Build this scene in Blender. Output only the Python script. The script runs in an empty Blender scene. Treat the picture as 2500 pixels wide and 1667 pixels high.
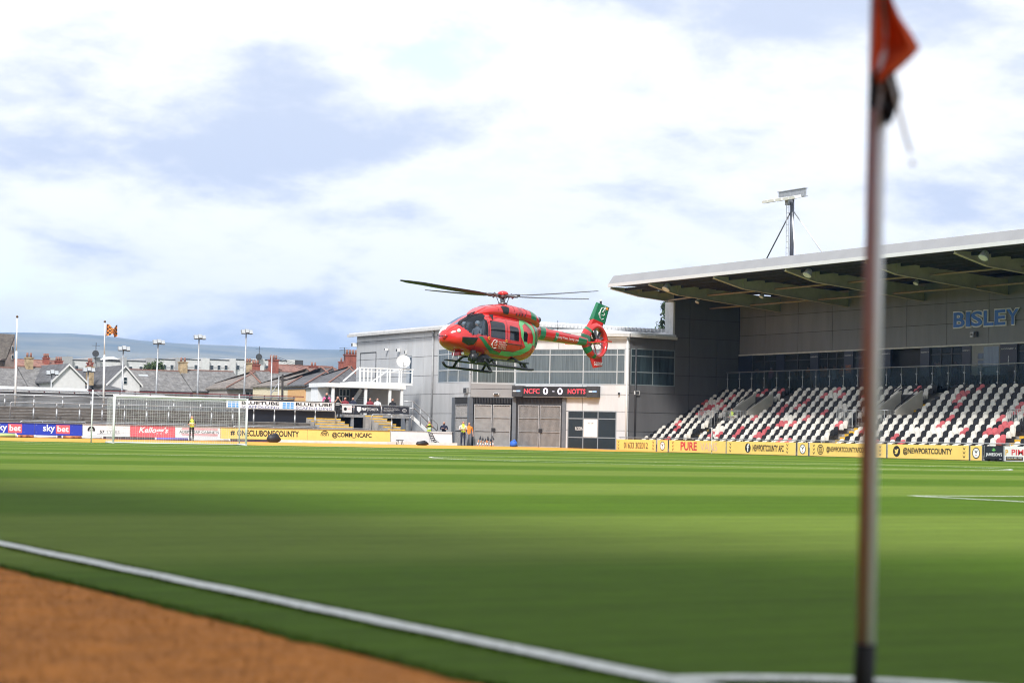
import bpy, bmesh, math, random
import numpy as np
from mathutils import Vector, Matrix, Euler
random.seed(7); rng = np.random.default_rng(7)
R_ = math.radians
SC = bpy.context.scene
COL = SC.collection

# ------------------------------------------------------------------ camera (solved from the pitch markings)
W, L = 68.78, 99.29            # pitch width (x) and length (y); the near corner is the origin
CAM = Vector((-2.896, -3.598, 0.619)); YAW, PIT, ROL, FPX = R_(29.160), R_(2.779), R_(1.160), 4932.2
_F = Vector((math.sin(YAW)*math.cos(PIT), math.cos(YAW)*math.cos(PIT), math.sin(PIT)))
_R0 = Vector((math.cos(YAW), -math.sin(YAW), 0)); _U0 = _R0.cross(_F)
_R = _R0*math.cos(ROL) + _U0*math.sin(ROL); _U = -_R0*math.sin(ROL) + _U0*math.cos(ROL)
cd = bpy.data.cameras.new('camera'); cam = bpy.data.objects.new('camera', cd); COL.objects.link(cam)
M = Matrix.Identity(4)
for i in range(3):
    M[i][0], M[i][1], M[i][2], M[i][3] = _R[i], _U[i], -_F[i], CAM[i]
cam.matrix_world = M
cd.sensor_width = 36.0; cd.lens = FPX/2500*36.0; cd.clip_start = 0.1; cd.clip_end = 30000
cd.dof.use_dof = True; cd.dof.focus_distance = 92.0; cd.dof.aperture_fstop = 2.8; cd.dof.aperture_blades = 9
SC.camera = cam
def ray(px, py):
    return _F + _R*((px-1250)/FPX) - _U*((py-833.5)/FPX)
def on_y(px, py, Y): d = ray(px, py); return CAM + d*((Y-CAM.y)/d.y)
def on_x(px, py, X): d = ray(px, py); return CAM + d*((X-CAM.x)/d.x)
def on_z(px, py, Z): d = ray(px, py); return CAM + d*((Z-CAM.z)/d.z)
def on_w(P, Q, px, py):          # vertical wall through ground points P, Q -> (metres along PQ, height)
    P = Vector((P[0], P[1], 0)); Q = Vector((Q[0], Q[1], 0)); u = (Q-P).normalized(); n = Vector((-u.y, u.x, 0))
    d = ray(px, py); p = CAM + d*((P-CAM).dot(n)/d.dot(n)); return (p-P).dot(u), p.z

# ------------------------------------------------------------------ sky, clouds, sun, exposure
SUN_AZ, SUN_EL = R_(222), R_(46)          # bearing clockwise from +Y, elevation
wd = bpy.data.worlds.new('World'); SC.world = wd; wd.use_nodes = True
nt = wd.node_tree; nt.nodes.clear(); N = nt.nodes.new; K = nt.links.new
out = N('ShaderNodeOutputWorld'); bg = N('ShaderNodeBackground'); bg.inputs[1].default_value = 0.1
sky = N('ShaderNodeTexSky'); sky.sky_type = 'NISHITA'; sky.sun_disc = False
sky.sun_elevation = SUN_EL; sky.sun_rotation = SUN_AZ; sky.altitude = 20; sky.air_density = 1.0; sky.dust_density = 1.2
tc = N('ShaderNodeTexCoord'); sp = N('ShaderNodeSeparateXYZ'); K(tc.outputs['Generated'], sp.inputs[0])
def mth(op, a, b=None, c=None, clamp=False):
    m = N('ShaderNodeMath'); m.operation = op; m.use_clamp = clamp
    for i, v in enumerate((a, b, c)):
        if v is None: continue
        if isinstance(v, (int, float)): m.inputs[i].default_value = v
        else: K(v, m.inputs[i])
    return m.outputs[0]
den = mth('ADD', mth('MAXIMUM', sp.outputs[2], 0.0), 0.30)
cb = N('ShaderNodeCombineXYZ')
K(mth('DIVIDE', sp.outputs[0], den), cb.inputs[0]); K(mth('DIVIDE', sp.outputs[1], den), cb.inputs[1]); cb.inputs[2].default_value = 0.37
def wnoise(scale, detail, rough, off, dist=0.0, vec=None):
    mp = N('ShaderNodeMapping'); mp.inputs['Location'].default_value = off; K(vec or cb.outputs[0], mp.inputs[0])
    n = N('ShaderNodeTexNoise'); n.inputs['Scale'].default_value = scale; n.inputs['Detail'].default_value = detail
    n.inputs['Roughness'].default_value = rough; n.inputs['Distortion'].default_value = dist; K(mp.outputs[0], n.inputs['Vector']); return n.outputs[0]
def ramp(v, stops):
    r = N('ShaderNodeValToRGB'); r.color_ramp.interpolation = 'EASE'
    while len(r.color_ramp.elements) < len(stops): r.color_ramp.elements.new(0.5)
    for e, (p, c) in zip(r.color_ramp.elements, stops):
        e.position = p; e.color = (c, c, c, 1) if isinstance(c, (int, float)) else (*c, 1)
    K(v, r.inputs[0]); return r.outputs[0]
big = wnoise(2.3, 10, 0.60, (5.2, 2.4, 0), 0.1)
cover = ramp(big, [(0.36, 0.0), (0.46, 1.0)])
shade = wnoise(3.0, 10, 0.60, (7.7, 4.1, 2.0), 0.1)
edge = ramp(big, [(0.42, 0.0), (0.58, 1.0)])
shm = mth('MULTIPLY', ramp(shade, [(0.38, 0.0), (0.57, 1.0)]), edge)
mixc = N('ShaderNodeMix'); mixc.data_type = 'RGBA'
K(shm, mixc.inputs['Factor']); mixc.inputs['A'].default_value = (7.1, 7.1, 7.2, 1); mixc.inputs['B'].default_value = (4.25, 4.65, 5.6, 1)
mixs = N('ShaderNodeMix'); mixs.data_type = 'RGBA'
skm = N('ShaderNodeMix'); skm.data_type = 'RGBA'; skm.blend_type = 'ADD'; skm.inputs['Factor'].default_value = 1.0
K(sky.outputs[0], skm.inputs['A']); skm.inputs['B'].default_value = (2.6, 2.1, 1.9, 1)
K(cover, mixs.inputs['Factor']); K(skm.outputs['Result'], mixs.inputs['A']); K(mixc.outputs['Result'], mixs.inputs['B'])
K(mixs.outputs['Result'], bg.inputs[0]); K(bg.outputs[0], out.inputs[0])
sl = bpy.data.lights.new('sun', 'SUN'); sl.energy = 2.85; sl.angle = R_(10); sl.color = (1, 0.975, 0.94)
so = bpy.data.objects.new('sun', sl); COL.objects.link(so)
sdir = Vector((math.sin(SUN_AZ)*math.cos(SUN_EL), math.cos(SUN_AZ)*math.cos(SUN_EL), math.sin(SUN_EL)))
so.rotation_euler = sdir.to_track_quat('Z', 'Y').to_euler(); so.location = (-30, -40, 60)
vs = SC.view_settings; vs.view_transform = 'Standard'; vs.look = 'None'; vs.exposure = 0.84; vs.gamma = 1.0; vs.use_curve_mapping = False
SC.cycles.max_bounces = 5; SC.cycles.diffuse_bounces = 3; SC.cycles.glossy_bounces = 3; SC.cycles.transmission_bounces = 4
SC.cycles.transparent_max_bounces = 8; SC.cycles.volume_bounces = 0; SC.cycles.caustics_reflective = False; SC.cycles.caustics_refractive = False
SC.cycles.use_denoising = True; SC.cycles.filter_width = 1.1; SC.cycles.volume_max_steps = 64

# ------------------------------------------------------------------ materials
MATS = {}
def mat(name, col, rough=0.6, metal=0.0, var=0.10, scale=3.0, bump=0.0, bscale=None, spec=0.5, rnd=0.0, coat=0.0, dirt=None, stretch=None):
    if name in MATS: return MATS[name]
    m = bpy.data.materials.new(name); m.use_nodes = True; t = m.node_tree; b = t.nodes['Principled BSDF']
    b.inputs['Roughness'].default_value = rough; b.inputs['Metallic'].default_value = metal
    b.inputs['Specular IOR Level'].default_value = spec; b.inputs['Coat Weight'].default_value = coat
    co = t.nodes.new('ShaderNodeTexCoord'); vec = co.outputs['Object']
    if stretch:
        mp = t.nodes.new('ShaderNodeMapping'); mp.inputs['Scale'].default_value = stretch; t.links.new(vec, mp.inputs[0]); vec = mp.outputs[0]
    n = t.nodes.new('ShaderNodeTexNoise'); n.inputs['Scale'].default_value = scale; n.inputs['Detail'].default_value = 5; n.inputs['Roughness'].default_value = 0.6
    t.links.new(vec, n.inputs['Vector'])
    r = t.nodes.new('ShaderNodeValToRGB'); e = r.color_ramp.elements
    lo = [max(0, c*(1-var)) for c in col]; hi = [min(1, c*(1+var)) for c in col]
    if dirt: lo = dirt
    e[0].position = 0.32; e[0].color = (*lo, 1); e[1].position = 0.66; e[1].color = (*hi, 1)
    t.links.new(n.outputs[0], r.inputs[0]); cout = r.outputs[0]
    if rnd:
        oi = t.nodes.new('ShaderNodeObjectInfo'); mr = t.nodes.new('ShaderNodeMapRange')
        mr.inputs['To Min'].default_value = 1-rnd; mr.inputs['To Max'].default_value = 1+rnd; t.links.new(oi.outputs['Random'], mr.inputs[0])
        vm = t.nodes.new('ShaderNodeVectorMath'); vm.operation = 'SCALE'; t.links.new(cout, vm.inputs[0]); t.links.new(mr.outputs[0], vm.inputs['Scale']); cout = vm.outputs[0]
    t.links.new(cout, b.inputs['Base Color'])
    if bump:
        n2 = t.nodes.new('ShaderNodeTexNoise'); n2.inputs['Scale'].default_value = bscale or scale*4; n2.inputs['Detail'].default_value = 4; t.links.new(vec, n2.inputs['Vector'])
        bp = t.nodes.new('ShaderNodeBump'); bp.inputs['Strength'].default_value = bump; bp.inputs['Distance'].default_value = 0.02
        t.links.new(n2.outputs[0], bp.inputs['Height']); t.links.new(bp.outputs[0], b.inputs['Normal'])
    MATS[name] = m; return m
def glass_mat(name, tint, alpha, rough=0.03):
    m = bpy.data.materials.new(name); m.use_nodes = True; t = m.node_tree; t.nodes.clear()
    o = t.nodes.new('ShaderNodeOutputMaterial'); tr = t.nodes.new('ShaderNodeBsdfTransparent'); tr.inputs[0].default_value = (*tint, 1)
    b = t.nodes.new('ShaderNodeBsdfPrincipled'); b.inputs['Base Color'].default_value = (tint[0]*.12, tint[1]*.13, tint[2]*.14, 1); b.inputs['Roughness'].default_value = rough
    n = t.nodes.new('ShaderNodeTexNoise'); n.inputs['Scale'].default_value = 0.6; bp = t.nodes.new('ShaderNodeBump'); bp.inputs['Strength'].default_value = 0.05
    tcn = t.nodes.new('ShaderNodeTexCoord'); t.links.new(tcn.outputs['Object'], n.inputs['Vector']); t.links.new(n.outputs[0], bp.inputs['Height']); t.links.new(bp.outputs[0], b.inputs['Normal'])
    mx = t.nodes.new('ShaderNodeMixShader'); mx.inputs[0].default_value = alpha
    t.links.new(tr.outputs[0], mx.inputs[1]); t.links.new(b.outputs[0], mx.inputs[2]); t.links.new(mx.outputs[0], o.inputs[0]); MATS[name] = m; return m

# ------------------------------------------------------------------ mesh helpers
class MB:
    def __init__(s): s.v = []; s.f = []; s.m = []; s.g = []
    def add(s, vs_, fs, mi=0):
        s.g.append((len(s.v), len(s.f))); o = len(s.v); s.v += [tuple(v) for v in vs_]; s.f += [tuple(o+i for i in f) for f in fs]; s.m += [mi]*len(fs); return s
    def box(s, a, b, mi=0):
        (x0, y0, z0), (x1, y1, z1) = a, b
        return s.add([(x0,y0,z0),(x1,y0,z0),(x1,y1,z0),(x0,y1,z0),(x0,y0,z1),(x1,y0,z1),(x1,y1,z1),(x0,y1,z1)],
                     [(0,3,2,1),(4,5,6,7),(0,1,5,4),(1,2,6,5),(2,3,7,6),(3,0,4,7)], mi)
    def obox(s, o, u, v, n, mi=0):          # box from corner o with edge vectors
        o, u, v, n = map(Vector, (o, u, v, n))
        p = [o, o+u, o+u+v, o+v, o+n, o+u+n, o+u+v+n, o+v+n]
        fs = [(0,3,2,1),(4,5,6,7),(0,1,5,4),(1,2,6,5),(2,3,7,6),(3,0,4,7)]
        if u.cross(v).dot(n) < 0: fs = [f[::-1] for f in fs]
        return s.add(p, fs, mi)
    def bar(s, a, b, w, h, mi=0, up=(0,0,1)):
        a, b = Vector(a), Vector(b); d = (b-a); up = Vector(up)
        x = d.cross(up)
        if x.length < 1e-6: x = d.cross(Vector((1,0,0)))
        x.normalize(); y = x.cross(d).normalized()
        return s.obox(a-x*w/2-y*h/2, x*w, y*h, d, mi)
    def cyl(s, a, b, r, r2=None, n=8, mi=0, caps=True):
        a, b = Vector(a), Vector(b); r2 = r if r2 is None else r2; d = (b-a).normalized()
        x = d.orthogonal().normalized(); y = d.cross(x); c = [(math.cos(2*math.pi*i/n), math.sin(2*math.pi*i/n)) for i in range(n)]
        vs_ = [a+(x*p+y*q)*r for p, q in c] + [b+(x*p+y*q)*r2 for p, q in c]
        fs = [(i, (i+1)%n, n+(i+1)%n, n+i) for i in range(n)]
        if caps: fs += [tuple(range(n))[::-1], tuple(range(n, 2*n))]
        return s.add(vs_, fs, mi)
    def tube(s, pts, r, n=6, mi=0):
        pts = [Vector(p) for p in pts]; k = len(pts); rings = []
        t0 = (pts[1]-pts[0]).normalized(); x = t0.orthogonal().normalized(); rr = r if isinstance(r, (list, tuple)) else [r]*k
        for i, p in enumerate(pts):
            t = ((pts[min(i+1,k-1)]-pts[max(i-1,0)])).normalized(); x = (x - t*x.dot(t)).normalized(); y = t.cross(x)
            rings += [p+(x*math.cos(2*math.pi*j/n)+y*math.sin(2*math.pi*j/n))*rr[i] for j in range(n)]
        fs = [(i*n+j, i*n+(j+1)%n, (i+1)*n+(j+1)%n, (i+1)*n+j) for i in range(k-1) for j in range(n)]
        fs += [tuple(range(n))[::-1], tuple(range((k-1)*n, k*n))]
        return s.add(rings, fs, mi)
    def prism(s, poly, n, mi=0):              # planar polygon (3D points) extruded by n
        p = [Vector(q) for q in poly]; n = Vector(n); k = len(p)
        nr = Vector((0,0,0))
        for i in range(k): nr += p[i].cross(p[(i+1)%k])
        if nr.dot(n) < 0: p = p[::-1]
        fs = [tuple(range(k))[::-1], tuple(range(k, 2*k))] + [(i, (i+1)%k, k+(i+1)%k, k+i) for i in range(k)]
        return s.add(p+[q+n for q in p], fs, mi)
    def sphere(s, c, r, nu=10, nv=6, mi=0, sc=(1,1,1)):
        c = Vector(c); vs_ = [c+Vector((0,0,r*sc[2]))]
        for j in range(1, nv):
            a = math.pi*j/nv
            vs_ += [c+Vector((r*sc[0]*math.sin(a)*math.cos(2*math.pi*i/nu), r*sc[1]*math.sin(a)*math.sin(2*math.pi*i/nu), r*sc[2]*math.cos(a))) for i in range(nu)]
        vs_.append(c-Vector((0,0,r*sc[2]))); e = len(vs_)-1
        fs = [(0, 1+i, 1+(i+1)%nu) for i in range(nu)]
        for j in range(nv-2): fs += [(1+j*nu+i, 1+(j+1)*nu+i, 1+(j+1)*nu+(i+1)%nu, 1+j*nu+(i+1)%nu) for i in range(nu)]
        fs += [(e, 1+(nv-2)*nu+(i+1)%nu, 1+(nv-2)*nu+i) for i in range(nu)]
        return s.add(vs_, fs, mi)
    def mesh(s, name, mats, smooth=False):
        me = bpy.data.meshes.new(name); me.from_pydata(s.v, [], s.f)
        for m in (mats if isinstance(mats, (list, tuple)) else [mats]): me.materials.append(m)
        if any(s.m): me.polygons.foreach_set('material_index', s.m)
        if smooth: me.polygons.foreach_set('use_smooth', [True]*len(s.f))
        me.update(); return me
    def each(s, name, mats, parent=None, smooth=False):      # one object for every piece that was added
        r = []
        for k, (v0, f0) in enumerate(s.g):
            v1, f1 = s.g[k+1] if k+1 < len(s.g) else (len(s.v), len(s.f))
            q = MB(); q.v = s.v[v0:v1]; q.f = [tuple(i-v0 for i in f) for f in s.f[f0:f1]]; q.m = s.m[f0:f1]; r.append(q.build(name, mats, parent, smooth))
        return r
    def build(s, name, mats, parent=None, smooth=False, loc=None, rotz=0):
        return mobj(name, s.mesh(name, mats, smooth), parent, loc, rotz)
def mobj(name, me, parent=None, loc=None, rotz=0):
    o = bpy.data.objects.new(name, me); COL.objects.link(o)
    if parent:
        o.parent = parent
        if parent.parent is None: o.matrix_parent_inverse = parent.matrix_basis.inverted()
    if loc is not None: o.location = loc
    if rotz: o.rotation_euler = (0, 0, rotz)
    return o
def tag(o, label, cat, group=None):
    o['label'] = label; o['category'] = cat
    if group: o['group'] = group
    return o
def thing(name, label, cat, loc=(0,0,0), rotz=0, group=None):
    o = bpy.data.objects.new(name, None); COL.objects.link(o); o.empty_display_size = 0.3
    o.location = loc; o.rotation_euler = (0, 0, rotz); return tag(o, label, cat, group)
def struct(o): o['kind'] = 'structure'; return o
def stuff(o): o['kind'] = 'stuff'; return o
def dup(root, loc=None, rotz=None, label=None):
    def cp(o, par):
        c = o.copy(); COL.objects.link(c); c.parent = par
        for ch in o.children: cp(ch, c)
        return c
    r = cp(root, root.parent)
    if loc is not None: r.location = loc
    if rotz is not None: r.rotation_euler = (0, 0, rotz)
    if label: r['label'] = label
    return r
def ipoly(poly, x, y):
    c = False; j = len(poly)-1
    for i in range(len(poly)):
        (xi, yi), (xj, yj) = poly[i], poly[j]
        if (yi > y) != (yj > y) and x < (xj-xi)*(y-yi)/(yj-yi)+xi: c = not c
        j = i
    return c
_txt = {}
def text_mesh(s, bold):
    if (s, bold) in _txt: return _txt[(s, bold)]
    cu = bpy.data.curves.new('t', 'FONT'); cu.body = s; cu.resolution_u = 3; cu.offset = bold
    ob = bpy.data.objects.new('t', cu); me = ob.to_mesh()
    v = np.array([p.co[:] for p in me.vertices]); f = [tuple(p.vertices) for p in me.polygons]
    ob.to_mesh_clear(); bpy.data.objects.remove(ob); bpy.data.curves.remove(cu)
    lo, hi = v.min(0), v.max(0); v = (v-lo)/np.maximum(hi-lo, 1e-6); _txt[(s, bold)] = (v, f, (hi-lo)); return _txt[(s, bold)]
def text(parent, s, o, u, v, m, bold=0.0, name='lettering', slant=0.0):   # fits the words into the rectangle o, u, v
    o, u, v = map(Vector, (o, u, v)); vv, f, _ = text_mesh(s, bold)
    mb = MB(); mb.add([o+u*(p[0]+slant*p[1])+v*p[1] for p in vv], f); return mb.build(name, m, parent)

# ================================================================== GROUND, PITCH, MARKINGS
def grass_mat():
    m = bpy.data.materials.new('mown grass'); m.use_nodes = True; t = m.node_tree; b = t.nodes['Principled BSDF']; n_ = t.nodes.new; k = t.links.new
    b.inputs['Roughness'].default_value = 0.8; b.inputs['Specular IOR Level'].default_value = 0.05
    tc = n_('ShaderNodeTexCoord'); s = n_('ShaderNodeSeparateXYZ'); k(tc.outputs['Object'], s.inputs[0])
    def ma(op, a, b2=None):
        q = n_('ShaderNodeMath'); q.operation = op
        for i, v in enumerate((a, b2)):
            if v is None: continue
            if isinstance(v, (int, float)): q.inputs[i].default_value = v
            else: k(v, q.inputs[i])
        return q.outputs[0]
    def noise(sc, det, stretch=None, rough=.6):
        v = tc.outputs['Object']
        if stretch: mp = n_('ShaderNodeMapping'); mp.inputs['Scale'].default_value = stretch; k(v, mp.inputs[0]); v = mp.outputs[0]
        q = n_('ShaderNodeTexNoise'); q.inputs['Scale'].default_value = sc; q.inputs['Detail'].default_value = det; q.inputs['Roughness'].default_value = rough; k(v, q.inputs['Vector']); return q.outputs[0]
    wob = ma('MULTIPLY', ma('SUBTRACT', noise(.7, 3), .5), .5)
    ph = ma('SINE', ma('MULTIPLY', ma('ADD', s.outputs[1], wob), math.pi/5.52))     # mowing bands 5.5 m wide across the pitch
    st = n_('ShaderNodeMapRange'); st.inputs['From Min'].default_value = -.35; st.inputs['From Max'].default_value = .35; k(ph, st.inputs[0])
    c1 = n_('ShaderNodeMix'); c1.data_type = 'RGBA'; k(st.outputs[0], c1.inputs['Factor'])
    c1.inputs['A'].default_value = (.126, .188, .026, 1); c1.inputs['B'].default_value = (.070, .136, .007, 1)
    fine = noise(11, 6, (1, 2.0, 1), .8); mid = noise(3.2, 6, (.7, 1.2, 1), .7); bigp = noise(.12, 4)
    mw = noise(1.0, 5, (.05, 5.0, 1), .7)                                             # narrow passes of the mower
    mw2 = noise(1.0, 4, (.025, .75, 1), .65)
    f = ma('ADD', ma('ADD', ma('ADD', ma('MULTIPLY', ma('SUBTRACT', mw2, .5), .5), ma('MULTIPLY', fine, .7)), ma('MULTIPLY', mid, .6)), ma('ADD', ma('MULTIPLY', bigp, .35), ma('MULTIPLY', mw, .85)))
    mr = n_('ShaderNodeMapRange'); mr.inputs['From Min'].default_value = .85; mr.inputs['From Max'].default_value = 1.65; mr.inputs['To Min'].default_value = .6; mr.inputs['To Max'].default_value = 1.42; k(f, mr.inputs[0])
    sc = n_('ShaderNodeVectorMath'); sc.operation = 'SCALE'; k(c1.outputs['Result'], sc.inputs[0]); k(mr.outputs[0], sc.inputs['Scale'])
    k(sc.outputs[0], b.inputs['Base Color'])
    bp = n_('ShaderNodeBump'); bp.inputs['Strength'].default_value = .5; bp.inputs['Distance'].default_value = .03; k(fine, bp.inputs['Height']); k(bp.outputs[0], b.inputs['Normal'])
    MATS['grass'] = m; return m
def sheet(name, x0, y0, x1, y1, z, m, nx=1, ny=1, zf=None):
    mb = MB(); vs_ = []
    for j in range(ny+1):
        for i in range(nx+1):
            x = x0+(x1-x0)*i/nx; y = y0+(y1-y0)*j/ny; vs_.append((x, y, zf(x, y) if zf else z))
    mb.add(vs_, [(j*(nx+1)+i, j*(nx+1)+i+1, (j+1)*(nx+1)+i+1, (j+1)*(nx+1)+i) for j in range(ny) for i in range(nx)])
    return struct(mb.build(name, m))
G = grass_mat()
sheet('ground', -9000, -9000, 9000, 9000, -0.03, mat('far ground', (.09, .11, .05), .9, var=.4, scale=.004))
sheet('asphalt_apron', -40, -40, 110, 160, -0.012, mat('asphalt', (.075, .075, .078), .9, var=.25, scale=1.2, bump=.3))
OR_X, OR_Y = -0.43, 107.3
sheet('pitch', .3, -9, 71.62, OR_Y, 0.0, G)
mg = MB(); mv = []; jx = 0.0; ys = [-9+.07*i for i in range(560)]+[31+1.5*i for i in range(51)]+[OR_Y]
for y in ys: jx = jx*.7+random.gauss(0, .014); mv += [(OR_X+jx, y, 0), (.3, y, 0)]
mg.add(mv, [(2*i, 2*i+1, 2*i+3, 2*i+2) for i in range(len(ys)-1)]); struct(mg.build('pitch_margin', G))
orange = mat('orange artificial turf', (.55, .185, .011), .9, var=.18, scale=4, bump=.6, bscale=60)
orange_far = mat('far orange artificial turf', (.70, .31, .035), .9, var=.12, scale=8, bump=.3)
def oz(x, y): return -.006 + max(0, (y-OR_Y)/(122.2-OR_Y))*.135
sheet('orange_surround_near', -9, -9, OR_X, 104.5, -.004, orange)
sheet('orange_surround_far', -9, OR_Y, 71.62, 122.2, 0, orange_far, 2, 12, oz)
white = mat('line paint', (.72, .75, .70), .85, var=.22, scale=22, bump=.3)
def arc(name, c, r, a0, a1, w=.11, z=.006, n=72):
    mb = MB(); vs_ = []
    for i in range(n+1):
        a = a0+(a1-a0)*i/n; e = random.uniform(.9, 1.08)*w/2
        vs_ += [(c[0]+(r-e)*math.cos(a), c[1]+(r-e)*math.sin(a), z), (c[0]+(r+e)*math.cos(a), c[1]+(r+e)*math.sin(a), z)]
    mb.add(vs_, [(2*i, 2*i+1, 2*i+3, 2*i+2) for i in range(n)]); return struct(mb.build(name, white))
h = W/2; V2 = lambda x, y: Vector((x, y))
CAM2 = Vector((CAM.x, CAM.y))
def line2(name, x0, y0, x1, y1, w=.11, z=.006):
    a, b = Vector((x0, y0)), Vector((x1, y1)); d = (b-a).normalized(); n = Vector((-d.y, d.x))*w/2
    k = min(300, max(2, int((b-a).length/.15))); mb = MB(); vs_ = []
    for i in range(k+1):
        p = a+(b-a)*i/k; e1, e2 = random.uniform(.82, 1.12), random.uniform(.82, 1.12)
        vs_ += [(p.x+n.x*e1, p.y+n.y*e1, z), (p.x-n.x*e2, p.y-n.y*e2, z)]
    mb.add(vs_, [(2*i, 2*i+2, 2*i+3, 2*i+1) for i in range(k)][::1])
    o = struct(mb.build(name, white)); return o
line2('touchline_marking', .055, .12, .055, L-.12)
line2('touchline_marking', W-.055, .12, W-.055, L-.12)
line2('goal_line_marking', 0, L-.055, W, L-.055); line2('goal_line_marking', 0, .055, W, .055, z=.0062)
line2('halfway_marking', .12, L/2, W-.12, L/2); arc('centre_circle_marking', (h, L/2), 9.15, 0, 2*math.pi, z=.0085)
for yb, sg in ((0, 1), (L, -1)):
    for nm, hw, dp in (('penalty_area_marking', 20.16, 16.5), ('goal_area_marking', 9.16, 5.5)):
        for s in (-1, 1): line2(nm, h+s*hw, yb+sg*.12, h+s*hw, yb+sg*(dp-.056))
        line2(nm, h-hw-.055, yb+sg*dp, h+hw+.055, yb+sg*dp, z=.0085)
    a = math.acos(5.5/9.15); arc('penalty_arc_marking', (h, yb+sg*11), 9.15, math.pi/2*sg-a, math.pi/2*sg+a, z=.0105)
arc('corner_arc_marking', (0, 0), .82, .06, math.pi/2-.06, z=.0085, n=40)

# hills far behind the town
def build_hills():
    prof = [(-700, 835), (-300, 815), (0, 811), (161, 813), (255, 819), (344, 831), (450, 839), (558, 843), (741, 852), (870, 854), (1100, 862), (1500, 880), (2200, 905), (3200, 930)]
    def ridge(px):
        for (x0, y0), (x1, y1) in zip(prof, prof[1:]):
            if x0 <= px <= x1: return y0+(y1-y0)*(px-x0)/(x1-x0)
        return prof[0][1] if px < prof[0][0] else prof[-1][1]
    mb = MB(); rows = [(2600, 0.0), (3200, .07), (3800, .2), (4400, .38), (5000, .60), (5600, .82), (6100, .92), (6500, 1.0), (7200, .8), (8200, .0)]
    n = 90; vs_ = []
    for j, (d, fh) in enumerate(rows):
        for i in range(n+1):
            px = -700+3900*i/n; py = ridge(px); r = ray(px, py); hr = Vector((r.x, r.y, 0)).length
            top = CAM.z + r.z/hr*6500; g = Vector((r.x, r.y, 0))/hr
            p = CAM + g*d; zz = top*fh*(1+(1-fh)*(.10*math.sin(i*.55+j*1.3)+.08*math.sin(i*.21+j*2.1))) if fh < 1 else top
            vs_.append((p.x, p.y, zz-.5))
    mb.add(vs_, [(j*(n+1)+i, j*(n+1)+i+1, (j+1)*(n+1)+i+1, (j+1)*(n+1)+i) for j in range(len(rows)-1) for i in range(n)])
    m = mat('moorland', (.16, .14, .075), .95, var=.5, scale=.0032, dirt=(.025, .045, .03))
    return struct(mb.build('hills', m, smooth=True))
build_hills()

# air between the town and the hills
hz = MB().box((-8990, -2500, -1.1), (8990, 8300, 330)).build('haze', [], None)
hm = bpy.data.materials.new('haze'); hm.use_nodes = True; ht = hm.node_tree; ht.nodes.clear()
ho = ht.nodes.new('ShaderNodeOutputMaterial'); hv = ht.nodes.new('ShaderNodeVolumePrincipled'); hv.inputs['Color'].default_value = (.32, .57, 1, 1)
hv.inputs['Density'].default_value = 1.25e-4; hv.inputs['Anisotropy'].default_value = 0.0; ht.links.new(hv.outputs[0], ho.inputs['Volume']); hz.data.materials.append(hm); stuff(hz)
hz['label'] = 'thin pale blue haze between the ground and the hills'; hz['category'] = 'haze'

# ================================================================== common materials
galv = mat('galvanised steel', (.40, .41, .42), .45, .55, var=.18, scale=6)
alu = mat('white painted steel', (.78, .79, .78), .4, var=.06, scale=4)
conc = mat('concrete', (.33, .31, .285), .9, var=.2, scale=2.2, bump=.3)
conc_d = mat('weathered brown concrete', (.115, .10, .088), .92, var=.35, scale=2.5, bump=.4, stretch=(.4, 1, 2.5))
conc_e = mat('step edge concrete', (.26, .25, .235), .9, var=.3, scale=3)
steel_g = mat('grey steel sheet', (.20, .205, .21), .6, .2, var=.35, scale=1.6, stretch=(.3, 1, 3))
yellow = mat('yellow board', (.90, .60, .16), .45, var=.04, scale=2)
yedge = mat('yellow step paint', (.72, .42, .03), .7, var=.2, scale=6)
black = mat('black print', (.012, .012, .014), .5, var=.1)
whitep = mat('white print', (.82, .82, .82), .5, var=.02)
navy = mat('navy board', (.012, .014, .022), .45, var=.15)
redp = mat('red print', (.62, .045, .06), .5, var=.05)
blue = mat('blue board', (.022, .045, .42), .4, var=.05)
boardw = mat('white board', (.74, .73, .72), .5, var=.05, scale=2)
darkm = mat('dark steel', (.05, .052, .056), .5, .3, var=.2)
pink = mat('pale red print', (.74, .12, .14), .5, var=.05)
pipe = mat('plastic pipe', (.72, .72, .70), .5, var=.1)
maroon = mat('maroon paint', (.16, .018, .025), .6, var=.2)

# ================================================================== GOAL
g = thing('football_goal', 'white football goal with a white net on the far goal line', 'goal', (h, L, 0))
gm = mat('goal paint', (.80, .81, .80), .35, var=.03)
D_ = 1.25
for s in (-1, 1): MB().cyl((h+s*3.72, L, 0), (h+s*3.72, L, 2.5), .06, n=12).build('goal_post', gm, g, True)
MB().cyl((h-3.78, L, 2.5), (h+3.78, L, 2.5), .06, n=12).build('crossbar', gm, g, True)
fr = MB()
for s in (-1, 1): fr.cyl((h+s*3.72, L, .05), (h+s*3.72, L+D_, .05), .05, n=8)
fr.cyl((h-3.72, L+D_, .05), (h+3.72, L+D_, .05), .03, n=8); fr.each('ground_frame', gm, g, True)
net = MB(); wire = .0045
def strand(a, b, sag=0):
    a, b = Vector(a), Vector(b)
    if sag: net.tube([a+(b-a)*t-Vector((0,0,sag*4*t*(1-t))) for t in (0, .25, .5, .75, 1)], wire, 3)
    else: net.cyl(a, b, wire, n=3, caps=False)
nx, nz, ny = 56, 18, 9
for i in range(nx+1):
    x = h-3.7+7.4*i/nx; strand((x, L+D_, .06), (x, L+D_-.05, 2.36)); strand((x, L+D_-.05, 2.36), (x, L, 2.5), .05)
for j in range(nz+1): z = .06+2.3*j/nz; strand((h-3.7, L+D_, z), (h+3.7, L+D_, z), .03)
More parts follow.
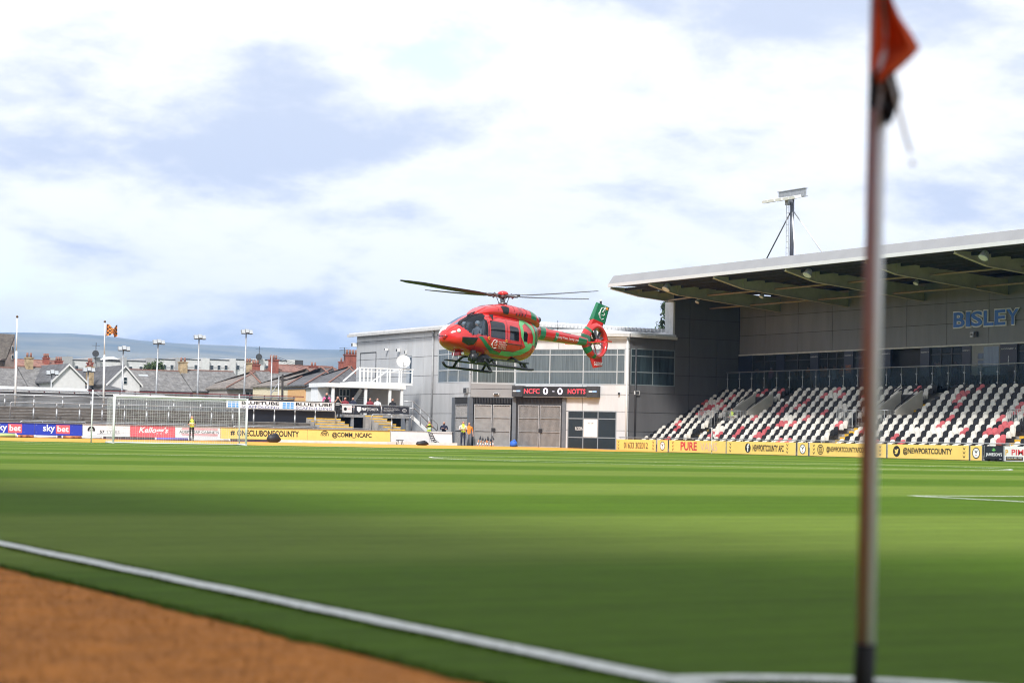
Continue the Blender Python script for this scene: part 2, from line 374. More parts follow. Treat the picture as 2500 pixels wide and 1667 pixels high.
for j in range(1, ny): y = L+D_*j/ny; strand((h-3.7, y, 2.5-.13*j/ny), (h+3.7, y, 2.5-.13*j/ny), .05)
for s in (-1, 1):
    for j in range(nz+1): z = .06+2.34*j/nz; strand((h+s*3.7, L, z), (h+s*3.7, L+D_, z-.04), .03)
    for j in range(1, ny): y = L+D_*j/ny; strand((h+s*3.7, y, .05), (h+s*3.7, y, 2.45))
nm = mat('net cord', (.62, .63, .63), .8, var=.05); stuff(net.build('net', nm, g))
for k, (px0, py0, px1, py1, lb) in enumerate(((222.2, 1082.5, 227, 951.4, 'tall white net support pole left of the goal, ropes tied to it'), (584, 1087, 584.3, 962.2, 'tall white net support pole beside the steward side of the goal net'))):
    b_ = on_z(px0, py0, 0); Y = L+1.6; b_ = on_y(px0, py0, Y); t_ = on_y(px1, py1, Y); b_.z = 0
    p = thing('net_support_pole', lb, 'pole', b_); MB().cyl(b_, t_, .038, .033, n=10).build('pole_tube', gm, p, True)
    gx = h-3.7 if k == 0 else h+3.7
    MB().tube([t_-Vector((0,0,.08)), (t_+Vector((gx, L+D_, 2.36)))*.5-Vector((0,0,.1)), Vector((gx, L+D_, 2.36))], .009, 4).build('guy_rope', nm, p)

# ================================================================== BOARDS IN FRONT OF THE END TERRACE (plane y = YB)
YB = 124.0; ZB0, ZB1 = .30, 1.08
def bx(px): return on_y(px, 1045, YB).x
def end_board(px0, px1, m, label, z0=ZB0, z1=ZB1, y=YB, lean=.06):
    x0, x1 = bx(px0)+.012, bx(px1)-.012
    t = thing('advertising_board', label, 'advertising board', ((x0+x1)/2, y, z0))
    MB().obox((x0, y, z0), (x1-x0, 0, 0), (0, .03, 0), (0, lean, z1-z0)).build('panel', m, t)
    fr = MB(); fr.obox((x0, y-.008, z1-.012), (x1-x0, 0, 0), (0, .045, 0), (0, .002, .03)); fr.build('top_rail', galv, t)
    lg = MB()
    for q in (.12, .88): lg.box((x0+(x1-x0)*q-.03, y+.05, 0.1), (x0+(x1-x0)*q+.03, y+.10, z0+.2))
    lg.each('bracket', darkm, t)
    def P(fx, fz, off=.006): return Vector((x0+(x1-x0)*fx, y-off+lean*fz, z0+(z1-z0)*fz))
    def T(s, fx0, fx1, fz0, fz1, m2, bold=0, name='lettering', slant=0, off=.006):
        o = P(fx0, fz0, off); return text(t, s, o, P(fx1, fz0, off)-o, P(fx0, fz1, off)-o, m2, bold, name, slant)
    def B(fx0, fx1, fz0, fz1, m2, name='print_block', off=.004):
        o = P(fx0, fz0, off); return MB().obox(o, P(fx1, fz0, off)-o, P(fx0, fz1, off)-o, (0, .002, 0)).build(name, m2, t)
    def Rg(fx, fz, r0, r1, m2, n=28, name='emblem', off=.006, sx=1.0):
        c = P(fx, fz, off); mb = MB(); vs_ = []
        for i in range(n): a = 2*math.pi*i/n; vs_ += [c+Vector((r0*sx*math.cos(a), 0, r0*math.sin(a))), c+Vector((r1*sx*math.cos(a), 0, r1*math.sin(a)))]
        mb.add(vs_, [(2*i, 2*i+1, (2*i+3)%(2*n), (2*i+2)%(2*n)) for i in range(n)]); return mb.build(name, m2, t)
    return t, T, B, Rg, P
def sky_board(px0, px1, label):
    t, T, B, Rg, P = end_board(px0, px1, blue, label)
    T('sky', .17, .42, .16, .88, whitep, .02); B(.44, .735, .14, .86, pink); T('bet', .47, .71, .30, .78, whitep, .02, off=.01)
    for fx, fz in ((.03, .83), (.03, .22), (.78, .83), (.78, .22)): Rg(fx, fz, 0, .012, whitep, 6, 'rivet')
sky_board(-32, 85, 'blue betting board with red word box at the yellow stairs end')
sky_board(85, 202, 'blue betting board with red word box beside the white tyre board')
t, T, B, Rg, P = end_board(202, 318, boardw, 'white tyre shop board with a black wheel drawing')
Rg(.18, .5, .13*1.0, .25, black); Rg(.18, .5, 0, .05, black)
for k in range(5):
    a = 2*math.pi*k/5+.3; c = P(.18, .5, .007); MB().bar(c, c+Vector((.14*math.cos(a), 0, .14*math.sin(a))), .002, .05, up=(0,1,0)).build('wheel_spoke', black, t)
T('57', .36, .46, .25, .50, black, .03); T('TYRES', .49, .78, .25, .50, mat('grey print', (.25, .25, .26), .5)); B(.30, .80, .17, .185, black)
t, T, B, Rg, P = end_board(318, 428, pink, 'red cereal board with white script lettering behind the net'); T("Kellogg's", .18, .82, .22, .86, whitep, .02, slant=.08)
t, T, B, Rg, P = end_board(428, 539, boardw, 'white cabinet maker board with black serif name and red stripes')
T('ADEPT GRP CABINETS', .09, .97, .40, .62, black, .004)
for i, fz in enumerate((.2, .27, .34, .68, .75, .82)): B(.12+.03*abs(2.5-i)/2.5, .94, fz, fz+.03, redp)
t, T, B, Rg, P = end_board(539, 752, yellow, 'long yellow board with black club hashtag')
T('#', .11, .16, .28, .74, black, .03); T('ONECLUBONECOUNTY', .185, .90, .25, .78, black, .03)
t, T, B, Rg, P = end_board(752, 954, yellow, 'long yellow board with black camera icon and community handle')
T('@COMM_NCAFC', .29, .77, .22, .76, black, .03)
c0 = P(.20, .5)
def roundsq(t, c, r, th, m2, U=Vector((1,0,0))):
    mb = MB(); vs_ = []; n = 32
    for i in range(n):
        a = 2*math.pi*i/n; q = (abs(math.cos(a))**5+abs(math.sin(a))**5)**(-.2)
        for rr in (r-th, r): vs_.append(c+U*(rr*q*math.cos(a))+Vector((0,0,rr*q*math.sin(a))))
    mb.add(vs_, [(2*i, 2*i+1, (2*i+3)%(2*n), (2*i+2)%(2*n)) for i in range(n)]); return mb.build('icon', m2, t)
Rg(.20, .5, .25, .30, black); roundsq(t, c0, .17, .045, black); Rg(.20, .5, .05, .095, black)
t, T, B, Rg, P = end_board(955, 1050, boardw, 'blank white board between the yellow handle board and the leaning end panel', lean=.03)
t, T, B, Rg, P = end_board(1050, 1108, boardw, 'blank white end panel beside the players gate', z0=.22, lean=.12)
MB().bar(P(.97, 0, .05)-Vector((0,0,.15)), P(.97, 1.0, .05), .05, .05).build('end_post', darkm, t)

# low white kerb and things lying below the boards
kb = MB().box((bx(640), 122.3, .10), (bx(1090), 122.6, .30)).build('kerb', mat('painted kerb', (.72, .70, .68), .8, var=.12, scale=2)); struct(kb)
kb2 = MB().box((-9, 122.9, .02), (bx(640), 123.3, .2)).build('kerb', mat('purple tarpaulin', (.09, .03, .07), .8, var=.3)); struct(kb2)
def low_pipe(px0, px1, m, label, r=.085, y=122.45):
    a = on_y(px0, 1069, y); b = on_y(px1, 1069, y); a.z = b.z = .12+r
    t = thing('foam_post_pad', label, 'post pad', (a+b)/2-Vector((0,0,r))); MB().cyl(a, b, r, n=10).build('pad', m, t, True)
    e = MB()
    for q in (a, b): e.cyl(q-Vector((.03,0,0)), q+Vector((.03,0,0)), r*1.12, n=10)
    e.each('end_cap', alu, t, True)
rust = mat('stained orange foam', (.50, .17, .06), .8, var=.6, scale=3, dirt=(.06, .03, .02)); grn = mat('pale green foam', (.45, .62, .25), .7)
low_pipe(-40, 38, grn, 'pale green padded tube lying below the blue betting board', .13)
low_pipe(42, 83, rust, 'stained orange padded tube below the joint of the blue boards'); low_pipe(86, 138, pipe, 'white padded tube lying between two orange tubes')
low_pipe(152, 200, rust, 'stained orange padded tube ending near the tyre board'); low_pipe(203, 250, pipe, 'white padded tube below the tyre board')
low_pipe(380, 460, mat('violet foam', (.16, .12, .45), .7), 'violet padded tube on the ground behind the goal net')
low_pipe(470, 560, pipe, 'long white padded tube beside the steward in the yellow vest')

# ================================================================== END TERRACE
ter = thing('standing_terrace', 'grey stepped standing terrace with steel crush barriers behind the goal', 'terrace', (35, 130, 0))
xa, xb = 10.0, bx(815)
ST = [(125.2+.62*i, .86+.215*i) for i in range(7)]
for i, (y, z) in enumerate(ST):
    MB().box((xa, y, z-.30 if i else 0), (xb, y+.64 if i < 6 else y+2.6, z)).build('terrace_step', conc_d, ter)
    MB().box((xa, y-.012, z-.035), (xb, y+.06, z+.004)).build('step_nosing', conc_e, ter)
zt = ST[-1][1]
for k in range(6):
    z = zt+.02+.165*k; MB().box((xa, 131.0+.02*(k%2), z), (xb, 131.06+.02*(k%2), z+.155)).build('rear_plank', steel_g, ter)
MB().box((xa, 131.12, zt), (xb, 131.2, zt+1.02)).build('rear_wall', darkm, ter)
tp = MB(); tp.cyl((xa, 130.9, zt+1.12), (xb, 130.9, zt+1.12), .05, n=8)
tp.build('top_rail', galv, ter, True)
def barrier(px0, px1, pyt, Y, zb, label, spacing=1.55, curved=True, hgt=None, slope=.0228):
    a = on_y(px0, pyt, Y); b = on_y(px1, pyt+slope*(px1-px0), Y); b.z = a.z
    t = thing('crush_barrier', label, 'barrier', (a.x, Y, zb))
    pts = [a, b]
    if curved: pts = [Vector((a.x, Y, zb)), a-Vector((0,0,.13)), a+Vector((.04,0,-.03)), a+Vector((.14,0,0)), b-Vector((.14,0,0)), b-Vector((.04,0,.03)), b-Vector((0,0,.13)), Vector((b.x, Y, zb))]
    MB().tube(pts, .036, 8).build('top_rail', galv, t, True)
    n = max(1, round((b.x-a.x)/spacing))
    for i in range(0 if not curved else 1, n+1 if not curved else n):
        x = a.x+(b.x-a.x)*i/n; m_ = MB(); m_.cyl((x, Y, zb), (x, Y, zb+(a.z-zb)*.62), .058, n=8); m_.cyl((x, Y, zb+(a.z-zb)*.62), (x, Y, zb+(a.z-zb)*.68), .058, .034, n=8); m_.cyl((x, Y, zb+(a.z-zb)*.68), (x, Y, a.z), .034, n=8)
        m_.build('post', galv, t, True)
    return t
barrier(25.5, 819, 981.2, 126.6, ST[2][1], 'long galvanised crush barrier with thick posts in the middle of the brown terrace steps')
barrier(50, 210, 1027, 125.35, ST[0][1], 'low front handrail above the blue betting boards'); barrier(222, 560, 1031.5, 125.35, ST[0][1], 'low front handrail behind the goal net')
barrier(570, 905, 1039.5, 125.35, ST[0][1], 'low front handrail above the yellow hashtag board')
barrier(-60, 555, 960.5, 129.6, ST[6][1], 'upper galvanised handrail in front of the planked terrace wall', 1.9, False)
# parapet panels and maroon rail at the back of the terrace
pp = thing('parapet', 'white panelled parapet with maroon posts along the back of the terrace', 'parapet', (30, 133, 2)); Yp = 133.0
def zp(px, py): return on_y(px, py, Yp).z
zt0 = zp(0, 945)
for k in range(12):
    x0 = on_y(-40+37*k, 950, Yp).x; x1 = on_y(-40+37*(k+1), 950, Yp).x
    MB().box((x0+.03, Yp, zt), (x1-.03, Yp+.04, zt0-.13)).build('panel', boardw, pp)
    MB().box((x0-.03, Yp-.03, zt), (x0+.03, Yp+.03, zt0-.02)).build('post', maroon, pp)
MB().box((on_y(-60, 945, Yp).x, Yp-.05, zt0-.10), (on_y(212, 945, Yp).x, Yp+.05, zt0+.09)).build('white_capping', alu, pp)
MB().box((on_y(212, 945, Yp).x, Yp-.03, zt0-.06), (on_y(742, 945, Yp).x, Yp+.03, zt0)).build('rail', maroon, pp)
for k in range(9): x = on_y(430+36*k, 950, Yp).x; MB().box((x-.03, Yp-.02, zt), (x+.03, Yp+.02, zt0-.06)).build('post', maroon, pp)
# navy hoarding with the scaffolding sign
nh = thing('panel_hoarding', 'navy panelled hoarding standing on the terrace under the scaffolding sign', 'hoarding', (bx(710), 127.6, 1.2)); Yn = 127.55
xs = [on_y(p, 1010, Yn).x for p in (596, 620, 671, 721, 771, 818)]; z0n = on_y(710, 1037, Yn).z; z1n = on_y(710, 998, Yn).z
for a, b in zip(xs, xs[1:]): MB().box((a+.02, Yn, z0n-.1), (b-.02, Yn+.05, z1n)).build('panel', navy, nh)
MB().box((xs[0], Yn-.02, z0n-.16), (xs[-1], Yn+.06, z0n-.09)).build('bottom_rail', galv, nh)
sg = thing('scaffolding_sign', 'white sign with blue bricks and a scaffolding firm name, twice', 'sign', (bx(690), Yn-.2, 2.4)); Ys = Yn-.25
o = on_y(553, 1000, Ys); a = on_y(816, 1001, Ys); z0s, z1s = on_y(690, 999.5, Ys).z, on_y(690, 979.5, Ys).z
MB().box((o.x, Ys, z0s), (a.x, Ys+.06, z1s)).build('panel', whitep, sg); MB().box((o.x-.02, Ys-.01, z1s), (a.x+.02, Ys+.07, z1s+.05)).build('frame', black, sg)
MB().box((o.x-.02, Ys-.01, z0s-.04), (a.x+.02, Ys+.07, z0s)).build('frame', galv, sg)
brick = mat('light blue print', (.10, .36, .75), .5); dbl = mat('dark blue print', (.03, .035, .22), .5)
for ox in (0, .5):
    Wd = a.x-o.x; Hh = z1s-z0s
    for r in range(3):
        for c in range(3):
            x = o.x+Wd*(ox+.012+.037*c); MB().box((x, Ys-.006, z0s+Hh*(.12+.27*r)), (x+Wd*.030, Ys-.002, z0s+Hh*(.33+.27*r))).build('logo_brick', brick, sg)
    text(sg, 'BLUETUBE', (o.x+Wd*(ox+.135), Ys-.006, z0s+Hh*.50), (Wd*.345, 0, 0), (0, 0, Hh*.40), black, .03)
    text(sg, 'SCAFFOLDING', (o.x+Wd*(ox+.135), Ys-.006, z0s+Hh*.08), (Wd*.345, 0, 0), (0, 0, Hh*.30), dbl, 0)
# stairs at the left end, stairs either side of the hospitality platform
def stair(name, label, xc0, xc1, n, y0, z0, dy, dz, xoff=0.0):
    t = thing(name, label, 'stairs', ((xc0+xc1)/2, y0, 0))
    for i in range(n):
        MB().box((xc0+xoff*i, y0+dy*i, 0), (xc1+xoff*i, y0+dy*(i+1)+.02, z0+dz*i)).build('step', conc, t)
        MB().box((xc0+xoff*i-.004, y0+dy*i-.012, z0+dz*i-.06), (xc1+xoff*i+.004, y0+dy*i+.07, z0+dz*i+.006)).build('step_edge', yedge, t)
    return t
stair('terrace_stairs', 'concrete stairs with yellow edges at the open end of the terrace', bx(-60), bx(17), 7, 125.1, .9, .5, .20, -.12)
stair('platform_stairs', 'concrete stairs with yellow edges between the navy hoarding and the platform', bx(818), bx(900), 9, 125.2, .9, .42, .19, -.13)
stair('side_stairs', 'concrete stairs with yellow edges below the grey handrail by the clubhouse', bx(990), bx(1032), 8, 125.3, .8, .42, .19, -.16)

# ================================================================== CLUBHOUSE
cl_lt = mat('light grey cladding', (.44, .447, .455), .5, var=.08, scale=.9, stretch=(1.6, 1.6, .3), rnd=.05)
cl_wh = mat('white cladding', (.55, .557, .57), .5, var=.08, scale=.9, stretch=(1.6, 1.6, .3), rnd=.03)
cl_md = mat('mid grey cladding', (.25, .25, .255), .5, var=.06, scale=.8, rnd=.04)
cl_dk = mat('dark grey cladding', (.10, .10, .103), .45, var=.10, scale=.9, stretch=(1.6, 1.6, .3), rnd=.05)
cl_bw = mat('grey stand cladding', (.19, .195, .205), .5, var=.09, scale=.9, stretch=(1.6, 1.6, .3), rnd=.05)
joint = mat('cladding joint', (.03, .03, .032), .7)
pane = mat('blind behind glass', (.095, .115, .118), .09, var=.4, scale=2.5, stretch=(6, 6, .15), spec=.8)
pane_d = mat('dark glass', (.025, .038, .044), .06, var=.5, scale=1.5, stretch=(3, 3, .3), spec=.7)
frame_g = mat('grey window frame', (.42, .45, .47), .45, var=.05)
def V3(P, s, z, u, n, off=0): return Vector((P[0], P[1], 0))+u*s+n*off+Vector((0,0,z))
def wall_axes(P, Q):
    u = Vector((Q[0]-P[0], Q[1]-P[1], 0)); Ln = u.length; u /= Ln; n = Vector((u.y, -u.x, 0))
    if (Vector((CAM.x, CAM.y, 0))-Vector((P[0], P[1], 0))).dot(n) < 0: n = -n
    return u, n, Ln
def panels(parent, P, Q, ss, zs, m, holes=(), gap=.032, proud=.035, back=True, zmax=None):
    u, n, Ln = wall_axes(P, Q); cnt = 0
    def piece(a, b, c, d):
        if b-a < .06 or d-c < .06: return
        top = d; MB().obox(V3(P, a+gap/2, c+gap/2, u, n), u*(b-a-gap), Vector((0,0,top-c-gap)), n*proud).build('panel', m, parent)
    for a, b in zip(ss, ss[1:]):
        for c, d in zip(zs, zs[1:]):
            rects = [(a, b, c, d)]
            for (h0, h1, k0, k1) in holes:
                nr = []
                for (p, q, r, t) in rects:
                    if h1 <= p or h0 >= q or k1 <= r or k0 >= t: nr.append((p, q, r, t)); continue
                    if h0 > p: nr.append((p, h0, r, t))
                    if h1 < q: nr.append((h1, q, r, t))
                    p2, q2 = max(p, h0), min(q, h1)
                    if k0 > r: nr.append((p2, q2, r, k0))
                    if k1 < t: nr.append((p2, q2, k1, t))
                rects = nr
            for r in rects: piece(*r)
    if back: MB().obox(V3(P, ss[0], zs[0], u, n, -.25), u*(ss[-1]-ss[0]), Vector((0,0,zs[-1]-zs[0])), n*.247).build('backing_wall', joint, parent)
    return u, n
def window(parent, P, Q, sx, zx, mp, mf=frame_g, fw=.07, proud=.03, panes=True):
    u, n, Ln = wall_axes(P, Q); w = thing_part('window', parent, P, sx, zx, u, n, mf, fw, proud)
    if panes:
        for a, b in zip(sx, sx[1:]):
            for c, d in zip(zx, zx[1:]):
                MB().obox(V3(P, a+fw*.4, c+fw*.4, u, n, .008), u*(b-a-fw*.8), Vector((0,0,d-c-fw*.8)), n*.012).build('pane', mp, w)
    return w
def thing_part(name, parent, P, sx, zx, u, n, mf, fw, proud):
    w = MB().obox(V3(P, sx[0]-fw/2, zx[0]-fw/2, u, n), u*(sx[-1]-sx[0]+fw), Vector((0,0,fw)), n*(proud+.02)).build(name, mf, parent)
    MB().obox(V3(P, sx[0]-fw/2, zx[-1]-fw/2, u, n), u*(sx[-1]-sx[0]+fw), Vector((0,0,fw)), n*(proud+.02)).build('head_rail', mf, w)
    for s in sx: MB().obox(V3(P, s-fw/2, zx[0]-fw/2, u, n), u*fw, Vector((0,0,zx[-1]-zx[0]+fw)), n*(proud+.016)).build('mullion', mf, w)
    for z in zx[1:-1]: MB().obox(V3(P, sx[0], z-fw/2, u, n), u*(sx[-1]-sx[0]), Vector((0,0,fw)), n*(proud+.008)).build('transom', mf, w)
    return w
pAf, pAB, pBC, pCD, pDr = (65.75, 145.3), (65.75, 125.4), (68.35, 123.5), (73.3, 116.0), (82.7, 116.0)
club = thing('clubhouse', 'grey panelled clubhouse with a ribbon window and mesh gates behind the helicopter', 'building', (72, 126, 0))
def S(P, Q, px, py): return on_w(P, Q, px, py)
def srange(P, Q, pxs, py=900): return [S(P, Q, p, py)[0] for p in pxs]
def zrange(P, Q, px, pys): return sorted(S(P, Q, px, p)[1] for p in pys)
# left wing (plane A)
LA = wall_axes(pAf, pAB)[2]; wA = srange(pAf, pAB, (1071, 1095, 1120, 1147)); zA = zrange(pAf, pAB, 1110, (933, 903, 864, 851))
gA0, gA1 = S(pAf, pAB, 1109, 1000)[0], LA-.12; gz = 3.62
dr = srange(pAf, pAB, (880, 919)); drz = zrange(pAf, pAB, 900, (935, 860)); dk = srange(pAf, pAB, (993, 1006)); dkz = zrange(pAf, pAB, 1000, (935, 869))
panels(club, pAf, pAB, srange(pAf, pAB, (870.5,)) + srange(pAf, pAB, (951, 1035)) + [wA[0]-.3, LA], [0, 1.0, 2.45, 3.9, 5.3, 6.75, 8.2, 8.82], cl_lt,
       [(wA[0], wA[-1], zA[0], zA[-1]), (gA0, LA, 0, gz), (dk[0], dk[1], dkz[0], dkz[1])])
window(club, pAf, pAB, wA, zA, pane)
u, n, _ = wall_axes(pAf, pAB)
mb = MB()
for a, b in ((dr[0], dr[0]+.07), (dr[1]-.07, dr[1])): mb.obox(V3(pAf, a, drz[0], u, n, .036), u*(b-a), Vector((0,0,drz[1]-drz[0])), n*.02)
mb.obox(V3(pAf, dr[0], drz[1]-.07, u, n, .036), u*(dr[1]-dr[0]), Vector((0,0,.07)), n*.024); mb.each('door_frame', darkm, club)
MB().obox(V3(pAf, dk[0], dkz[0], u, n, .0), u*(dk[1]-dk[0]), Vector((0,0,dkz[1]-dkz[0])), n*.02).build('balcony_door', mat('pale door', (.34, .37, .40), .4), club)
MB().obox(V3(pAf, dk[1]-.35, dkz[0], u, n, .02), u*.28, Vector((0,0,dkz[1]-dkz[0]-.1)), n*.01).build('door_glass', pane_d, club)
# faces B and C
LB = wall_axes(pAB, pBC)[2]; LC = wall_axes(pBC, pCD)[2]
zW = zrange(pBC, pCD, 1400, (938, 907, 866, 852.5))
panels(club, pAB, pBC, [0, LB], [gz, zA[0]-.5, zA[0], zW[-1], 8.5], cl_md, [(.05, LB-.05, zA[0], zW[-1])])
window(club, pAB, pBC, [.08]+srange(pAB, pBC, (1166, 1212))+[LB-.05], zW, pane)
sC = [.05]+srange(pBC, pCD, (1343, 1424.5, 1507, 1526))
gl = srange(pBC, pCD, (1387, 1424, 1460, 1504), 1050); glz = zrange(pBC, pCD, 1450, (1097, 1068, 1022, 1004)); gC1 = gl[0]-.4
panels(club, pBC, pCD, [0]+srange(pBC, pCD, (1424,))+[LC], [0, 1.4, glz[-1], gz+.3, zW[0], zW[-1], 8.3], cl_wh, [(.05, sC[-1], zW[0], zW[-1]), (0, gC1, 0, gz+.3), (gl[0], gl[-1], 0, glz[-1])])
window(club, pBC, pCD, sC, zW, pane); glz[0] = .06
gwin = window(club, pBC, pCD, gl, glz, pane_d, mat('blue grey frame', (.20, .225, .25), .5), panes=False)
uC, nC, _ = wall_axes(pBC, pCD)
cg = glass_mat('shop window glass', (.55, .62, .64), .35)
for a, b in zip(gl, gl[1:]):
    for c, d in zip(glz, glz[1:]): MB().obox(V3(pBC, a+.03, c+.03, uC, nC, .008), uC*(b-a-.06), Vector((0,0,d-c-.06)), nC*.012).build('pane', cg, gwin)
a, b = gl[1], gl[2]; MB().obox(V3(pBC, a+.04, glz[1]+.04, uC, nC, .03), uC*(b-a-.08), Vector((0,0,glz[2]-glz[1]-.08)), nC*.012).build('poster', boardw, club)
text(club, 'MARKET TAVERN', V3(pBC, a+.35, glz[1]+.95, uC, nC, .046), uC*(b-a-.7), (0,0,.12), black)
text(club, 'RODN', V3(pBC, gl[1]-.62, glz[1]+.5, uC, nC, .03), uC*.6, (0,0,.24), whitep)
# room behind the ground floor windows
rm = MB(); q0 = V3(pBC, gl[0]-.3, .02, uC, nC, -2.2); rm.obox(q0, uC*(gl[-1]-gl[0]+.6), (0,0,2.9), nC*.05); rm.each('room_wall', mat('dark interior', (.03, .032, .04), .8), club)
MB().obox(V3(pBC, gl[0]-.3, .0, uC, nC, -2.2), uC*(gl[-1]-gl[0]+.6), (0,0,.02), nC*2.1).build('room_floor', mat('brown floor', (.10, .05, .035), .7), club)
# gates
clothm = mat('beige gate sheeting', (.36, .35, .34), .8, var=.12, scale=2.5, bump=.2)
def gate(P, Q, s0, s1, leaves, label=None):
    u, n, _ = wall_axes(P, Q); w = (s1-s0)/leaves
    for k in range(leaves):
        a, b = s0+w*k+.03, s0+w*(k+1)-.03; z0, z1 = .12, gz-.5; mb = MB()
        fr = MB(); fr.obox(V3(P, a, z0, u, n, .0), u*(b-a), Vector((0,0,.06)), n*.06); gfr = fr.build('gate', galv, club)
        for q in ((a, z0+.06, .06, z1-z0-.12), (b-.06, z0+.06, .06, z1-z0-.12), (a, z1-.06, b-a, .06), (a+.06, z0+(z1-z0)*.36, b-a-.12, .04), (a+.06, z0+(z1-z0)*.68, b-a-.12, .04)):
            MB().obox(V3(P, q[0], q[1], u, n, .0), u*q[2], Vector((0,0,q[3])), n*.06).build('gate_frame', galv, gfr)
        nr = 22; vs_ = []
        for i in range(nr*2+1):
            s = a+.06+(b-a-.12)*i/(nr*2); off = .015 if i % 2 else -.02
            vs_ += [V3(P, s, z0+.06, u, n, off), V3(P, s, z1-.08+.03*math.sin(i*.9+k), u, n, off)]
        mb.add(vs_, [(2*i, 2*i+2, 2*i+3, 2*i+1) for i in range(nr*2)]); mb.build('gate_sheet', clothm, gfr)
        if k == 0: MB().obox(V3(P, b-.02, 1.15, u, n, .061), u*.3, Vector((0,0,.28)), n*.02).build('gate_latch', black, gfr)
    lv = MB()
    nl = max(6, int((s1-s0)/.11))
    for i in range(nl): lv.obox(V3(P, s0+(s1-s0)*(i+.3)/nl, gz-.42, u, n, -.04), u*.045, Vector((0,0,.40)), n*.06)
    stuff(lv.build('louvre', darkm, club))
gate(pAf, pAB, gA0+.2, LA-.2, 1); gate(pAB, pBC, .25, LB-.25, 2); gate(pBC, pCD, .3, gC1-.15, 2)
for P, Q, s in ((pAf, pAB, LA-.1), (pAB, pBC, LB-.02), (pBC, pCD, gC1+.1), (pAf, pAB, gA0-.02)):
    u, n, _ = wall_axes(P, Q); MB().obox(V3(P, s-.14, 0, u, n, -.2), u*.28, (0,0,gz), n*.33).build('gate_column', mat('blue grey column', (.12, .135, .155), .5), club)
for P, Q, a, b in ((pAf, pAB, gA0, LA), (pAB, pBC, 0, LB), (pBC, pCD, 0, gC1)):
    u, n, _ = wall_axes(P, Q); MB().obox(V3(P, a, 0, u, n, -.6), u*(b-a), (0,0,gz), n*.05).build('gate_backing', joint, club)
# wing wall D, lower and tall parts
wD = srange(pCD, pDr, (1545, 1593, 1646)); wD[0] = .12; zD = zrange(pCD, pDr, 1600, (941, 910, 871, 854))
panels(club, pCD, pDr, [0]+srange(pCD, pDr, (1682, 1749))+[9.35], [0, 1.35, 2.7, 4.05, 5.4, 6.75, 8.1], cl_dk, [(wD[0], wD[-1], zD[0], zD[-1])])
window(club, pCD, pDr, wD, zD, pane_d, mat('dark window frame', (.16, .19, .2), .5))
panels(club, (77.0, 116.0), pDr, [0]+srange((77.0, 116.0), pDr, (1682,))+[5.65], [8.1, 9.45, 10.9], cl_dk)
MB().box((76.88, 115.93, 8.30), (77.03, 117.0, 10.62)).build('pale_return', mat('pale flashing', (.55, .55, .55), .5), club)
MB().box((77.04, 116.26, 0), (85.7, 117.0, 11.48)).build('stair_tower', joint, club)
# roof, eaves, pipes
rf = MB(); pts = [(65.4, 146, 8.98), (65.4, 125.2, 8.98), (68.1, 123.1, 8.52), (73.15, 115.7, 8.3), (77.0, 115.7, 8.24), (77.0, 118.4, 8.8), (82, 130, 9.6), (80, 146, 9.3)]
c = (72, 131, 9.75); rf.add(pts+[c]+[(x, y, z-.12) for x, y, z in pts], [(i, (i+1)%8, 8) for i in range(8)]+[(i, 9+i, 9+(i+1)%8, (i+1)%8) for i in range(8)])
rfo = rf.build('roof', mat('white roof sheet', (.62, .63, .64), .45, var=.08, scale=1, stretch=(8, 1, 1)), club)
for a, b in zip(pts[:4], pts[1:5]):
    a, b = Vector(a), Vector(b); d = (b-a).normalized(); n = Vector((d.y, -d.x, 0)); n = -n if n.dot(CAM-a) < 0 else n
    MB().obox(a+n*.02-Vector((0,0,.34)), b-a, (0,0,.2), n*.14).build('gutter', mat('pale gutter', (.5, .5, .49), .5), rfo)
ridge = MB()
for i in range(46):
    t = i/45; x = 67.5+10.5*t; ridge.box((x, 122.6-6*t, 8.8-.32*t), (x+.11, 125-4*t, 9.02-.3*t))
stuff(ridge.build('roof_ribs', MATS['white roof sheet'], rfo))
uA, nA, _ = wall_axes(pAf, pAB)
for P, Q, px, y0, y1, m, r in ((pAf, pAB, 1056, 1045, 806, mat('grey pipe', (.30, .31, .32), .5), .07), (pBC, pCD, 1529.5, 1098, 824, alu, .07), (pCD, pDr, 1547, 1090, 845, darkm, .06)):
    u, n, _ = wall_axes(P, Q); s, z0 = S(P, Q, px, y0); _, z1 = S(P, Q, px, y1); MB().cyl(V3(P, max(s, .06), max(0, z0), u, n, .12), V3(P, max(s, .06), z1, u, n, .12), r, n=10).build('downpipe', m, club, True)
# scoreboard
sb = thing('scoreboard', 'long black electronic scoreboard reading nil nil on the white clubhouse wall', 'scoreboard', V3(pBC, 4, 3.8, uC, nC))
z0, z1 = zrange(pBC, pCD, 1365, (969.5, 942.5)); s0, s1 = .02, S(pBC, pCD, 1466, 955)[0]
MB().obox(V3(pBC, s0, z0+.06, uC, nC, .05), uC*(s1-s0), (0,0,z1-z0-.1), nC*.42).build('screen', mat('black screen', (.018, .018, .02), .4), sb)
for a in (s0-.01, s1-.85): MB().obox(V3(pBC, a, z0, uC, nC, .04), uC*.86, (0,0,z1-z0), nC*.46).build('end_housing', darkm, sb)
MB().obox(V3(pBC, s0+.85, z0-.02, uC, nC, .1), uC*(s1-s0-1.7), (0,0,.06), nC*.3).build('cable_tray', galv, sb)
def emis(name, col, st):
    m = bpy.data.materials.new(name); m.use_nodes = True; b = m.node_tree.nodes['Principled BSDF']; b.inputs['Base Color'].default_value = (*col, 1); b.inputs['Emission Color'].default_value = (*col, 1); b.inputs['Emission Strength'].default_value = st; MATS[name] = m; return m
ledr, ledw, ledb = emis('red lamps', (.62, .05, .07), .55), emis('white lamps', (.6, .6, .72), .6), emis('blue lamps', (.25, .4, .75), .4)
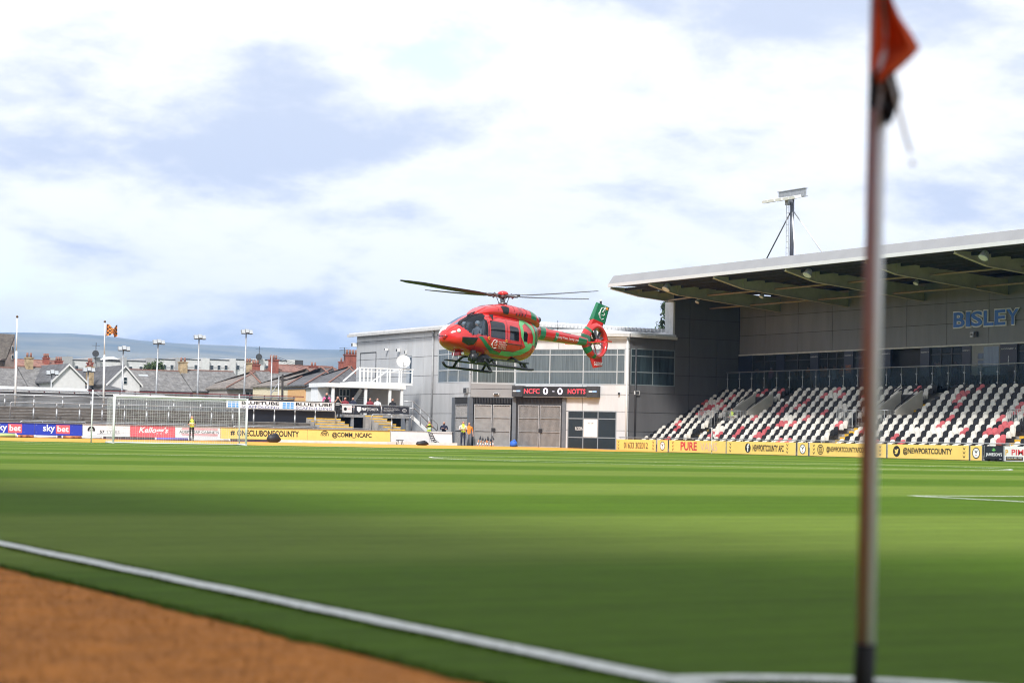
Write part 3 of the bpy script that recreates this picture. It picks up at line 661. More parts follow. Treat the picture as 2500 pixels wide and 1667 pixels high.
zl, zh = z0+(z1-z0)*.30, z0+(z1-z0)*.74; Ls = s1-s0
for s, f0, f1, m in (('NCFC', .14, .325, ledr), ('0', .365, .425, ledw), ('-', .475, .50, ledw), ('0', .535, .595, ledw), ('NOTTS', .655, .86, ledr)):
    zz0, zz1 = (zl, zh) if s not in '0-' else ((z0+(z1-z0)*.22, z0+(z1-z0)*.82) if s == '0' else (z0+(z1-z0)*.48, z0+(z1-z0)*.53))
    text(sb, s, V3(pBC, s0+Ls*f0, zz0, uC, nC, .478), uC*(Ls*(f1-f0)), (0,0,zz1-zz0), m, .02)
for f in (.01, .90): MB().obox(V3(pBC, s0+Ls*f, z0+(z1-z0)*.46, uC, nC, .505), uC*.28, (0,0,.09), nC*.003).build('maker_badge', whitep, sb); MB().obox(V3(pBC, s0+Ls*f+.3, z0+(z1-z0)*.46, uC, nC, .505), uC*.3, (0,0,.10), nC*.003).build('maker_badge', ledb, sb)
# small fittings on the walls
def fitting(name, label, cat, P, Q, px, py, w, hh, d, m):
    u, n, _ = wall_axes(P, Q); s, z = S(P, Q, px, py); t = thing(name, label, cat, V3(P, s, z-hh/2, u, n))
    MB().obox(V3(P, s-w/2, z-hh/2, u, n, .06), u*w, (0,0,hh), n*d).build('housing', m, t); MB().obox(V3(P, s-.03, z-.03, u, n, .035), u*.06, (0,0,.06), n*.03).build('bracket', galv, t)
    MB().obox(V3(P, s-w*.4, z-hh*.4, u, n, .06+d), u*w*.8, (0,0,hh*.8), n*.01).build('lens', darkm, t)
fitting('wall_light', 'grey twin wall light above the players gate', 'wall light', pAf, pAB, 1141, 953, .55, .4, .15, galv)
fitting('wall_light', 'cream bulkhead light above the double mesh gates', 'wall light', pAB, pBC, 1212, 962, .4, .12, .12, boardw)
fitting('floodlight_fitting', 'small white floodlight on the clubhouse wall above the dish', 'floodlight', pAf, pAB, 977, 855, .3, .25, .25, alu)
fitting('security_camera', 'small white security camera left of the wall floodlight', 'camera', pAf, pAB, 949, 853, .14, .16, .3, alu)
fitting('security_camera', 'white dome security camera at the top corner of the clubhouse', 'camera', pAf, pAB, 872, 842, .3, .3, .4, alu)
fitting('sensor', 'white oval sensor between the floodlight and the balcony door', 'sensor', pAf, pAB, 993, 860, .2, .3, .1, alu)
fitting('junction_box', 'white junction box on the dark wall beside the downpipe', 'box', pCD, pDr, 1553, 959, .42, .25, .1, alu)
fitting('security_camera', 'small dark camera near the white downpipe on the white wall', 'camera', pBC, pCD, 1513, 961, .1, .16, .15, darkm)

# satellite dish on the balcony rail
Yd = 132.0
dc = on_y(985, 882, Yd); dish = thing('satellite_dish', 'large white satellite dish on the white balcony rail', 'satellite dish', (dc.x, dc.y, dc.z-.9))
mb = MB(); ax = (Vector((-.35, -.85, .35))).normalized(); X = ax.orthogonal().normalized(); Yv = ax.cross(X); vs_ = [dc-ax*.12]
for r in range(1, 6):
    rr = .52*r/5; vs_ += [dc-ax*(.12*(1-(r/5)**2))+(X*math.cos(2*math.pi*i/28)+Yv*math.sin(2*math.pi*i/28))*rr for i in range(28)]
mb.add(vs_, [(0, 1+i, 1+(i+1)%28) for i in range(28)]+[(1+28*r+i, 1+28*(r+1)+i, 1+28*(r+1)+(i+1)%28, 1+28*r+(i+1)%28) for r in range(4) for i in range(28)])
mb.build('reflector', mat('dish white', (.62, .62, .61), .5), dish, True); MB().tube([dc-Vector((0,0,.5)), dc-Vector((0,0,.42))+ax*.25, dc+ax*.42-Vector((0,0,.2))], .025, 6).build('feed_arm', galv, dish)
MB().cyl(dc+ax*.42-Vector((0,0,.24)), dc+ax*.42-Vector((0,0,.1)), .06).build('receiver', alu, dish); MB().cyl(dc-ax*.13, Vector((dc.x, dc.y, dc.z-.9)), .03).build('mast', galv, dish)

# ================================================================== HOSPITALITY PLATFORM AND BALCONY
hp = thing('hospitality_box', 'white canopied hospitality box with balcony beside the clubhouse', 'hospitality box', (60, 131, 0)); Yc = 131.2
def X(px, py, Y): return on_y(px, py, Y).x
def Zh(px, py, Y): return on_y(px, py, Y).z
zc0, zc1 = Zh(890, 947, Yc), Zh(890, 937, Yc)
MB().box((X(797, 940, Yc), Yc, zc0), (X(991, 940, Yc), Yc+3.2, zc1)).build('canopy', alu, hp)
Yb = 132.0; zb0, zb1 = Zh(940, 944, Yb), Zh(940, 935.5, Yb); zr = Zh(940, 901, Yb); xl, xr = X(878, 930, Yb), X(1007.5, 930, Yb)
MB().box((xl, Yb, zc1+.003), (xr, Yb+3.5, zc1+.18)).build('balcony_floor', alu, hp); zf = zc1+.18
for k, px in enumerate((879, 888.5, 898, 907, 921, 929, 946, 952, 975, 980, 1006.5)): x = X(px, 920, Yb); MB().box((x-.04, Yb-.02, zf), (x+.04, Yb+.05, zr)).build('baluster', alu, hp)
MB().box((xl-.05, Yb-.04, zr), (xr+.05, Yb+.06, zr+.08)).build('balcony_rail', alu, hp); MB().box((xl, Yb-.01, zr-.24), (xr, Yb+.03, zr-.18)).build('balcony_rail', alu, hp)
MB().box((xr-.04, Yb+.06, zr), (xr+.05, Yb+3.4, zr+.08)).build('balcony_rail', alu, hp)
MB().bar((xl-1.2, Yb+.3, zf), (xl, Yb+.3, zr), .08, .08).build('stair_rail', alu, hp); MB().bar((xl+1.3, Yb+.8, zf), (xl+2.6, Yb+.8, zr-.1), .08, .08).build('stair_rail', alu, hp)
zpl = Zh(920, 1013, 128.6)
for px in (815, 895, 954, 983): x = X(px, 960, Yc); MB().box((x-.1, Yc+.1, zpl), (x+.1, Yc+.25, zc0)).build('canopy_post', alu, hp)
bei = mat('beige wall', (.50, .45, .40), .7, var=.06)
MB().box((X(900, 970, 134), 134, zpl-.3), (X(982, 970, 134), 134.1, zc0)).build('rear_wall', bei, hp)
MB().box((X(815, 970, 134.4), 134.4, zpl-.3), (X(900, 970, 134.4), 134.5, zc0)).build('rear_wall', mat('taupe wall', (.30, .27, .25), .7), hp)
MB().box((X(776, 960, 133), 133, 0), (X(817, 960, 133), 134.3, Zh(790, 938, 133))).build('side_wall', alu, hp)
MB().box((X(802, 955, 133), 132.96, Zh(802, 962, 133)), (X(811, 955, 133), 132.99, Zh(802, 945, 133))).build('vent', mat('vent grey', (.2, .21, .2), .6), hp)
wf = MB(); x0, x1 = X(832, 960, 134), X(857, 960, 134); z0, z1 = Zh(845, 985, 134), Zh(845, 949, 134)
wfo = MB().box((x0, 134.3, z0), (x1, 134.36, z1)).build('window', pane, hp)
for q in (0, .33, .66, 1): MB().box((x0+(x1-x0)*q-.04, 134.24, z0), (x0+(x1-x0)*q+.04, 134.29, z1)).build('mullion', alu, wfo)
for q in (0, .5, 1): MB().box((x0, 134.22, z0+(z1-z0)*q-.04), (x1, 134.24, z0+(z1-z0)*q+.04)).build('transom', alu, wfo)
a, b = on_y(856, 988, 133.2), on_y(882, 950, 133.2); MB().bar(a, b, .06, .28).build('stair_stringer', alu, hp)
for k in range(7):
    q = a+(b-a)*(k+.5)/7; MB().box((q.x+.05, 133.2, q.z-.04), (q.x+1.0, 134.2, q.z+.03)).build('stair_tread', galv, hp)
# platform
pl = thing('viewing_platform', 'grey steel viewing platform hung with black car dealer banners', 'platform', (60, 129, 0)); Yf = 128.6
x0, x1 = X(836, 1013, Yf), X(1000, 1013, Yf); MB().box((x0, Yf, zpl-.2), (x1, 133.9, zpl)).build('deck', galv, pl)
for px in (862, 929, 996): x = X(px, 1030, Yf); MB().box((x-.1, Yf+.1, .9), (x+.1, Yf+.3, zpl-.2)).build('leg', galv, pl)
zrl = Zh(920, 989.5, Yf); MB().cyl((X(822, 989, Yf), Yf, zrl), (X(1002, 989, Yf), Yf, zrl), .035).build('rail', galv, pl, True)
for px in (836, 864, 931, 998): x = X(px, 1000, Yf); MB().cyl((x, Yf, zpl), (x, Yf, zrl), .03).build('rail_post', galv, pl, True)
MB().box((x0+.3, Yf+.8, .9), (x1-.3, 133.8, zpl-.205)).build('underside_shade', mat('underside shade black', (.012, .012, .012), .9), pl)  # near-black block stands in for the shade under the deck
bz0, bz1 = Zh(920, 1009, Yf-.06), Zh(920, 991, Yf-.06)
def banner(px0, px1, m, label):
    xx0, xx1 = X(px0, 1000, Yf-.06), X(px1, 1000, Yf-.06); t = thing('banner', label, 'banner', ((xx0+xx1)/2, Yf-.06, bz0)); MB().box((xx0, Yf-.07, bz0), (xx1, Yf-.05, bz1)).build('cloth', m, t)
    for q in (.02, .98): MB().cyl((xx0+(xx1-xx0)*q, Yf-.05, bz1-.03), (xx0+(xx1-xx0)*q, Yf, zrl), .008, n=5).build('tie', black, t)
    return t, lambda s, a, b, c, d, m2, bold=0: text(t, s, (xx0+(xx1-xx0)*a, Yf-.075, bz0+(bz1-bz0)*c), ((xx1-xx0)*(b-a), 0, 0), (0, 0, (bz1-bz0)*(d-c)), m2, bold), xx0, xx1
navyb = mat('charcoal banner', (.022, .024, .034), .6)
t, T, q0, q1 = banner(835, 859, boardw, 'small white banner with a crest on the platform rail'); MB().cyl((q0+.25, Yf-.08, (bz0+bz1)/2), (q0+.25, Yf-.071, (bz0+bz1)/2), .12, n=16).build('crest', black, t); T('CLUB', .5, .85, .45, .6, redp)
t, T, q0, q1 = banner(866, 928, navyb, 'charcoal banner with white dealer name and shield beside the small white banner'); T('FRF', .27, .46, .34, .70, whitep, .03); T('|', .485, .495, .25, .8, whitep); T('TOYOTA', .52, .93, .34, .70, whitep, .01)
xs_ = q0+(q1-q0)*.16; zz = (bz0+bz1)/2; MB().prism([(xs_-.17, Yf-.08, zz+.17), (xs_+.17, Yf-.08, zz+.17), (xs_+.15, Yf-.08, zz-.08), (xs_, Yf-.08, zz-.22), (xs_-.15, Yf-.08, zz-.08)], (0, .008, 0)).build('shield', whitep, t); T('4', .145, .18, .35, .62, navyb, .02)
t, T, q0, q1 = banner(934, 998, navyb, 'charcoal banner with white lines of print and an oval badge near the stairs')
for k, s in enumerate(('WALES LARGEST SELECTION OF', 'SELF CHARGING HYBRID VEHICLES', 'FRFTOYOTA.CO.UK')): T(s, .04, (.60, .64, .42)[k], .68-.20*k, .78-.20*k, whitep)
for rx, rz in ((.17, .12), (.06, .115)):
    mb = MB(); c = Vector((q0+(q1-q0)*.83, Yf-.076, zz)); vs_ = []
    for i in range(24):
        an = 2*math.pi*i/24; vs_ += [c+Vector((rx*math.cos(an), 0, rz*math.sin(an))), c+Vector(((rx-.022)*math.cos(an), 0, (rz-.022)*math.sin(an)))]
    mb.add(vs_, [(2*i, 2*i+1, (2*i+3)%48, (2*i+2)%48) for i in range(24)]); mb.build('badge_ring', whitep, t)
barrier(908, 1005, 1011, 126.4, 1.0, 'steel crush barrier in front of the black void below the platform', 1.5)
# grey handrail down the side stairs
hr = thing('stair_handrail', 'grey double handrail sloping down beside the clubhouse stairs', 'handrail', on_y(1040, 1080, 127.5)); Yh = 127.5
for pts in (((986, 979.6), (1008, 979.6), (1068, 1035), (1068, 1050)), ((1000, 996), (1012, 997), (1066, 1051))): MB().tube([on_y(p, q, Yh) for p, q in pts], .035, 8).build('rail', galv, hr, True)
for p, q, q2 in ((1008, 980, 1022), (1026, 996, 1035), (1047, 1016, 1050)): MB().cyl(on_y(p, q, Yh), on_y(p, q2, Yh), .03).build('post', galv, hr, True)
MB().bar(on_y(1004, 1016, Yh+.1), on_y(1042, 1052, Yh+.1), .06, .25).build('stringer', alu, hr)

# ================================================================== SEATED STAND
XBo, XR0, XBW = 71.8, 71.6, 82.7
XS0, DX, DZ, NR = 74.25, .72, .383, 10
ZS0 = .22                                  # floor of the first row
YN, YFAR = 60.0, 115.85
stand = thing('main_stand', 'large grey cantilever roofed stand with tiers of plastic seats', 'stand', (78, 98, 0))
AIS = [110.2, 94.9, 79.6]
def rowx(k): return XS0+DX*k
def rowz(k): return ZS0+DZ*k
for k in range(NR): MB().box((rowx(k)-.32, YN, 0), (rowx(k)+.42, YFAR, rowz(k))).build('tier', conc, stand)
MB().box((72.2, YN, 0), (73.94, YFAR, .06)).build('front_walkway', conc, stand)
ZT = 4.05
MB().box((rowx(NR-1)+.42, YN, 0), (XBW, YFAR, ZT)).build('concourse', conc, stand)
# seats
def seat_mesh(name, m):
    mb = MB(); n = 7
    def shell(x, z0, z1, wd, lean, bulge, th):
        prof = [(-wd/2, z0), (wd/2, z0)]
        prof += [(wd/2*math.cos(a)*1.0, z1-wd*.30+wd*.30*math.sin(a)) for a in [math.pi*i/n for i in range(n+1)]]
        f = [(x+lean*(z-z0)-bulge*(1-(2*y/wd)**2)*.5, y, z) for y, z in prof]; k = len(f)
        b = [(p[0]+th, p[1], p[2]) for p in f]; cz = (z0+z1)/2
        mb.add(f+b, [tuple(range(k))[::-1], tuple(range(k, 2*k))]+[(i, (i+1)%k, k+(i+1)%k, k+i) for i in range(k)])
    shell(.16, .36, .86, .45, .16, -.06, .03); shell(-.10, .27, .66, .40, .12, -.06, .045)
    return mb.mesh(name, m)
sw, sb_, sr = mat('ivory seat plastic', (.70, .67, .60), .45, var=.06, rnd=.07), mat('black seat plastic', (.014, .0145, .017), .55, var=.1, rnd=.2, spec=.3), mat('faded red seat plastic', (.52, .10, .11), .45, var=.1, rnd=.12)
SM = [seat_mesh('seat_white', sw), seat_mesh('seat_black', sb_), seat_mesh('seat_red', sr)]
SL = [('ivory tip-up plastic seat bolted to the stand tiers', 'ivory seats in the stand'), ('black tip-up plastic seat bolted to the stand tiers', 'black seats in the stand'), ('faded red tip-up plastic seat bolted to the stand tiers', 'red seats in the stand')]
seats = []; pit = .472
def blocked(y, k):
    for a in AIS:
        if k < 5 and abs(y-a) < .80: return True
        if k == 4 and -2.6 < y-a < 2.7: return k >= 5
        if k >= 5 and k <= 7 and -3.5 < y-a < 1.0: return True
        if k >= 8 and -3.5 < y-a < -2.5: return True
    return False
for k in range(NR):
    ny_ = int((YFAR-.35-66)/pit)
    for i in range(ny_):
        y = YFAR-.35-pit*i
        if blocked(y, k): continue
        c = 2 if random.random() < .11 else ((i+k) % 2 if random.random() < .95 else 0)
        seats.append((rowx(k), y, rowz(k), c))
view = []
for s in seats:
    v = Vector(s[:3])-CAM; zc = v.dot(_F); px = 1250+FPX*v.dot(_R)/zc
    view.append((v.length, s))
view.sort(key=lambda q: q[0])
vis = [q for q in view if (lambda v: 1250+FPX*v.dot(_R)/v.dot(_F))(Vector(q[1][:3])-CAM) < 2505]
near = set(id(q[1]) for q in vis[:300]); rest = MB()
tmpl = [[tuple(v.co) for v in me.vertices] for me in SM]; tf = [[tuple(p.vertices) for p in me.polygons] for me in SM]
for d, s in view:
    if id(s) in near:
        o = mobj('stadium_seat', SM[s[3]], None, s[:3]); tag(o, SL[s[3]][0], 'seat', SL[s[3]][1])
    else: rest.add([(x+s[0], y+s[1], z+s[2]) for x, y, z in tmpl[s[3]]], tf[s[3]], s[3])
ro = stuff(rest.build('stadium_seats_far', [sw, sb_, sr])); ro['label'] = 'mass of ivory, black and red seats towards the far end of the stand'; ro['category'] = 'seats'
# seat bearer rails
for k in range(NR):
    prev = YFAR
    br = MB()
    for a in AIS+[None]:
        lo, hi = (a+.7, prev) if a else (YN, prev)
        if k >= 5 and a: lo = a+1.05
        if k >= 5 and prev != YFAR: hi = prev-2.2
        br.box((rowx(k)+.20, lo, rowz(k)+.27), (rowx(k)+.25, hi, rowz(k)+.33)); prev = a-.7 if a else None
    br.each('seat_bearer', darkm, stand)
# aisles with yellow nosings, vomitory walls and guard rails
cw = mat('vomitory concrete', (.56, .53, .47), .85, var=.1, scale=1.5, bump=.2)
for ai, a in enumerate(AIS):
    for k in range(5):
        for q in (0, 1):
            x = rowx(k)-.32+DX*.5*q; z = rowz(k)-DZ*(.5 if q == 0 else 0)
            if q == 0: MB().box((x-DX*.5, a-.55, 0.01), (x+.003, a+.55, z)).build('aisle_step', conc, stand)
            MB().box((x-DX*.5-.012, a-.62, z-.13), (x-DX*.5+.17, a+.62, z+.012)).build('step_nosing', yedge, stand)
    for k in range(5, 9):
        x = rowx(k)-.32; z = rowz(k)
        MB().box((x, a-3.35, z-.3), (x+.5, a-2.45, z+.012)).build('aisle_step', conc, stand); MB().box((x-.012, a-3.35, z-.14), (x+.12, a-2.45, z+.02)).build('step_nosing', yedge, stand)
    xv0, xv1 = rowx(4)+.45, rowx(7)+.4
    for yy in (a-2.42, a-.45):
        z0, z1 = rowz(4)-.25, rowz(4)+1.12
        MB().prism([(xv0, yy, z0), (xv1, yy, z0), (xv1, yy, rowz(7)+1.25), (xv0, yy, z1)], (0, .18, 0)).build('vomitory_wall', cw, stand)
        MB().tube([(xv0-.05, yy+.09, z1+.02), (xv0+.1, yy+.09, z1+.22), (xv1, yy+.09, rowz(7)+1.5)], .03, 6).build('wall_handrail', darkm, stand, True)
    MB().box((xv0+.02, a-2.24, rowz(4)-.2), (xv1, a-.45, rowz(4)-.05)).build('tunnel_floor', joint, stand)
    MB().box((xv1-.05, a-2.24, rowz(4)-.04), (xv1, a-.45, rowz(7)+1.0)).build('tunnel_mouth', joint, stand)
    for y0, y1 in ((a-2.3, a-.55), (a+.75, a+2.5)):
        gr = thing('guard_rail', 'barred guard rail %s the aisle at the %s opening' % ('between the concrete wall and' if y0 < a else 'across', ('dark end wall', 'corner flag', 'juice bar board')[ai]), 'guard rail', (rowx(4), (y0+y1)/2, rowz(4)))
        xx = rowx(4)-.25; z0, z1 = rowz(4)+.05, rowz(4)+1.12
        MB().tube([(xx+.75, y0, z1-.12), (xx+.45, y0, z1), (xx, y0+.1, z1), (xx, y1-.1, z1), (xx+.45, y1, z1), (xx+.75, y1, z1-.12)], .028, 6).build('top_rail', galv, gr, True)
        MB().cyl((xx, y0, z0+.08), (xx, y1, z0+.08), .02, n=6).build('bottom_rail', galv, gr)
        nb = 12
        for i in range(nb+1):
            y = y0+.1+(y1-y0-.2)*i/nb; MB().cyl((xx, y, z0), (xx, y, z1), .012 if i % 6 else .028, n=5).build('bar', galv, gr)
        for i in range(3):
            for y in (y0, y1): MB().cyl((xx+.2+.22*i, y, z0), (xx+.2+.22*i, y, z1-.02), .014, n=5).build('bar', galv, gr)
# glass balustrade along the concourse
bl = thing('glass_balustrade', 'clear glass balustrade with steel posts along the top of the seats', 'balustrade', (81.2, 98, ZT)); XG = 81.15
zt_ = 5.72; gcl = glass_mat('balustrade glass', (.72, .80, .80), .13)
for i in range(28):
    y = 115.2-1.46*i; MB().cyl((XG, y, ZT), (XG, y, zt_), .028, n=6).build('post', galv, bl, True)
    for z in (ZT+.55, ZT+1.2): MB().box((XG-.05, y-.06, z-.04), (XG+.05, y+.06, z+.04)).build('clamp', galv, bl)
    MB().box((XG-.008, y-1.41, ZT+.3), (XG+.008, y-.05, zt_-.1)).build('pane', gcl, bl)
MB().cyl((XG, 115.4, zt_), (XG, 73, zt_), .035, n=8).build('top_rail', galv, bl, True)
# black seats behind the glass
blk = SM[1]; bi = 0
for i in range(64):
    if i % 8 >= 6: continue
    y = 109.5-.58*i
    o = mobj('lounge_seat', blk, None, (82.0, y, ZT+.12)); o.scale = (1.05, 1.08, 1.15); tag(o, 'black padded seat behind the glass balustrade', 'seat', 'black seats behind the balustrade')
# back wall: panels above, glazed frontage below
zw0 = 7.08
panels(stand, (XBW, YFAR+.1), (XBW, YN), [0]+[3.1+3.82*i for i in range(14)], [zw0, 8.42, 9.72, 11.1], cl_bw)
MB().box((XBW-.10, YN, zw0-.10), (XBW-.0, YFAR+.1, zw0-.0)).build('wall_trim', mat('pale trim', (.6, .59, .56), .5), stand)
navyc = mat('navy pier', (.014, .02, .04), .4, var=.1)
lg = glass_mat('lounge glass', (.80, .84, .86), .20)
pxs = [1806, 1836, 1916, 1917, 1981, 2000, 2064, 2084, 2160, 2176, 2250, 2268, 2352, 2372, 2452, 2478, 2560]
MB().box((XBW+2.6, YN, ZT), (XBW+2.7, YFAR, zw0)).build('lounge_rear_wall', mat('lounge wall', (.05, .045, .042), .8, var=.3), stand)
MB().box((XBW+.03, YN, ZT-.1), (XBW+2.6, YFAR, ZT+.30)).build('lounge_floor', mat('lounge carpet', (.05, .03, .03), .9), stand)
MB().box((XBW+.01, YFAR-.02, ZT), (XBW+2.6, YFAR+.3, zw0)).build('lounge_end_wall', MATS['lounge wall'], stand)
MB().box((XBW+.05, YN, zw0), (XBW+2.7, YFAR, zw0+.2)).build('lounge_ceiling', mat('lounge ceiling', (.12, .12, .12), .8), stand)
MB().box((XBW+2.7, YN, 0), (XBW+2.9, YFAR+.1, 11.6)).build('rear_structure', joint, stand)
def yb(px): return on_x(px, 900, XBW).y
def lwin(p0, p1, n):
    y1, y0 = yb(p0), yb(p1); w = MB().box((XBW-.06, y0, ZT), (XBW+.02, y1, ZT+.08)).build('lounge_window', darkm, stand)
    for i in range(n+1): y = y0+(y1-y0)*i/n; MB().box((XBW-.05, y-.04, ZT), (XBW+.03, y+.04, zw0-.1)).build('mullion', darkm, w)
    for zq in (zw0-.55, ): MB().box((XBW-.04, y0, zq-.03), (XBW+.02, y1, zq+.03)).build('transom', darkm, w)
    for i in range(n):
        a, b = y0+(y1-y0)*i/n, y0+(y1-y0)*(i+1)/n; MB().box((XBW-.01, a+.04, ZT+.08), (XBW+.005, b-.04, zw0-.12)).build('pane', lg, w)
def pier(p0, p1, words=(), m=navyc):
    y1, y0 = yb(p0), yb(p1); p_ = MB().box((XBW-.12, y0, ZT), (XBW+.05, y1, zw0-.1)).build('pier', m, stand)
    return p_, y0, y1
def pier_text(p_, s, y0, y1, z0, z1, m, bold=0): return text(p_, s, (XBW-.128, y1, z0), (0, y0-y1, 0), (0, 0, z1-z0), m, bold)
for a, b in ((1806, 1837), (1898, 1917), (1981, 2001), (2064, 2086), (2155, 2177), (2250, 2272), (2352, 2373), (2445, 2486), (2560, 2600)):
    p_, y0, y1 = pier(a, b); mrg = (y1-y0)*.2
    if a > 1950: pier_text(p_, 'RODNEY 1', y0+mrg*.4, y1-mrg*.4, zw0-.42, zw0-.34, whitep)
    if a == 2064: pier_text(p_, 'FAMILY', y0+mrg, y1-mrg, zw0-1.25, zw0-1.02, mat('orange print', (.6, .2, .05), .5)); pier_text(p_, 'ZONE', y0+mrg, y1-mrg, zw0-1.55, zw0-1.32, MATS['orange print'])
    if a == 2445: pier_text(p_, 'B', y0+.75, y1-.75, zw0-1.35, zw0-.8, whitep, .02)
lwin(1837, 1898, 2); lwin(1917, 1981, 2); lwin(2001, 2064, 3); lwin(2086, 2155, 3); lwin(2272, 2352, 3); lwin(2486, 2560, 2)
y1, y0 = yb(2373), yb(2445); dd = MB().box((XBW-.05, y0, ZT), (XBW+.05, y1, zw0-.1)).build('lounge_door', mat('grey door', (.24, .235, .22), .5), stand)
for r in range(3):
    for c in range(2): MB().box((XBW-.07, y1-.6-.75*(c+1)+.1, ZT+1.2+.45*r), (XBW-.052, y1-.6-.75*c, ZT+1.55+.45*r)).build('door_light', pane_d, dd)
MB().box((XBW-.075, y0+.15, ZT+.1), (XBW-.055, y0+1.5, zw0-.2)).build('door_glass', pane, dd)
y1, y0 = yb(2177), yb(2250); MB().box((XBW+.5, y0, ZT), (XBW+.6, y1, zw0-.1)).build('dark_recess', joint, stand)
# BISLEY letters
sn = thing('wall_sign', 'large blue stand sponsor letters with white edges on the grey wall', 'sign', on_x(2410, 800, XBW))
za, zb_ = on_x(2330, 800, XBW).z, on_x(2330, 764, XBW).z; ya, ye = yb(2331), yb(2494)
blu = mat('blue sign face', (.02, .15, .55), .4); edge_ = mat('white sign edge', (.75, .75, .75), .4)
x_ = 0; wds = {'B': .20, 'I': .075, 'S': .20, 'L': .165, 'E': .18, 'Y': .20}; tot = sum(wds.values()); gapl = .012
for ch in 'BISLEY':
    w_ = wds[ch]/tot*(ye-ya)
    for off, m, bo, nm_, gw in ((-.12, edge_, .075, 'letter_edge', 0), (-.16, blu, .025, 'letter_face', 0)):
        mg_ = .075 if nm_ == 'letter_edge' else 0; text(sn, ch, (XBW+off, ya+x_+mg_, za-mg_), (0, w_*.90-2*mg_, 0), (0, 0, zb_-za+2*mg_), m, bo, nm_)
    x_ += w_
for nm_, lb, px, py, w_ in (('alarm_box', 'grey alarm box on the stand wall below the blue letters', 2378, 817, .32), ('alarm_bell', 'small dark bell beside the alarm box on the stand wall', 2388, 816, .14)):
    p = on_x(px, py, XBW); t = thing(nm_, lb, 'alarm', p); MB().box((XBW-.2, p.y-w_/2, p.z-.16), (XBW-.04, p.y+w_/2, p.z+.16)).build('housing', galv if w_ > .2 else darkm, t); MB().box((XBW-.22, p.y-w_/4, p.z-.05), (XBW-.201, p.y+w_/4, p.z+.05)).build('cover', darkm, t)
# roof
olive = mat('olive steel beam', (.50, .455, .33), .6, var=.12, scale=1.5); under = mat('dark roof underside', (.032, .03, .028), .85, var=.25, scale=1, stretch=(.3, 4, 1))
YR1 = 116.3
fas = mat('pale grey fascia', (.27, .272, .28), .5, var=.06, scale=.6); gut = mat('white gutter', (.62, .62, .62), .4, var=.03)
roof = MB().prism([(XR0+.02, YN, 11.62), (XR0+.45, YN, 12.22), (75.5, YN, 12.45), (XBW+3, YN, 11.75), (XBW+3, YN, 11.55), (74.5, YN, 11.70), (XR0+.05, YN, 11.50)], (0, YR1-YN, 0)).build('roof', fas, stand)
MB().box((XR0-.02, YN, 11.40), (XR0+.10, YR1+.02, 11.62)).build('gutter', gut, roof)
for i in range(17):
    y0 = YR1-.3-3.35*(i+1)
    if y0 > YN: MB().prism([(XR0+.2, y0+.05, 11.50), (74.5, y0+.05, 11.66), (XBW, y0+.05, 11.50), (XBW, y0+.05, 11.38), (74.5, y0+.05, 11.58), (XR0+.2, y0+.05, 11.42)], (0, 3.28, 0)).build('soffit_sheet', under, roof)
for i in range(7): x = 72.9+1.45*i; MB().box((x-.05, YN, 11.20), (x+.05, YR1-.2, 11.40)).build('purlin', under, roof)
BY = [116.1]+[111.2-7.63*i for i in range(7)]
for i, y in enumerate(BY):
    if y < YN: continue
    xe = 77.0 if i == 0 else XBW; ze = 10.62 if i == 0 else 9.97; kx = 74.0; kz = 10.72+ (.15 if i == 0 else 0)
    pr = [(XR0+.1, y, 11.40), (kx, y, 11.42), (xe, y, 10.9 if i else 11.3), (xe, y, ze), (kx, y, kz), (XR0+.1, y, 11.28)]
    b_ = MB().prism([(p[0], p[1]-.03, p[2]) for p in pr], (0, .06, 0)).build('roof_beam', olive, stand)
    lo = [(XR0+.1, 11.28), (kx, kz), (xe, ze)]
    for (xa_, za_), (xb2, zb2) in zip(lo, lo[1:]): MB().prism([(xa_, y-.14, za_-.03), (xb2, y-.14, zb2-.03), (xb2, y-.14, zb2), (xa_, y-.14, za_)], (0, .28, 0)).build('beam_flange', olive, b_)
    MB().box((kx-.03, y-.13, kz), (kx+.03, y+.13, 11.42)).build('stiffener', olive, b_)
tub = mat('tan tube', (.36, .27, .17), .6)
for i in range(len(BY)-1):
    if BY[i+1] > YN:
        MB().cyl((76.4, BY[i]-.2, 10.8 if i else 10.7), (76.4, BY[i+1]+.2, 10.8), .06, n=8).build('brace_tube', tub, stand, True)
        MB().cyl((80.0, BY[i]-.2, 10.3), (80.0, BY[i+1]+.2, 10.3), .06, n=8).build('brace_tube', tub, stand, True)
def lamp(px, py, x, label, big=True):
    p = on_x(px, py, x); t = thing('floodlight', label, 'floodlight', p); k = 1 if big else .6
    MB().cyl(p+Vector((0,0,.30*k)), p+Vector((.02,.02,.9)), .03).build('hanger', darkm, t)
    q0, q1 = p+Vector((.12*k, .02*k, .18*k)), p+Vector((-.10*k, -.02*k, -.16*k))
    MB().cyl(q0, q1, .17*k, .27*k, n=14).build('lamp_body', alu, t)
    for a in range(5): c = q0+(q1-q0)*(.1+.2*a); MB().cyl(c, c+(q1-q0)*.05, (.20+.022*a)*k, n=14).build('cooling_fin', galv, t)
    MB().cyl(q1, q1+(q1-q0)*.06, .24*k, n=14).build('lens', alu, t)
for px, py, lb in ((1628, 701, 'white floodlight under the roof edge at the far end of the stand'), (1973, 666, 'white floodlight under the roof edge below the roof mast'), (2403, 623, 'white floodlight under the roof edge above the blue letters')): lamp(px, py, 72.6, lb)
for px, py, lb in ((1703, 735, 'small hanging lamp under the roof beside the dark end wall'), (1860, 722, 'small hanging lamp under the roof near the back wall'), (2237, 689, 'small hanging lamp under the roof left of the blue letters')): lamp(px, py, 77.5, lb, False)
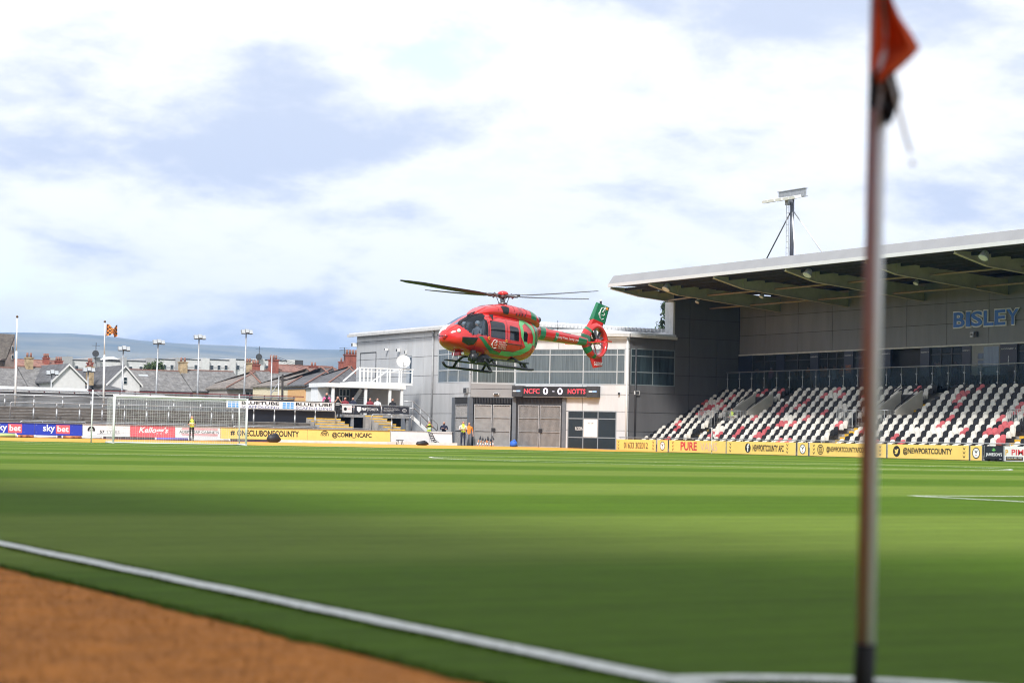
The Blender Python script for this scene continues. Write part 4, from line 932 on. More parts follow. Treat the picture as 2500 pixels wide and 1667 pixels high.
# roof mast with lamps
mx, my = 73.4, 97.6
rmz = 12.25; ztop = on_x(1926, 483, mx).z
mast = thing('floodlight_mast', 'steel floodlight mast with a lamp beam braced on the stand roof', 'floodlight mast', (mx, my, rmz))
MB().cyl((mx, my, rmz-.1), (mx, my, ztop), .13, n=12).build('mast_tube', mat('dark mast steel', (.13, .14, .17), .5, .3), mast, True)
for s in (-.12, .12): MB().cyl((mx-.25, my+s+.12, rmz), (mx-.25, my+s+.12, ztop-.4), .02, n=5).build('ladder_rail', galv, mast)
for i in range(9): MB().cyl((mx-.25, my, rmz+.3+.36*i), (mx-.25, my+.24, rmz+.3+.36*i), .015, n=5).build('rung', galv, mast)
for dx_, dy, m in ((-1.0, 1.55, darkm), (-.7, -1.35, alu), (1.6, -1.5, alu)): MB().cyl((mx, my, ztop-.75), (mx+dx_, my+dy, rmz-.05 if dx_ > 0 else rmz-.35), .045, n=6).build('brace', m, mast, True)
bm = MB(); MB().box((mx-.06, my-1.35, ztop-.05), (mx+.06, my+1.35, ztop+.42)).build('lamp_beam', galv, mast)
for zq in (ztop-.07, ztop+.42): MB().box((mx-.14, my-1.4, zq), (mx+.14, my+1.4, zq+.04)).build('beam_flange', galv, mast)
MB().box((mx-.3, my+.05, ztop-.5), (mx-.06, my+.35, ztop-.15)).build('control_box', galv, mast)
for i, (dy, dx_) in enumerate(((1.75, -.45), (1.05, -.5), (.35, -.45), (-.35, -.4), (-1.05, -.45))):
    c = Vector((mx+dx_, my+dy, ztop-.22)); lm = MB().obox(c+Vector((-.36, -.30, -.05)), (.5, 0, .12), (0, .6, 0), (-.05, 0, .16)).build('lamp', alu, mast)
    MB().obox(c+Vector((-.30, -.25, -.065)), (.4, 0, .10), (0, .5, 0), (0, 0, .012)).build('lamp_glass', frame_g, lm); MB().bar(c+Vector((.1, 0, .1)), (mx, my+dy*.8, ztop+.05), .05, .05).build('lamp_arm', galv, lm)
# front rail and boards
ft = thing('perimeter_rail', 'grey tubular perimeter rail in front of the seats, above the yellow boards', 'rail', (72.1, 95, 0))
MB().cyl((72.05, 115.2, .93), (72.05, 66, .93), .03, n=8).build('top_rail', galv, ft, True)
for i in range(30): MB().cyl((72.05, 115-1.6*i, 0), (72.05, 115-1.6*i, .93), .025, n=6).build('post', galv, ft, True)
SB0, SB1 = .02, .80
def side_board(px0, px1, m, label):
    y1, y0 = on_x(px0, 1090, XBo).y-.015, on_x(px1, 1090, XBo).y+.015
    t = thing('advertising_board', label, 'advertising board', (XBo, (y0+y1)/2, 0)); MB().box((XBo, y0, SB0), (XBo+.03, y1, SB1)).build('panel', m, t)
    for y in (y0, y1-.04): MB().box((XBo-.006, y, SB0), (XBo+.04, y+.04, SB1+.02)).build('frame_edge', galv, t)
    def P(fx, fz, off=.008): return Vector((XBo-off, y1+(y0-y1)*fx, SB0+(SB1-SB0)*fz))
    def T(s, a, b, c, d, m2, bold=0, off=.008): o = P(a, c, off); return text(t, s, o, P(b, c, off)-o, P(a, d, off)-o, m2, bold)
    def Rg(fx, fz, r0, r1, m2, n=26, off=.008, nm='emblem'):
        c = P(fx, fz, off); mb = MB(); vs_ = []
        for i in range(n): an = 2*math.pi*i/n; vs_ += [c+Vector((0, -r0*math.cos(an), r0*math.sin(an))), c+Vector((0, -r1*math.cos(an), r1*math.sin(an)))]
        mb.add(vs_, [(2*i, 2*i+1, (2*i+3)%(2*n), (2*i+2)%(2*n)) for i in range(n)]); return mb.build(nm, m2, t)
    def Ch(fx):
        for fz in (.22, .5, .78):
            c = P(fx, fz)
            for s in (-1, 1): MB().prism([c+Vector((0, 0, -.085)), c+Vector((0, s*.10, .045)), c+Vector((0, s*.10, .10)), c+Vector((0, 0, -.02))], (.002, 0, 0)).build('chevron', black, t)
    return t, T, Rg, P, Ch
def crest(px0, px1, lb):
    t, T, Rg, P, Ch = side_board(px0, px1, yellow, lb); Rg(.5, .5, 0, .30, whitep); Rg(.5, .5, .25, .30, black, off=.010); c = P(.5, .5, .012)
    for s in (-1, 1): MB().prism([c+Vector((0, 0, -.04)), c+Vector((0, s*.13, .14)), c+Vector((0, s*.07, .15)), c+Vector((0, 0, .05))], (.002, 0, 0)).build('crest_mark', black, t)
    MB().prism([c+Vector((0, .06, -.1)), c+Vector((0, -.06, -.1)), c+Vector((0, 0, -.19))], (.002, 0, 0)).build('crest_mark', MATS['orange print'], t)
t, T, Rg, P, Ch = side_board(1504, 1602, yellow, 'yellow board with a black telephone number'); Ch(.06); Ch(.93); T('01633 302012', .2, .8, .22, .76, black, .012)
crest(1604, 1631, 'small yellow board with the round club crest between the telephone and van boards')
t, T, Rg, P, Ch = side_board(1633, 1773, yellow, 'yellow board with a red van firm name'); Ch(.07); T('PURE', .21, .50, .16, .88, redp, .03); T('VANS', .56, .85, .16, .84, mat('pale pink print', (.72, .45, .36), .5), 0)
t, T, Rg, P, Ch = side_board(1773, 1944, yellow, 'yellow board with a round f icon and club name'); Ch(.06); Ch(.88); Rg(.32, .5, 0, .30, black); T('f', .305, .34, .2, .82, whitep, .03, .012); T('NEWPORTCOUNTY AFC', .39, .83, .24, .76, black, .03)
crest(1946, 1974, 'small yellow board with the round club crest between the f icon and camera icon boards')
t, T, Rg, P, Ch = side_board(1976, 2165, yellow, 'yellow board with a camera icon and long club handle behind the corner flag pole'); Ch(.06); Ch(.92); T('@NEWPORTCOUNTYAFCOFFICIAL_', .23, .86, .24, .74, black, .025)
Rg(.15, .5, .25, .30, black); roundsq(t, P(.15, .5), .165, .045, black, Vector((0, 1, 0))); Rg(.15, .5, .05, .09, black)
t, T, Rg, P, Ch = side_board(2166, 2367, yellow, 'yellow board with a round bird icon and club handle'); Ch(.94); T('@NEWPORTCOUNTY', .20, .80, .24, .78, black, .03); Rg(.12, .5, 0, .31, black)
c = P(.12, .5, .011)
bird = [(-.17, -.10), (-.05, -.08), (-.15, .0), (-.16, .13), (-.02, .04), (.03, .13), (.10, .14), (.17, .11), (.13, .04), (.08, -.10), (-.02, -.16), (-.12, -.15)]
MB().prism([c+Vector((0, -p, q)) for p, q in bird], (.002, 0, 0)).build('bird_icon', yellow, t)
crest(2368, 2399, 'small yellow board with the round club crest beside the black juice bar board')
t, T, Rg, P, Ch = side_board(2402, 2451, navy, 'black juice bar board with a green leaf and white name'); T("JAMIESON'S", .1, .92, .26, .54, whitep, .015); T('JUICE BAR & VEGAN DELI', .12, .9, .08, .16, whitep)
c = P(.5, .76)
for an in (-60, -25, 0, 25, 60):
    a_ = R_(an); d = Vector((0, -math.sin(a_), math.cos(a_))); e = Vector((0, -math.cos(a_), -math.sin(a_))); q = c-Vector((0,0,.09)); MB().prism([q, q+d*.1+e*.025, q+d*.2, q+d*.1-e*.025], (.002, 0, 0)).build('leaf', mat('green print', (.15, .5, .12), .5), t)
t, T, Rg, P, Ch = side_board(2451, 2570, boardw, 'white plating firm board with a red name'); T('PIMAK', .16, .66, .42, .80, redp, .02); T('P', .03, .09, .40, .78, mat('gold print', (.7, .4, .05), .5), .03); o = P(.04, .06); MB().obox(o, P(.40, .06)-o, P(.04, .30)-o, (-.003, 0, 0)).build('print_block', black, t); T('01633 485 500', .06, .38, .19, .27, whitep, 0, .013); T('www.pimak.co.uk', .06, .38, .09, .16, yellow, 0, .013)

# ================================================================== TOWN BEHIND THE TERRACE
def slate(name, col, sc=1.0):
    m = mat(name, col, .75, var=.35, scale=2.2, bump=.0, rnd=.06); t = m.node_tree; b = t.nodes['Principled BSDF']
    br = t.nodes.new('ShaderNodeTexBrick'); br.inputs['Scale'].default_value = 3.2*sc; br.inputs['Mortar Size'].default_value = .02; br.inputs['Color1'].default_value = (.75, .75, .75, 1); br.inputs['Color2'].default_value = (1.15, 1.15, 1.15, 1); br.inputs['Mortar'].default_value = (.45, .45, .45, 1)
    co = t.nodes.new('ShaderNodeTexCoord'); sp_ = t.nodes.new('ShaderNodeSeparateXYZ'); cb_ = t.nodes.new('ShaderNodeCombineXYZ'); t.links.new(co.outputs['Object'], sp_.inputs[0]); t.links.new(sp_.outputs[0], cb_.inputs[0]); t.links.new(sp_.outputs[2], cb_.inputs[1]); t.links.new(cb_.outputs[0], br.inputs['Vector'])
    src = b.inputs['Base Color'].links[0].from_socket; mx = t.nodes.new('ShaderNodeMix'); mx.data_type = 'RGBA'; mx.blend_type = 'MULTIPLY'; mx.inputs['Factor'].default_value = .8
    t.links.new(src, mx.inputs['A']); t.links.new(br.outputs[0], mx.inputs['B']); t.links.new(mx.outputs['Result'], b.inputs['Base Color']); return m
sl1, sl2, sl3 = slate('grey slate', (.17, .165, .16)), slate('dark slate', (.10, .10, .105)), slate('brown slate', (.19, .165, .145)); redt = slate('red tile', (.25, .125, .095), 1.3)
rend_w, rend_g, rend_c, rend_o = mat('white render', (.62, .61, .60), .8, var=.06), mat('grey pebbledash', (.36, .33, .31), .9, var=.12), mat('cream render', (.66, .58, .42), .8, var=.06), mat('orange render', (.62, .36, .16), .8, var=.06)
brickm = mat('red brick', (.27, .085, .06), .85, var=.3, scale=3); stonem = mat('yellow brick', (.36, .27, .16), .9, var=.45, scale=3); pvc = mat('white window frame', (.72, .72, .72), .5)
rtile = mat('terracotta ridge', (.24, .12, .09), .8, var=.2)
def chimney(parent, px, pw, pyt, pyb, Y, m, pots=2):
    a, b = on_y(px-pw/2, pyb, Y), on_y(px+pw/2, pyb, Y); zt_ = on_y(px, pyt, Y).z; z0 = on_y(px, pyb, Y).z-.6
    c = MB().box((a.x, Y-.35, z0), (b.x, Y+.35, zt_)).build('chimney', m, parent); wd = b.x-a.x
    MB().box((a.x-.06, Y-.41, zt_), (b.x+.06, Y+.41, zt_+.12)).build('chimney_cap', m, c)
    for i in range(pots): x = a.x+wd*(i+.5)/pots; MB().cyl((x, Y, zt_+.12), (x, Y, zt_+.55), .13, .10).build('chimney_pot', rtile, c, True)
    return c
def win(parent, px0, px1, py0, py1, Y, nx_=2, nz_=2):
    a, b = on_y(px0, py1, Y), on_y(px1, py0, Y); w = MB().box((a.x, Y-.06, a.z), (b.x, Y-.01, b.z)).build('window', pvc, parent)
    for i in range(nx_):
        for j in range(nz_):
            x0, x1 = a.x+(b.x-a.x)*(i+.08)/nx_, a.x+(b.x-a.x)*(i+.92)/nx_; z0, z1 = a.z+(b.z-a.z)*(j+.08)/nz_, a.z+(b.z-a.z)*(j+.92)/nz_
            MB().box((x0, Y-.075, z0), (x1, Y-.062, z1)).build('pane', pane_d, w)
    return w
def house(label, px0, px1, pyr, pye, Y, mr, mw, hipl=0, hipr=0, dep=4.2, zb=-.5):
    a, b = on_y(px0, pye, Y), on_y(px1, pye, Y); ze = (a.z+b.z)/2; zr = on_y((px0+px1)/2, pyr, Y+dep).z
    t = thing('terraced_house', label, 'house', ((a.x+b.x)/2, Y, 0))
    MB().box((a.x+.15, Y+.3, 0), (b.x-.15, Y+2*dep-.3, ze-.05)).build('wall', mw, t)
    x0, x1 = a.x, b.x; r0, r1 = x0+hipl, x1-hipr
    v = [(x0, Y, ze), (x1, Y, ze), (x1, Y+2*dep, ze), (x0, Y+2*dep, ze), (r0, Y+dep, zr), (r1, Y+dep, zr)]
    mb = MB(); mb.add(v+[(x, y, z-.15) for x, y, z in v[:4]], [(0,1,5,4), (2,3,4,5), (1,2,5), (3,0,4), (0,6,7,1), (1,7,8,2), (2,8,9,3), (3,9,6,0), (9,8,7,6)]); r = mb.build('roof', mr, t)
    MB().bar((r0, Y+dep, zr+.02), (r1, Y+dep, zr+.02), .18, .10).build('ridge_tiles', rtile, r)
    if hipl: MB().bar((x0, Y, ze+.05), (r0, Y+dep, zr+.03), .12, .08).build('hip_tiles', rtile, r)
    if hipr: MB().bar((x1, Y, ze+.05), (r1, Y+dep, zr+.03), .12, .08).build('hip_tiles', rtile, r)
    MB().box((x0, Y-.1, ze-.16), (x1, Y-.0, ze-.04)).build('gutter', darkm, r)
    return t, r
def gable(label, pxl, pxa, pxr, pya, pye, Y, mr, mw, ln=9, spread=0):
    l, a, r = on_y(pxl, pye, Y), on_y(pxa, pya, Y), on_y(pxr, pye, Y); ze = (l.z+r.z)/2
    t = thing('gabled_house', label, 'house', (a.x, Y, 0))
    MB().prism([(l.x, Y, 0), (r.x, Y, 0), (r.x, Y, ze), (a.x, Y, a.z-.1), (l.x, Y, ze)], (0, ln, 0)).build('wall', mw, t)
    rf_ = None
    for s, e in ((-1, l), (1, r)):
        q = MB().prism([(e.x+s*.25, Y-.15, ze-.2), (a.x, Y-.15, a.z), (a.x, Y-.15, a.z+.16), (e.x+s*.25, Y-.15, ze-.04)], (0, ln+.3, 0)).build('roof', mr, t)
        MB().prism([(e.x+s*.28, Y-.22, ze-.28), (a.x, Y-.22, a.z-.06), (a.x, Y-.22, a.z+.14), (e.x+s*.28, Y-.22, ze-.06)], (0, .07, 0)).build('bargeboard', mw, q)
    return t
Y1 = 186.0
t, r = house('grey slate roofed house with a yellow brick chimney behind the first flagpole', -70, 70, 897, 946, Y1, sl1, rend_g); chimney(r, 70, 17, 875, 903, Y1+4.2, stonem, 2)
t, r = house('long grey slate roof joining the white gable house', 70, 180, 897, 947, Y1+.2, sl1, rend_g)
t = gable('plain white rendered gable house with dark slates between two lamp posts', 130, 168, 208, 891, 931, Y1-4, sl2, rend_w); chimney(t, 219, 14, 898, 925, Y1, stonem, 1)
t, r = house('dark slate roof between the two white gables', 200, 320, 905, 950, Y1+1.5, sl2, rend_g); chimney(r, 219, 11, 888, 912, Y1+5, brickm, 2)
t = gable('white gable house with one small dark framed window', 264, 305.5, 341, 895, 938, Y1-3, sl2, rend_w); win(t, 301, 310, 921, 937, Y1-3.01, 1, 2)
l, rr_ = on_y(268, 951, Y1-6.5), on_y(313, 951, Y1-6.5); zz = on_y(290, 940, Y1-5).z; MB().add([(l.x, Y1-6.5, l.z), (rr_.x, Y1-6.5, l.z), (rr_.x-.8, Y1-3.2, zz), (l.x+.8, Y1-3.2, zz), (l.x, Y1-3.2, l.z), (rr_.x, Y1-3.2, l.z)], [(0,1,2,3), (0,3,4), (1,5,2), (0,4,5,1)]).build('bay_roof', sl2, t)
MB().box((l.x+.2, Y1-6.3, 0), (rr_.x-.2, Y1-3.1, l.z-.02)).build('bay_wall', rend_w, t)
t, r = house('long grey slate roofed house with a skylight and yellow brick chimney', 322, 470, 904.5, 954, Y1, sl1, rend_c); chimney(r, 446, 17, 886, 910, Y1+4.2, stonem, 2)
p = on_y(351, 918, Y1+2.8); MB().obox((p.x-.45, Y1+1.9, p.z-.85), (.95, 0, 0), (0, 1.3, .95), (0, -.06, .07)).build('skylight', frame_g, r)
t, r = house('grey slate roofed house behind the goal net with cream wall', 470, 606, 906, 956, Y1+.3, sl1, rend_c); chimney(r, 606, 12, 888, 912, Y1+4.5, stonem, 2); chimney(r, 623, 17, 892, 908, Y1+6, brickm, 3)
t, r = house('hip roofed grey house with pebbledash wall and white window', 553, 650, 907, 948, Y1-5, sl3, rend_g, 4.6, .1); win(t, 598, 632, 957, 974, Y1-4.72, 3, 2); chimney(r, 667, 19, 880, 912, Y1-.5, brickm, 3)
t, r = house('grey roofed house with cream wall right of the red double chimney', 648, 776, 908, 951, Y1-4.6, sl1, rend_c)
for k, (pa, pb, pyr_, pye_, mw_, lb) in enumerate(((702, 800, 899, 941, rend_c, 'cream bay fronted house with a hipped slate roof'), (744, 838, 897, 941, rend_o, 'orange bay fronted house with a hipped slate roof'), (790, 905, 894, 946, rend_w, 'white bay fronted house with a dark hipped roof beside the clubhouse'))):
    t, r = house(lb, pa, pb, pyr_, pye_, Y1-16-4*k, (sl3, sl2, sl2)[k], mw_, 4.8, .2, dep=4.6)
    for q in (0, 1, 2): win(t, pa+6+q*13, pa+15+q*13, 951, 974, Y1-16-4*k+.29, 1, 2)
    p = on_y((pa+pb)/2+12, 912, Y1-12-4*k); MB().obox((p.x, p.y-1.4, p.z-1.0), (.8, 0, 0), (0, 1.2, .95), (0, -.06, .07)).build('skylight', frame_g, r)
chimney(r, 857, 30, 868, 905, Y1-18, brickm, 4); MB().cyl(on_y(841, 880, Y1-18), on_y(841, 848, Y1-18), .03).build('aerial_mast', darkm, r)
for q in range(3): p = on_y(841, 850+4*q, Y1-18); MB().cyl(p-Vector((.5, 0, 0)), p+Vector((.5, 0, 0)), .02, n=4).build('aerial_rod', darkm, r)
# second row: red roofs, church, flats
Y2 = 214.0
t, r = house('red tiled roof row behind the first grey roofs', 12, 172, 879, 905, Y2, redt, brickm)
for px, w_ in ((112, 13), (143, 16), (12, 16)): chimney(r, px, w_, 875 if px != 143 else 883, 890, Y2+3, brickm, 3)
t, r = house('low red tiled roof behind the grey hip roofs near the clubhouse', 700, 850, 894, 912, Y2-10, redt, brickm); chimney(r, 765, 16, 896, 910, Y2-7, brickm, 2); chimney(r, 833, 8, 885, 898, Y2-6, brickm, 1)
t = thing('stone_hall', 'tall stone hall with a steep mossy slate roof at the end of the street', 'building', on_y(18, 1040, 200)); Yc_ = 205
a, b, c_, d_ = on_y(-30, 876, Yc_), on_y(15, 866, Yc_), on_y(37, 816, Yc_), on_y(5, 817, Yc_)
MB().prism([(on_y(-40, 865, Yc_).x, Yc_, a.z), (b.x, Yc_, a.z+.1), (c_.x, Yc_, c_.z), (d_.x-.6, Yc_, c_.z)], (0, .3, 0)).build('roof', sl3, t)
MB().prism([(b.x, Yc_+.1, 0), (c_.x, Yc_+.1, 0), (c_.x, Yc_+.1, c_.z-.15), (b.x, Yc_+.1, a.z)], (0, 9, 0)).build('gable_wall', mat('brown stone', (.20, .16, .14), .9, var=.3, scale=2), t); win(t, 28, 32, 845, 856, Yc_, 1, 1); win(t, 28, 32, 866, 877, Yc_, 1, 1)
MB().box((on_y(-40, 880, Yc_).x, Yc_+.6, 0), (b.x, Yc_+9, a.z-.05)).build('wall', MATS['brown stone'], t)
fl = thing('flats', 'long flat roofed white block of flats with grey parapets behind the roofs', 'building', on_y(450, 1040, 250)); Y3 = 246.0
flw = mat('flat white render', (.55, .55, .54), .8, var=.08); flg = mat('flat grey parapet', (.34, .34, .34), .8, var=.1)
segs = [(164, 174, 870, 1), (174, 224, 879, 0), (224, 242, 872, 1), (242, 294, 881, 0), (294, 306, 873, 1), (306, 356, 881, 0), (356, 376, 874, 1), (376, 428, 877, 0), (428, 441, 873, 1), (441, 490, 877, 0), (490, 508, 874, 2), (508, 560, 878, 0), (560, 572, 875, 2), (572, 624, 878, 0), (624, 642, 876, 2), (642, 700, 879, 0), (700, 716, 878, 2), (716, 736, 879, 3)]
for p0, p1, pt, kd in segs:
    a, b = on_y(p0, pt, Y3), on_y(p1, pt, Y3); fw_ = .6 if kd else 0
    m_ = {0: flw, 1: flg, 2: flw, 3: mat('dark render', (.06, .06, .065), .8)}[kd]
    MB().box((a.x+.004, Y3-fw_, 0), (b.x-.004, Y3+9, a.z)).build('tower' if kd else 'wall', m_, fl)
    if kd == 0:
        MB().box((a.x+.01, Y3-.05, a.z-.02), (b.x-.01, Y3+.3, a.z+.10)).build('coping', darkm, fl); MB().box((a.x+.01, Y3-.02, a.z-1.1), (b.x-.01, Y3-.001, a.z-.9)).build('band', flg, fl)
        nw = max(1, int((p1-p0)/17))
        for i in range(nw): q = p0+(p1-p0)*(i+.5)/nw; win(fl, q-4.5, q+4.5, pt+13, pt+25, Y3-.02, 1, 1)
a, b, c_ = on_y(264, 877, Y3), on_y(294, 877, Y3), on_y(279, 870, Y3); MB().prism([(a.x, Y3+.2, a.z), (b.x, Y3+.2, a.z), (c_.x, Y3+.2, c_.z)], (0, 4, 0)).build('roof_light', pvc, fl)
for i in range(6): q = 243+i*8.5; win(fl, q, q+7, 893, 912, Y3-.05, 1, 1) if i % 2 == 0 else None
for px, py in ((233, 863), (632, 871)):
    p = on_y(px, py, Y3-1); t = thing('rooftop_dish', 'dark round dish on the flats roof %s' % ('beside the second flagpole' if px < 300 else 'near the red double chimney'), 'satellite dish', p-Vector((0,0,1.3)))
    MB().cyl(p, p+Vector((.1, .15, 0)), .42, n=16).build('reflector', darkm, t); MB().cyl(p+Vector((.1,.15,-1.3)), p+Vector((.1, .15, 1.4)), .04).build('mast', darkm, t); MB().cyl(p+Vector((-.4, .15, 1.0)), p+Vector((.6, .15, 1.0)), .025, n=4).build('aerial_rod', darkm, t)
# trees
leafm = mat('leaf green', (.055, .085, .03), .8, var=.5, scale=1.2, rnd=.05); barkm = mat('bark', (.07, .055, .045), .9, var=.3)
def tree(label, base, hgt, rad, n, zc, shape, name='tree', size=.28, mleaf=leafm):
    t = thing(name, label, 'tree', base); tk = MB(); tk.cyl(base, base+Vector((0,0,hgt*.8)), rad*.09+.05, .05, n=7); tk.build('trunk', barkm, t, True)
    for i in range(5):
        a = i*2.4; s = base+Vector((0,0,hgt*(.35+.1*i))); MB().cyl(s, s+Vector((math.cos(a)*rad*.6, math.sin(a)*rad*.6, hgt*.14)), .06, .02, n=5).build('limb', barkm, t)
    cl = [shape() for _ in range(max(10, n//45))]; vs_ = []; fs = []
    for i in range(n):
        c = cl[i % len(cl)]; r = rad*.24; d = Vector((random.gauss(0, 1), random.gauss(0, 1), random.gauss(0, .8))).normalized()*r*random.random()**.4
        p = base+c+d; q = Vector((random.uniform(-1,1), random.uniform(-1,1), random.uniform(-1,1))).normalized(); u_ = q.orthogonal().normalized()*size*random.uniform(.6, 1.2); w_ = q.cross(u_).normalized()*size*random.uniform(.4, .8)
        k = len(vs_); vs_ += [p-u_, p-w_*.6, p+u_, p+w_*.6]; fs.append((k, k+1, k+2, k+3))
    mb = MB(); mb.add(vs_, fs); stuff(mb.build('crown', mleaf, t)); return t
b0 = on_y(372, 1040, 232); b0.z = 0; ht_ = on_y(372, 880, 232).z; rr = (on_y(415, 900, 232)-on_y(330, 900, 232)).length/2
def dome():
    a = random.uniform(0, 2*math.pi); q = random.random()**.5; zz_ = random.random(); return Vector((math.cos(a)*q*rr*.8*(1-.6*zz_**2), math.sin(a)*q*rr*.7, ht_*.52+zz_*ht_*.44))
tree('dense rounded green tree in front of the white flats', b0, ht_, rr, 3800, 0, dome, 'broadleaf_tree', .22)
b1 = on_y(1652, 1060, 158); b1.z = 0; h1 = on_y(1640, 705, 158).z
def cone():
    zz_ = random.random(); a = random.uniform(0, 2*math.pi); r = 3.4*(1-zz_)**.7+.4; q = random.random()**.4; return Vector((math.cos(a)*r*q, math.sin(a)*r*q, h1*.3+zz_*h1*.68))
tree('dark drooping conifer rising behind the clubhouse roof beside the stand', b1, h1, 3.4, 6500, 0, cone, 'conifer_tree', .26, mat('conifer green', (.035, .06, .026), .8, var=.5, scale=1.5))
# lamp posts behind the terrace, flagpoles
def lamp_post(px, pyt, pxb, pyb, label, n=3):
    Y = 137.5; a, b = on_y(pxb, pyb, Y), on_y(px, pyt, Y); a.z = 0; t = thing('lamp_post', label, 'lamp post', a)
    MB().cyl(a, b, .085, .05, n=10).build('post', galv, t, True); MB().box((b.x-.35, b.y-.04, b.z-.02), (b.x+.35, b.y+.04, b.z+.05)).build('crossarm', galv, t)
    for i in range(n):
        c = b+Vector((-.3+.6*i/max(1, n-1), -.08, .12+.06*(i%2))); l_ = MB().obox(c+Vector((-.14, -.2, -.1)), (.28, 0, 0), (0, .12, .28), (0, .16, -.06)).build('lamp_head', galv, t); MB().obox(c+Vector((-.12, -.205, -.09)), (.24, 0, 0), (0, .105, .25), (0, -.01, .004)).build('lamp_glass', frame_g, l_)
for a in ((301, 856, 297, 960, 'steel lamp post with three lamps in front of the windowed white gable'), (386, 840, 380, 962, 'steel lamp post with three lamps beside the skylight roof'), (486, 828, 482, 965, 'steel lamp post with three lamps beside the yellow brick chimney house'), (601, 815, 595, 968, 'tallest steel lamp post with three lamps left of the red double chimney'), (126, 915, 125, 955, 'short lamp post at the edge of the plain white gable'), (215.5, 908, 215, 958, 'short lamp post right of the plain white gable')): lamp_post(*a)
def pole(px, py, pxb, pyb, label):
    Y = 129.9; a, b = on_y(pxb, pyb, Y), on_y(px, py, Y); a.z = zt; t = thing('flagpole', label, 'flagpole', a); m_ = a+(b-a)*.62
    MB().cyl(a, m_, .075, .07, n=10).build('lower_pole', alu, t, True); MB().cyl(m_, b, .045, .035, n=8).build('upper_pole', alu, t, True); MB().sphere(b+Vector((0,0,.05)), .09, 8, 5).build('finial', mat('bronze', (.12, .08, .05), .4, .6), t, True); return b
pole(42, 775, 36.7, 991, 'bare white flagpole on the terrace near the stone hall'); fb = pole(256, 787, 252.5, 995, 'white flagpole on the terrace flying the chequered flag')
fl_ = MB(); nu, nv = 16, 12; vs_ = []; fs = []; mi = []
for j in range(nv+1):
    for i in range(nu+1):
        u_, v_ = i/nu, j/nv; pinch = 1-.55*math.exp(-((u_-.52)/.16)**2); x = .12+.82*u_; z = -.15-.8*(.5+(v_-.5)*pinch)+.12*math.sin(u_*7)*.5; vs_.append(fb+Vector((x, .18*math.sin(u_*8+v_), z)))
for j in range(nv):
    for i in range(nu): fs.append((j*(nu+1)+i, (j+1)*(nu+1)+i, (j+1)*(nu+1)+i+1, j*(nu+1)+i+1)); mi.append((i//2+j//2) % 2)
fl_.add(vs_, fs); fl_.m = mi; fo = fl_.build('flag_cloth', [mat('amber flag', (.75, .25, .04), .8), mat('black flag', (.02, .018, .02), .8)], None, True)
ft_ = thing('chequered_flag', 'small torn amber and black chequered flag on the second flagpole', 'flag', fb); fo.parent = ft_; fo.matrix_parent_inverse = ft_.matrix_basis.inverted(); MB().cyl(fb+Vector((.12, 0, -.1)), fb+Vector((.12, 0, -1.05)), .012, n=4).build('hoist_cord', nm, ft_)
p, q = on_y(690.5, 975, 150), on_y(690, 913, 150); p.z = 0; t = thing('utility_pole', 'dark wooden utility pole between the red double chimney and the cream bays', 'pole', p); MB().cyl(p, q, .12, .09).build('pole_shaft', mat('dark timber', (.035, .03, .028), .9), t, True); MB().box((q.x-.25, q.y-.05, q.z-.5), (q.x+.25, q.y+.05, q.z-.4)).build('crossarm', MATS['dark timber'], t)
t = thing('ladder_tower', 'grey tubular ladder tower in front of the red double chimney', 'tower', on_y(671, 1040, 140)); Yt = 140
for px, py in ((662, 868), (679, 917)): a = on_y(px-1, 990, Yt); a.z = 0; MB().cyl(a, on_y(px+2, py, Yt), .05).build('upright', galv, t, True)
for k in range(5): MB().cyl(on_y(661.5, 920+12*k, Yt), on_y(680, 917+12*k, Yt), .03, n=6).build('rung', galv, t)
MB().cyl(on_y(663, 960, Yt), on_y(679, 935, Yt), .03, n=6).build('brace', galv, t)
for k in range(3):
    a, b = on_y(679, 872+4*k, 190), on_y(900, 892+5*k, 205); w = thing('overhead_wire', 'thin overhead wire crossing the sky beside the clubhouse', 'wire', a, group='overhead wires'); MB().tube([a+(b-a)*t_-Vector((0,0,.8*4*t_*(1-t_))) for t_ in [i/8 for i in range(9)]], .02, 4).build('cable', darkm, w)

# ================================================================== HELICOPTER (local: nose at x=0 pointing +x, port = +y, skids at z=0)
hred = mat('helicopter red paint', (.60, .022, .02), .2, var=.05, coat=.6, spec=.6); hgrn = mat('helicopter green paint', (.012, .17, .075), .25, var=.05, coat=.6); hlg = mat('helicopter pale green paint', (.13, .46, .17), .3, var=.05, coat=.4)
hwht = mat('helicopter white paint', (.78, .78, .78), .3, var=.03, coat=.4); hblk = mat('helicopter black', (.012, .012, .014), .4, var=.1); hdg = mat('blade grey', (.055, .055, .055), .5, var=.1); htint = mat('tinted cabin glass', (.010, .012, .016), .05, var=.3, spec=.8)
hgl = glass_mat('windscreen glass', (.70, .78, .85), .20); hmet = mat('rotor steel', (.16, .16, .17), .4, .7, var=.3); hor = mat('orange marker', (.85, .28, .02), .5)
heli = thing('helicopter', 'red and green air ambulance helicopter hovering over the pitch', 'helicopter')
POD = [(0.0, 1.20, 1.42, .10), (.06, 1.08, 1.56, .30), (.18, .98, 1.68, .48), (.4, .87, 1.82, .64), (.7, .78, 1.97, .75), (1.0, .72, 2.12, .81), (1.4, .67, 2.31, .86), (1.8, .64, 2.45, .88), (2.2, .63, 2.53, .88), (2.8, .62, 2.56, .88), (3.6, .62, 2.56, .88), (4.3, .63, 2.54, .87), (4.8, .64, 2.52, .85), (5.15, .72, 2.50, .80), (5.45, .92, 2.46, .70), (5.72, 1.22, 2.42, .56), (5.95, 1.55, 2.38, .40), (6.2, 1.72, 2.34, .30), (7.2, 1.73, 2.28, .265), (8.4, 1.74, 2.23, .235), (9.5, 1.75, 2.17, .20), (10.0, 1.76, 2.13, .17)]
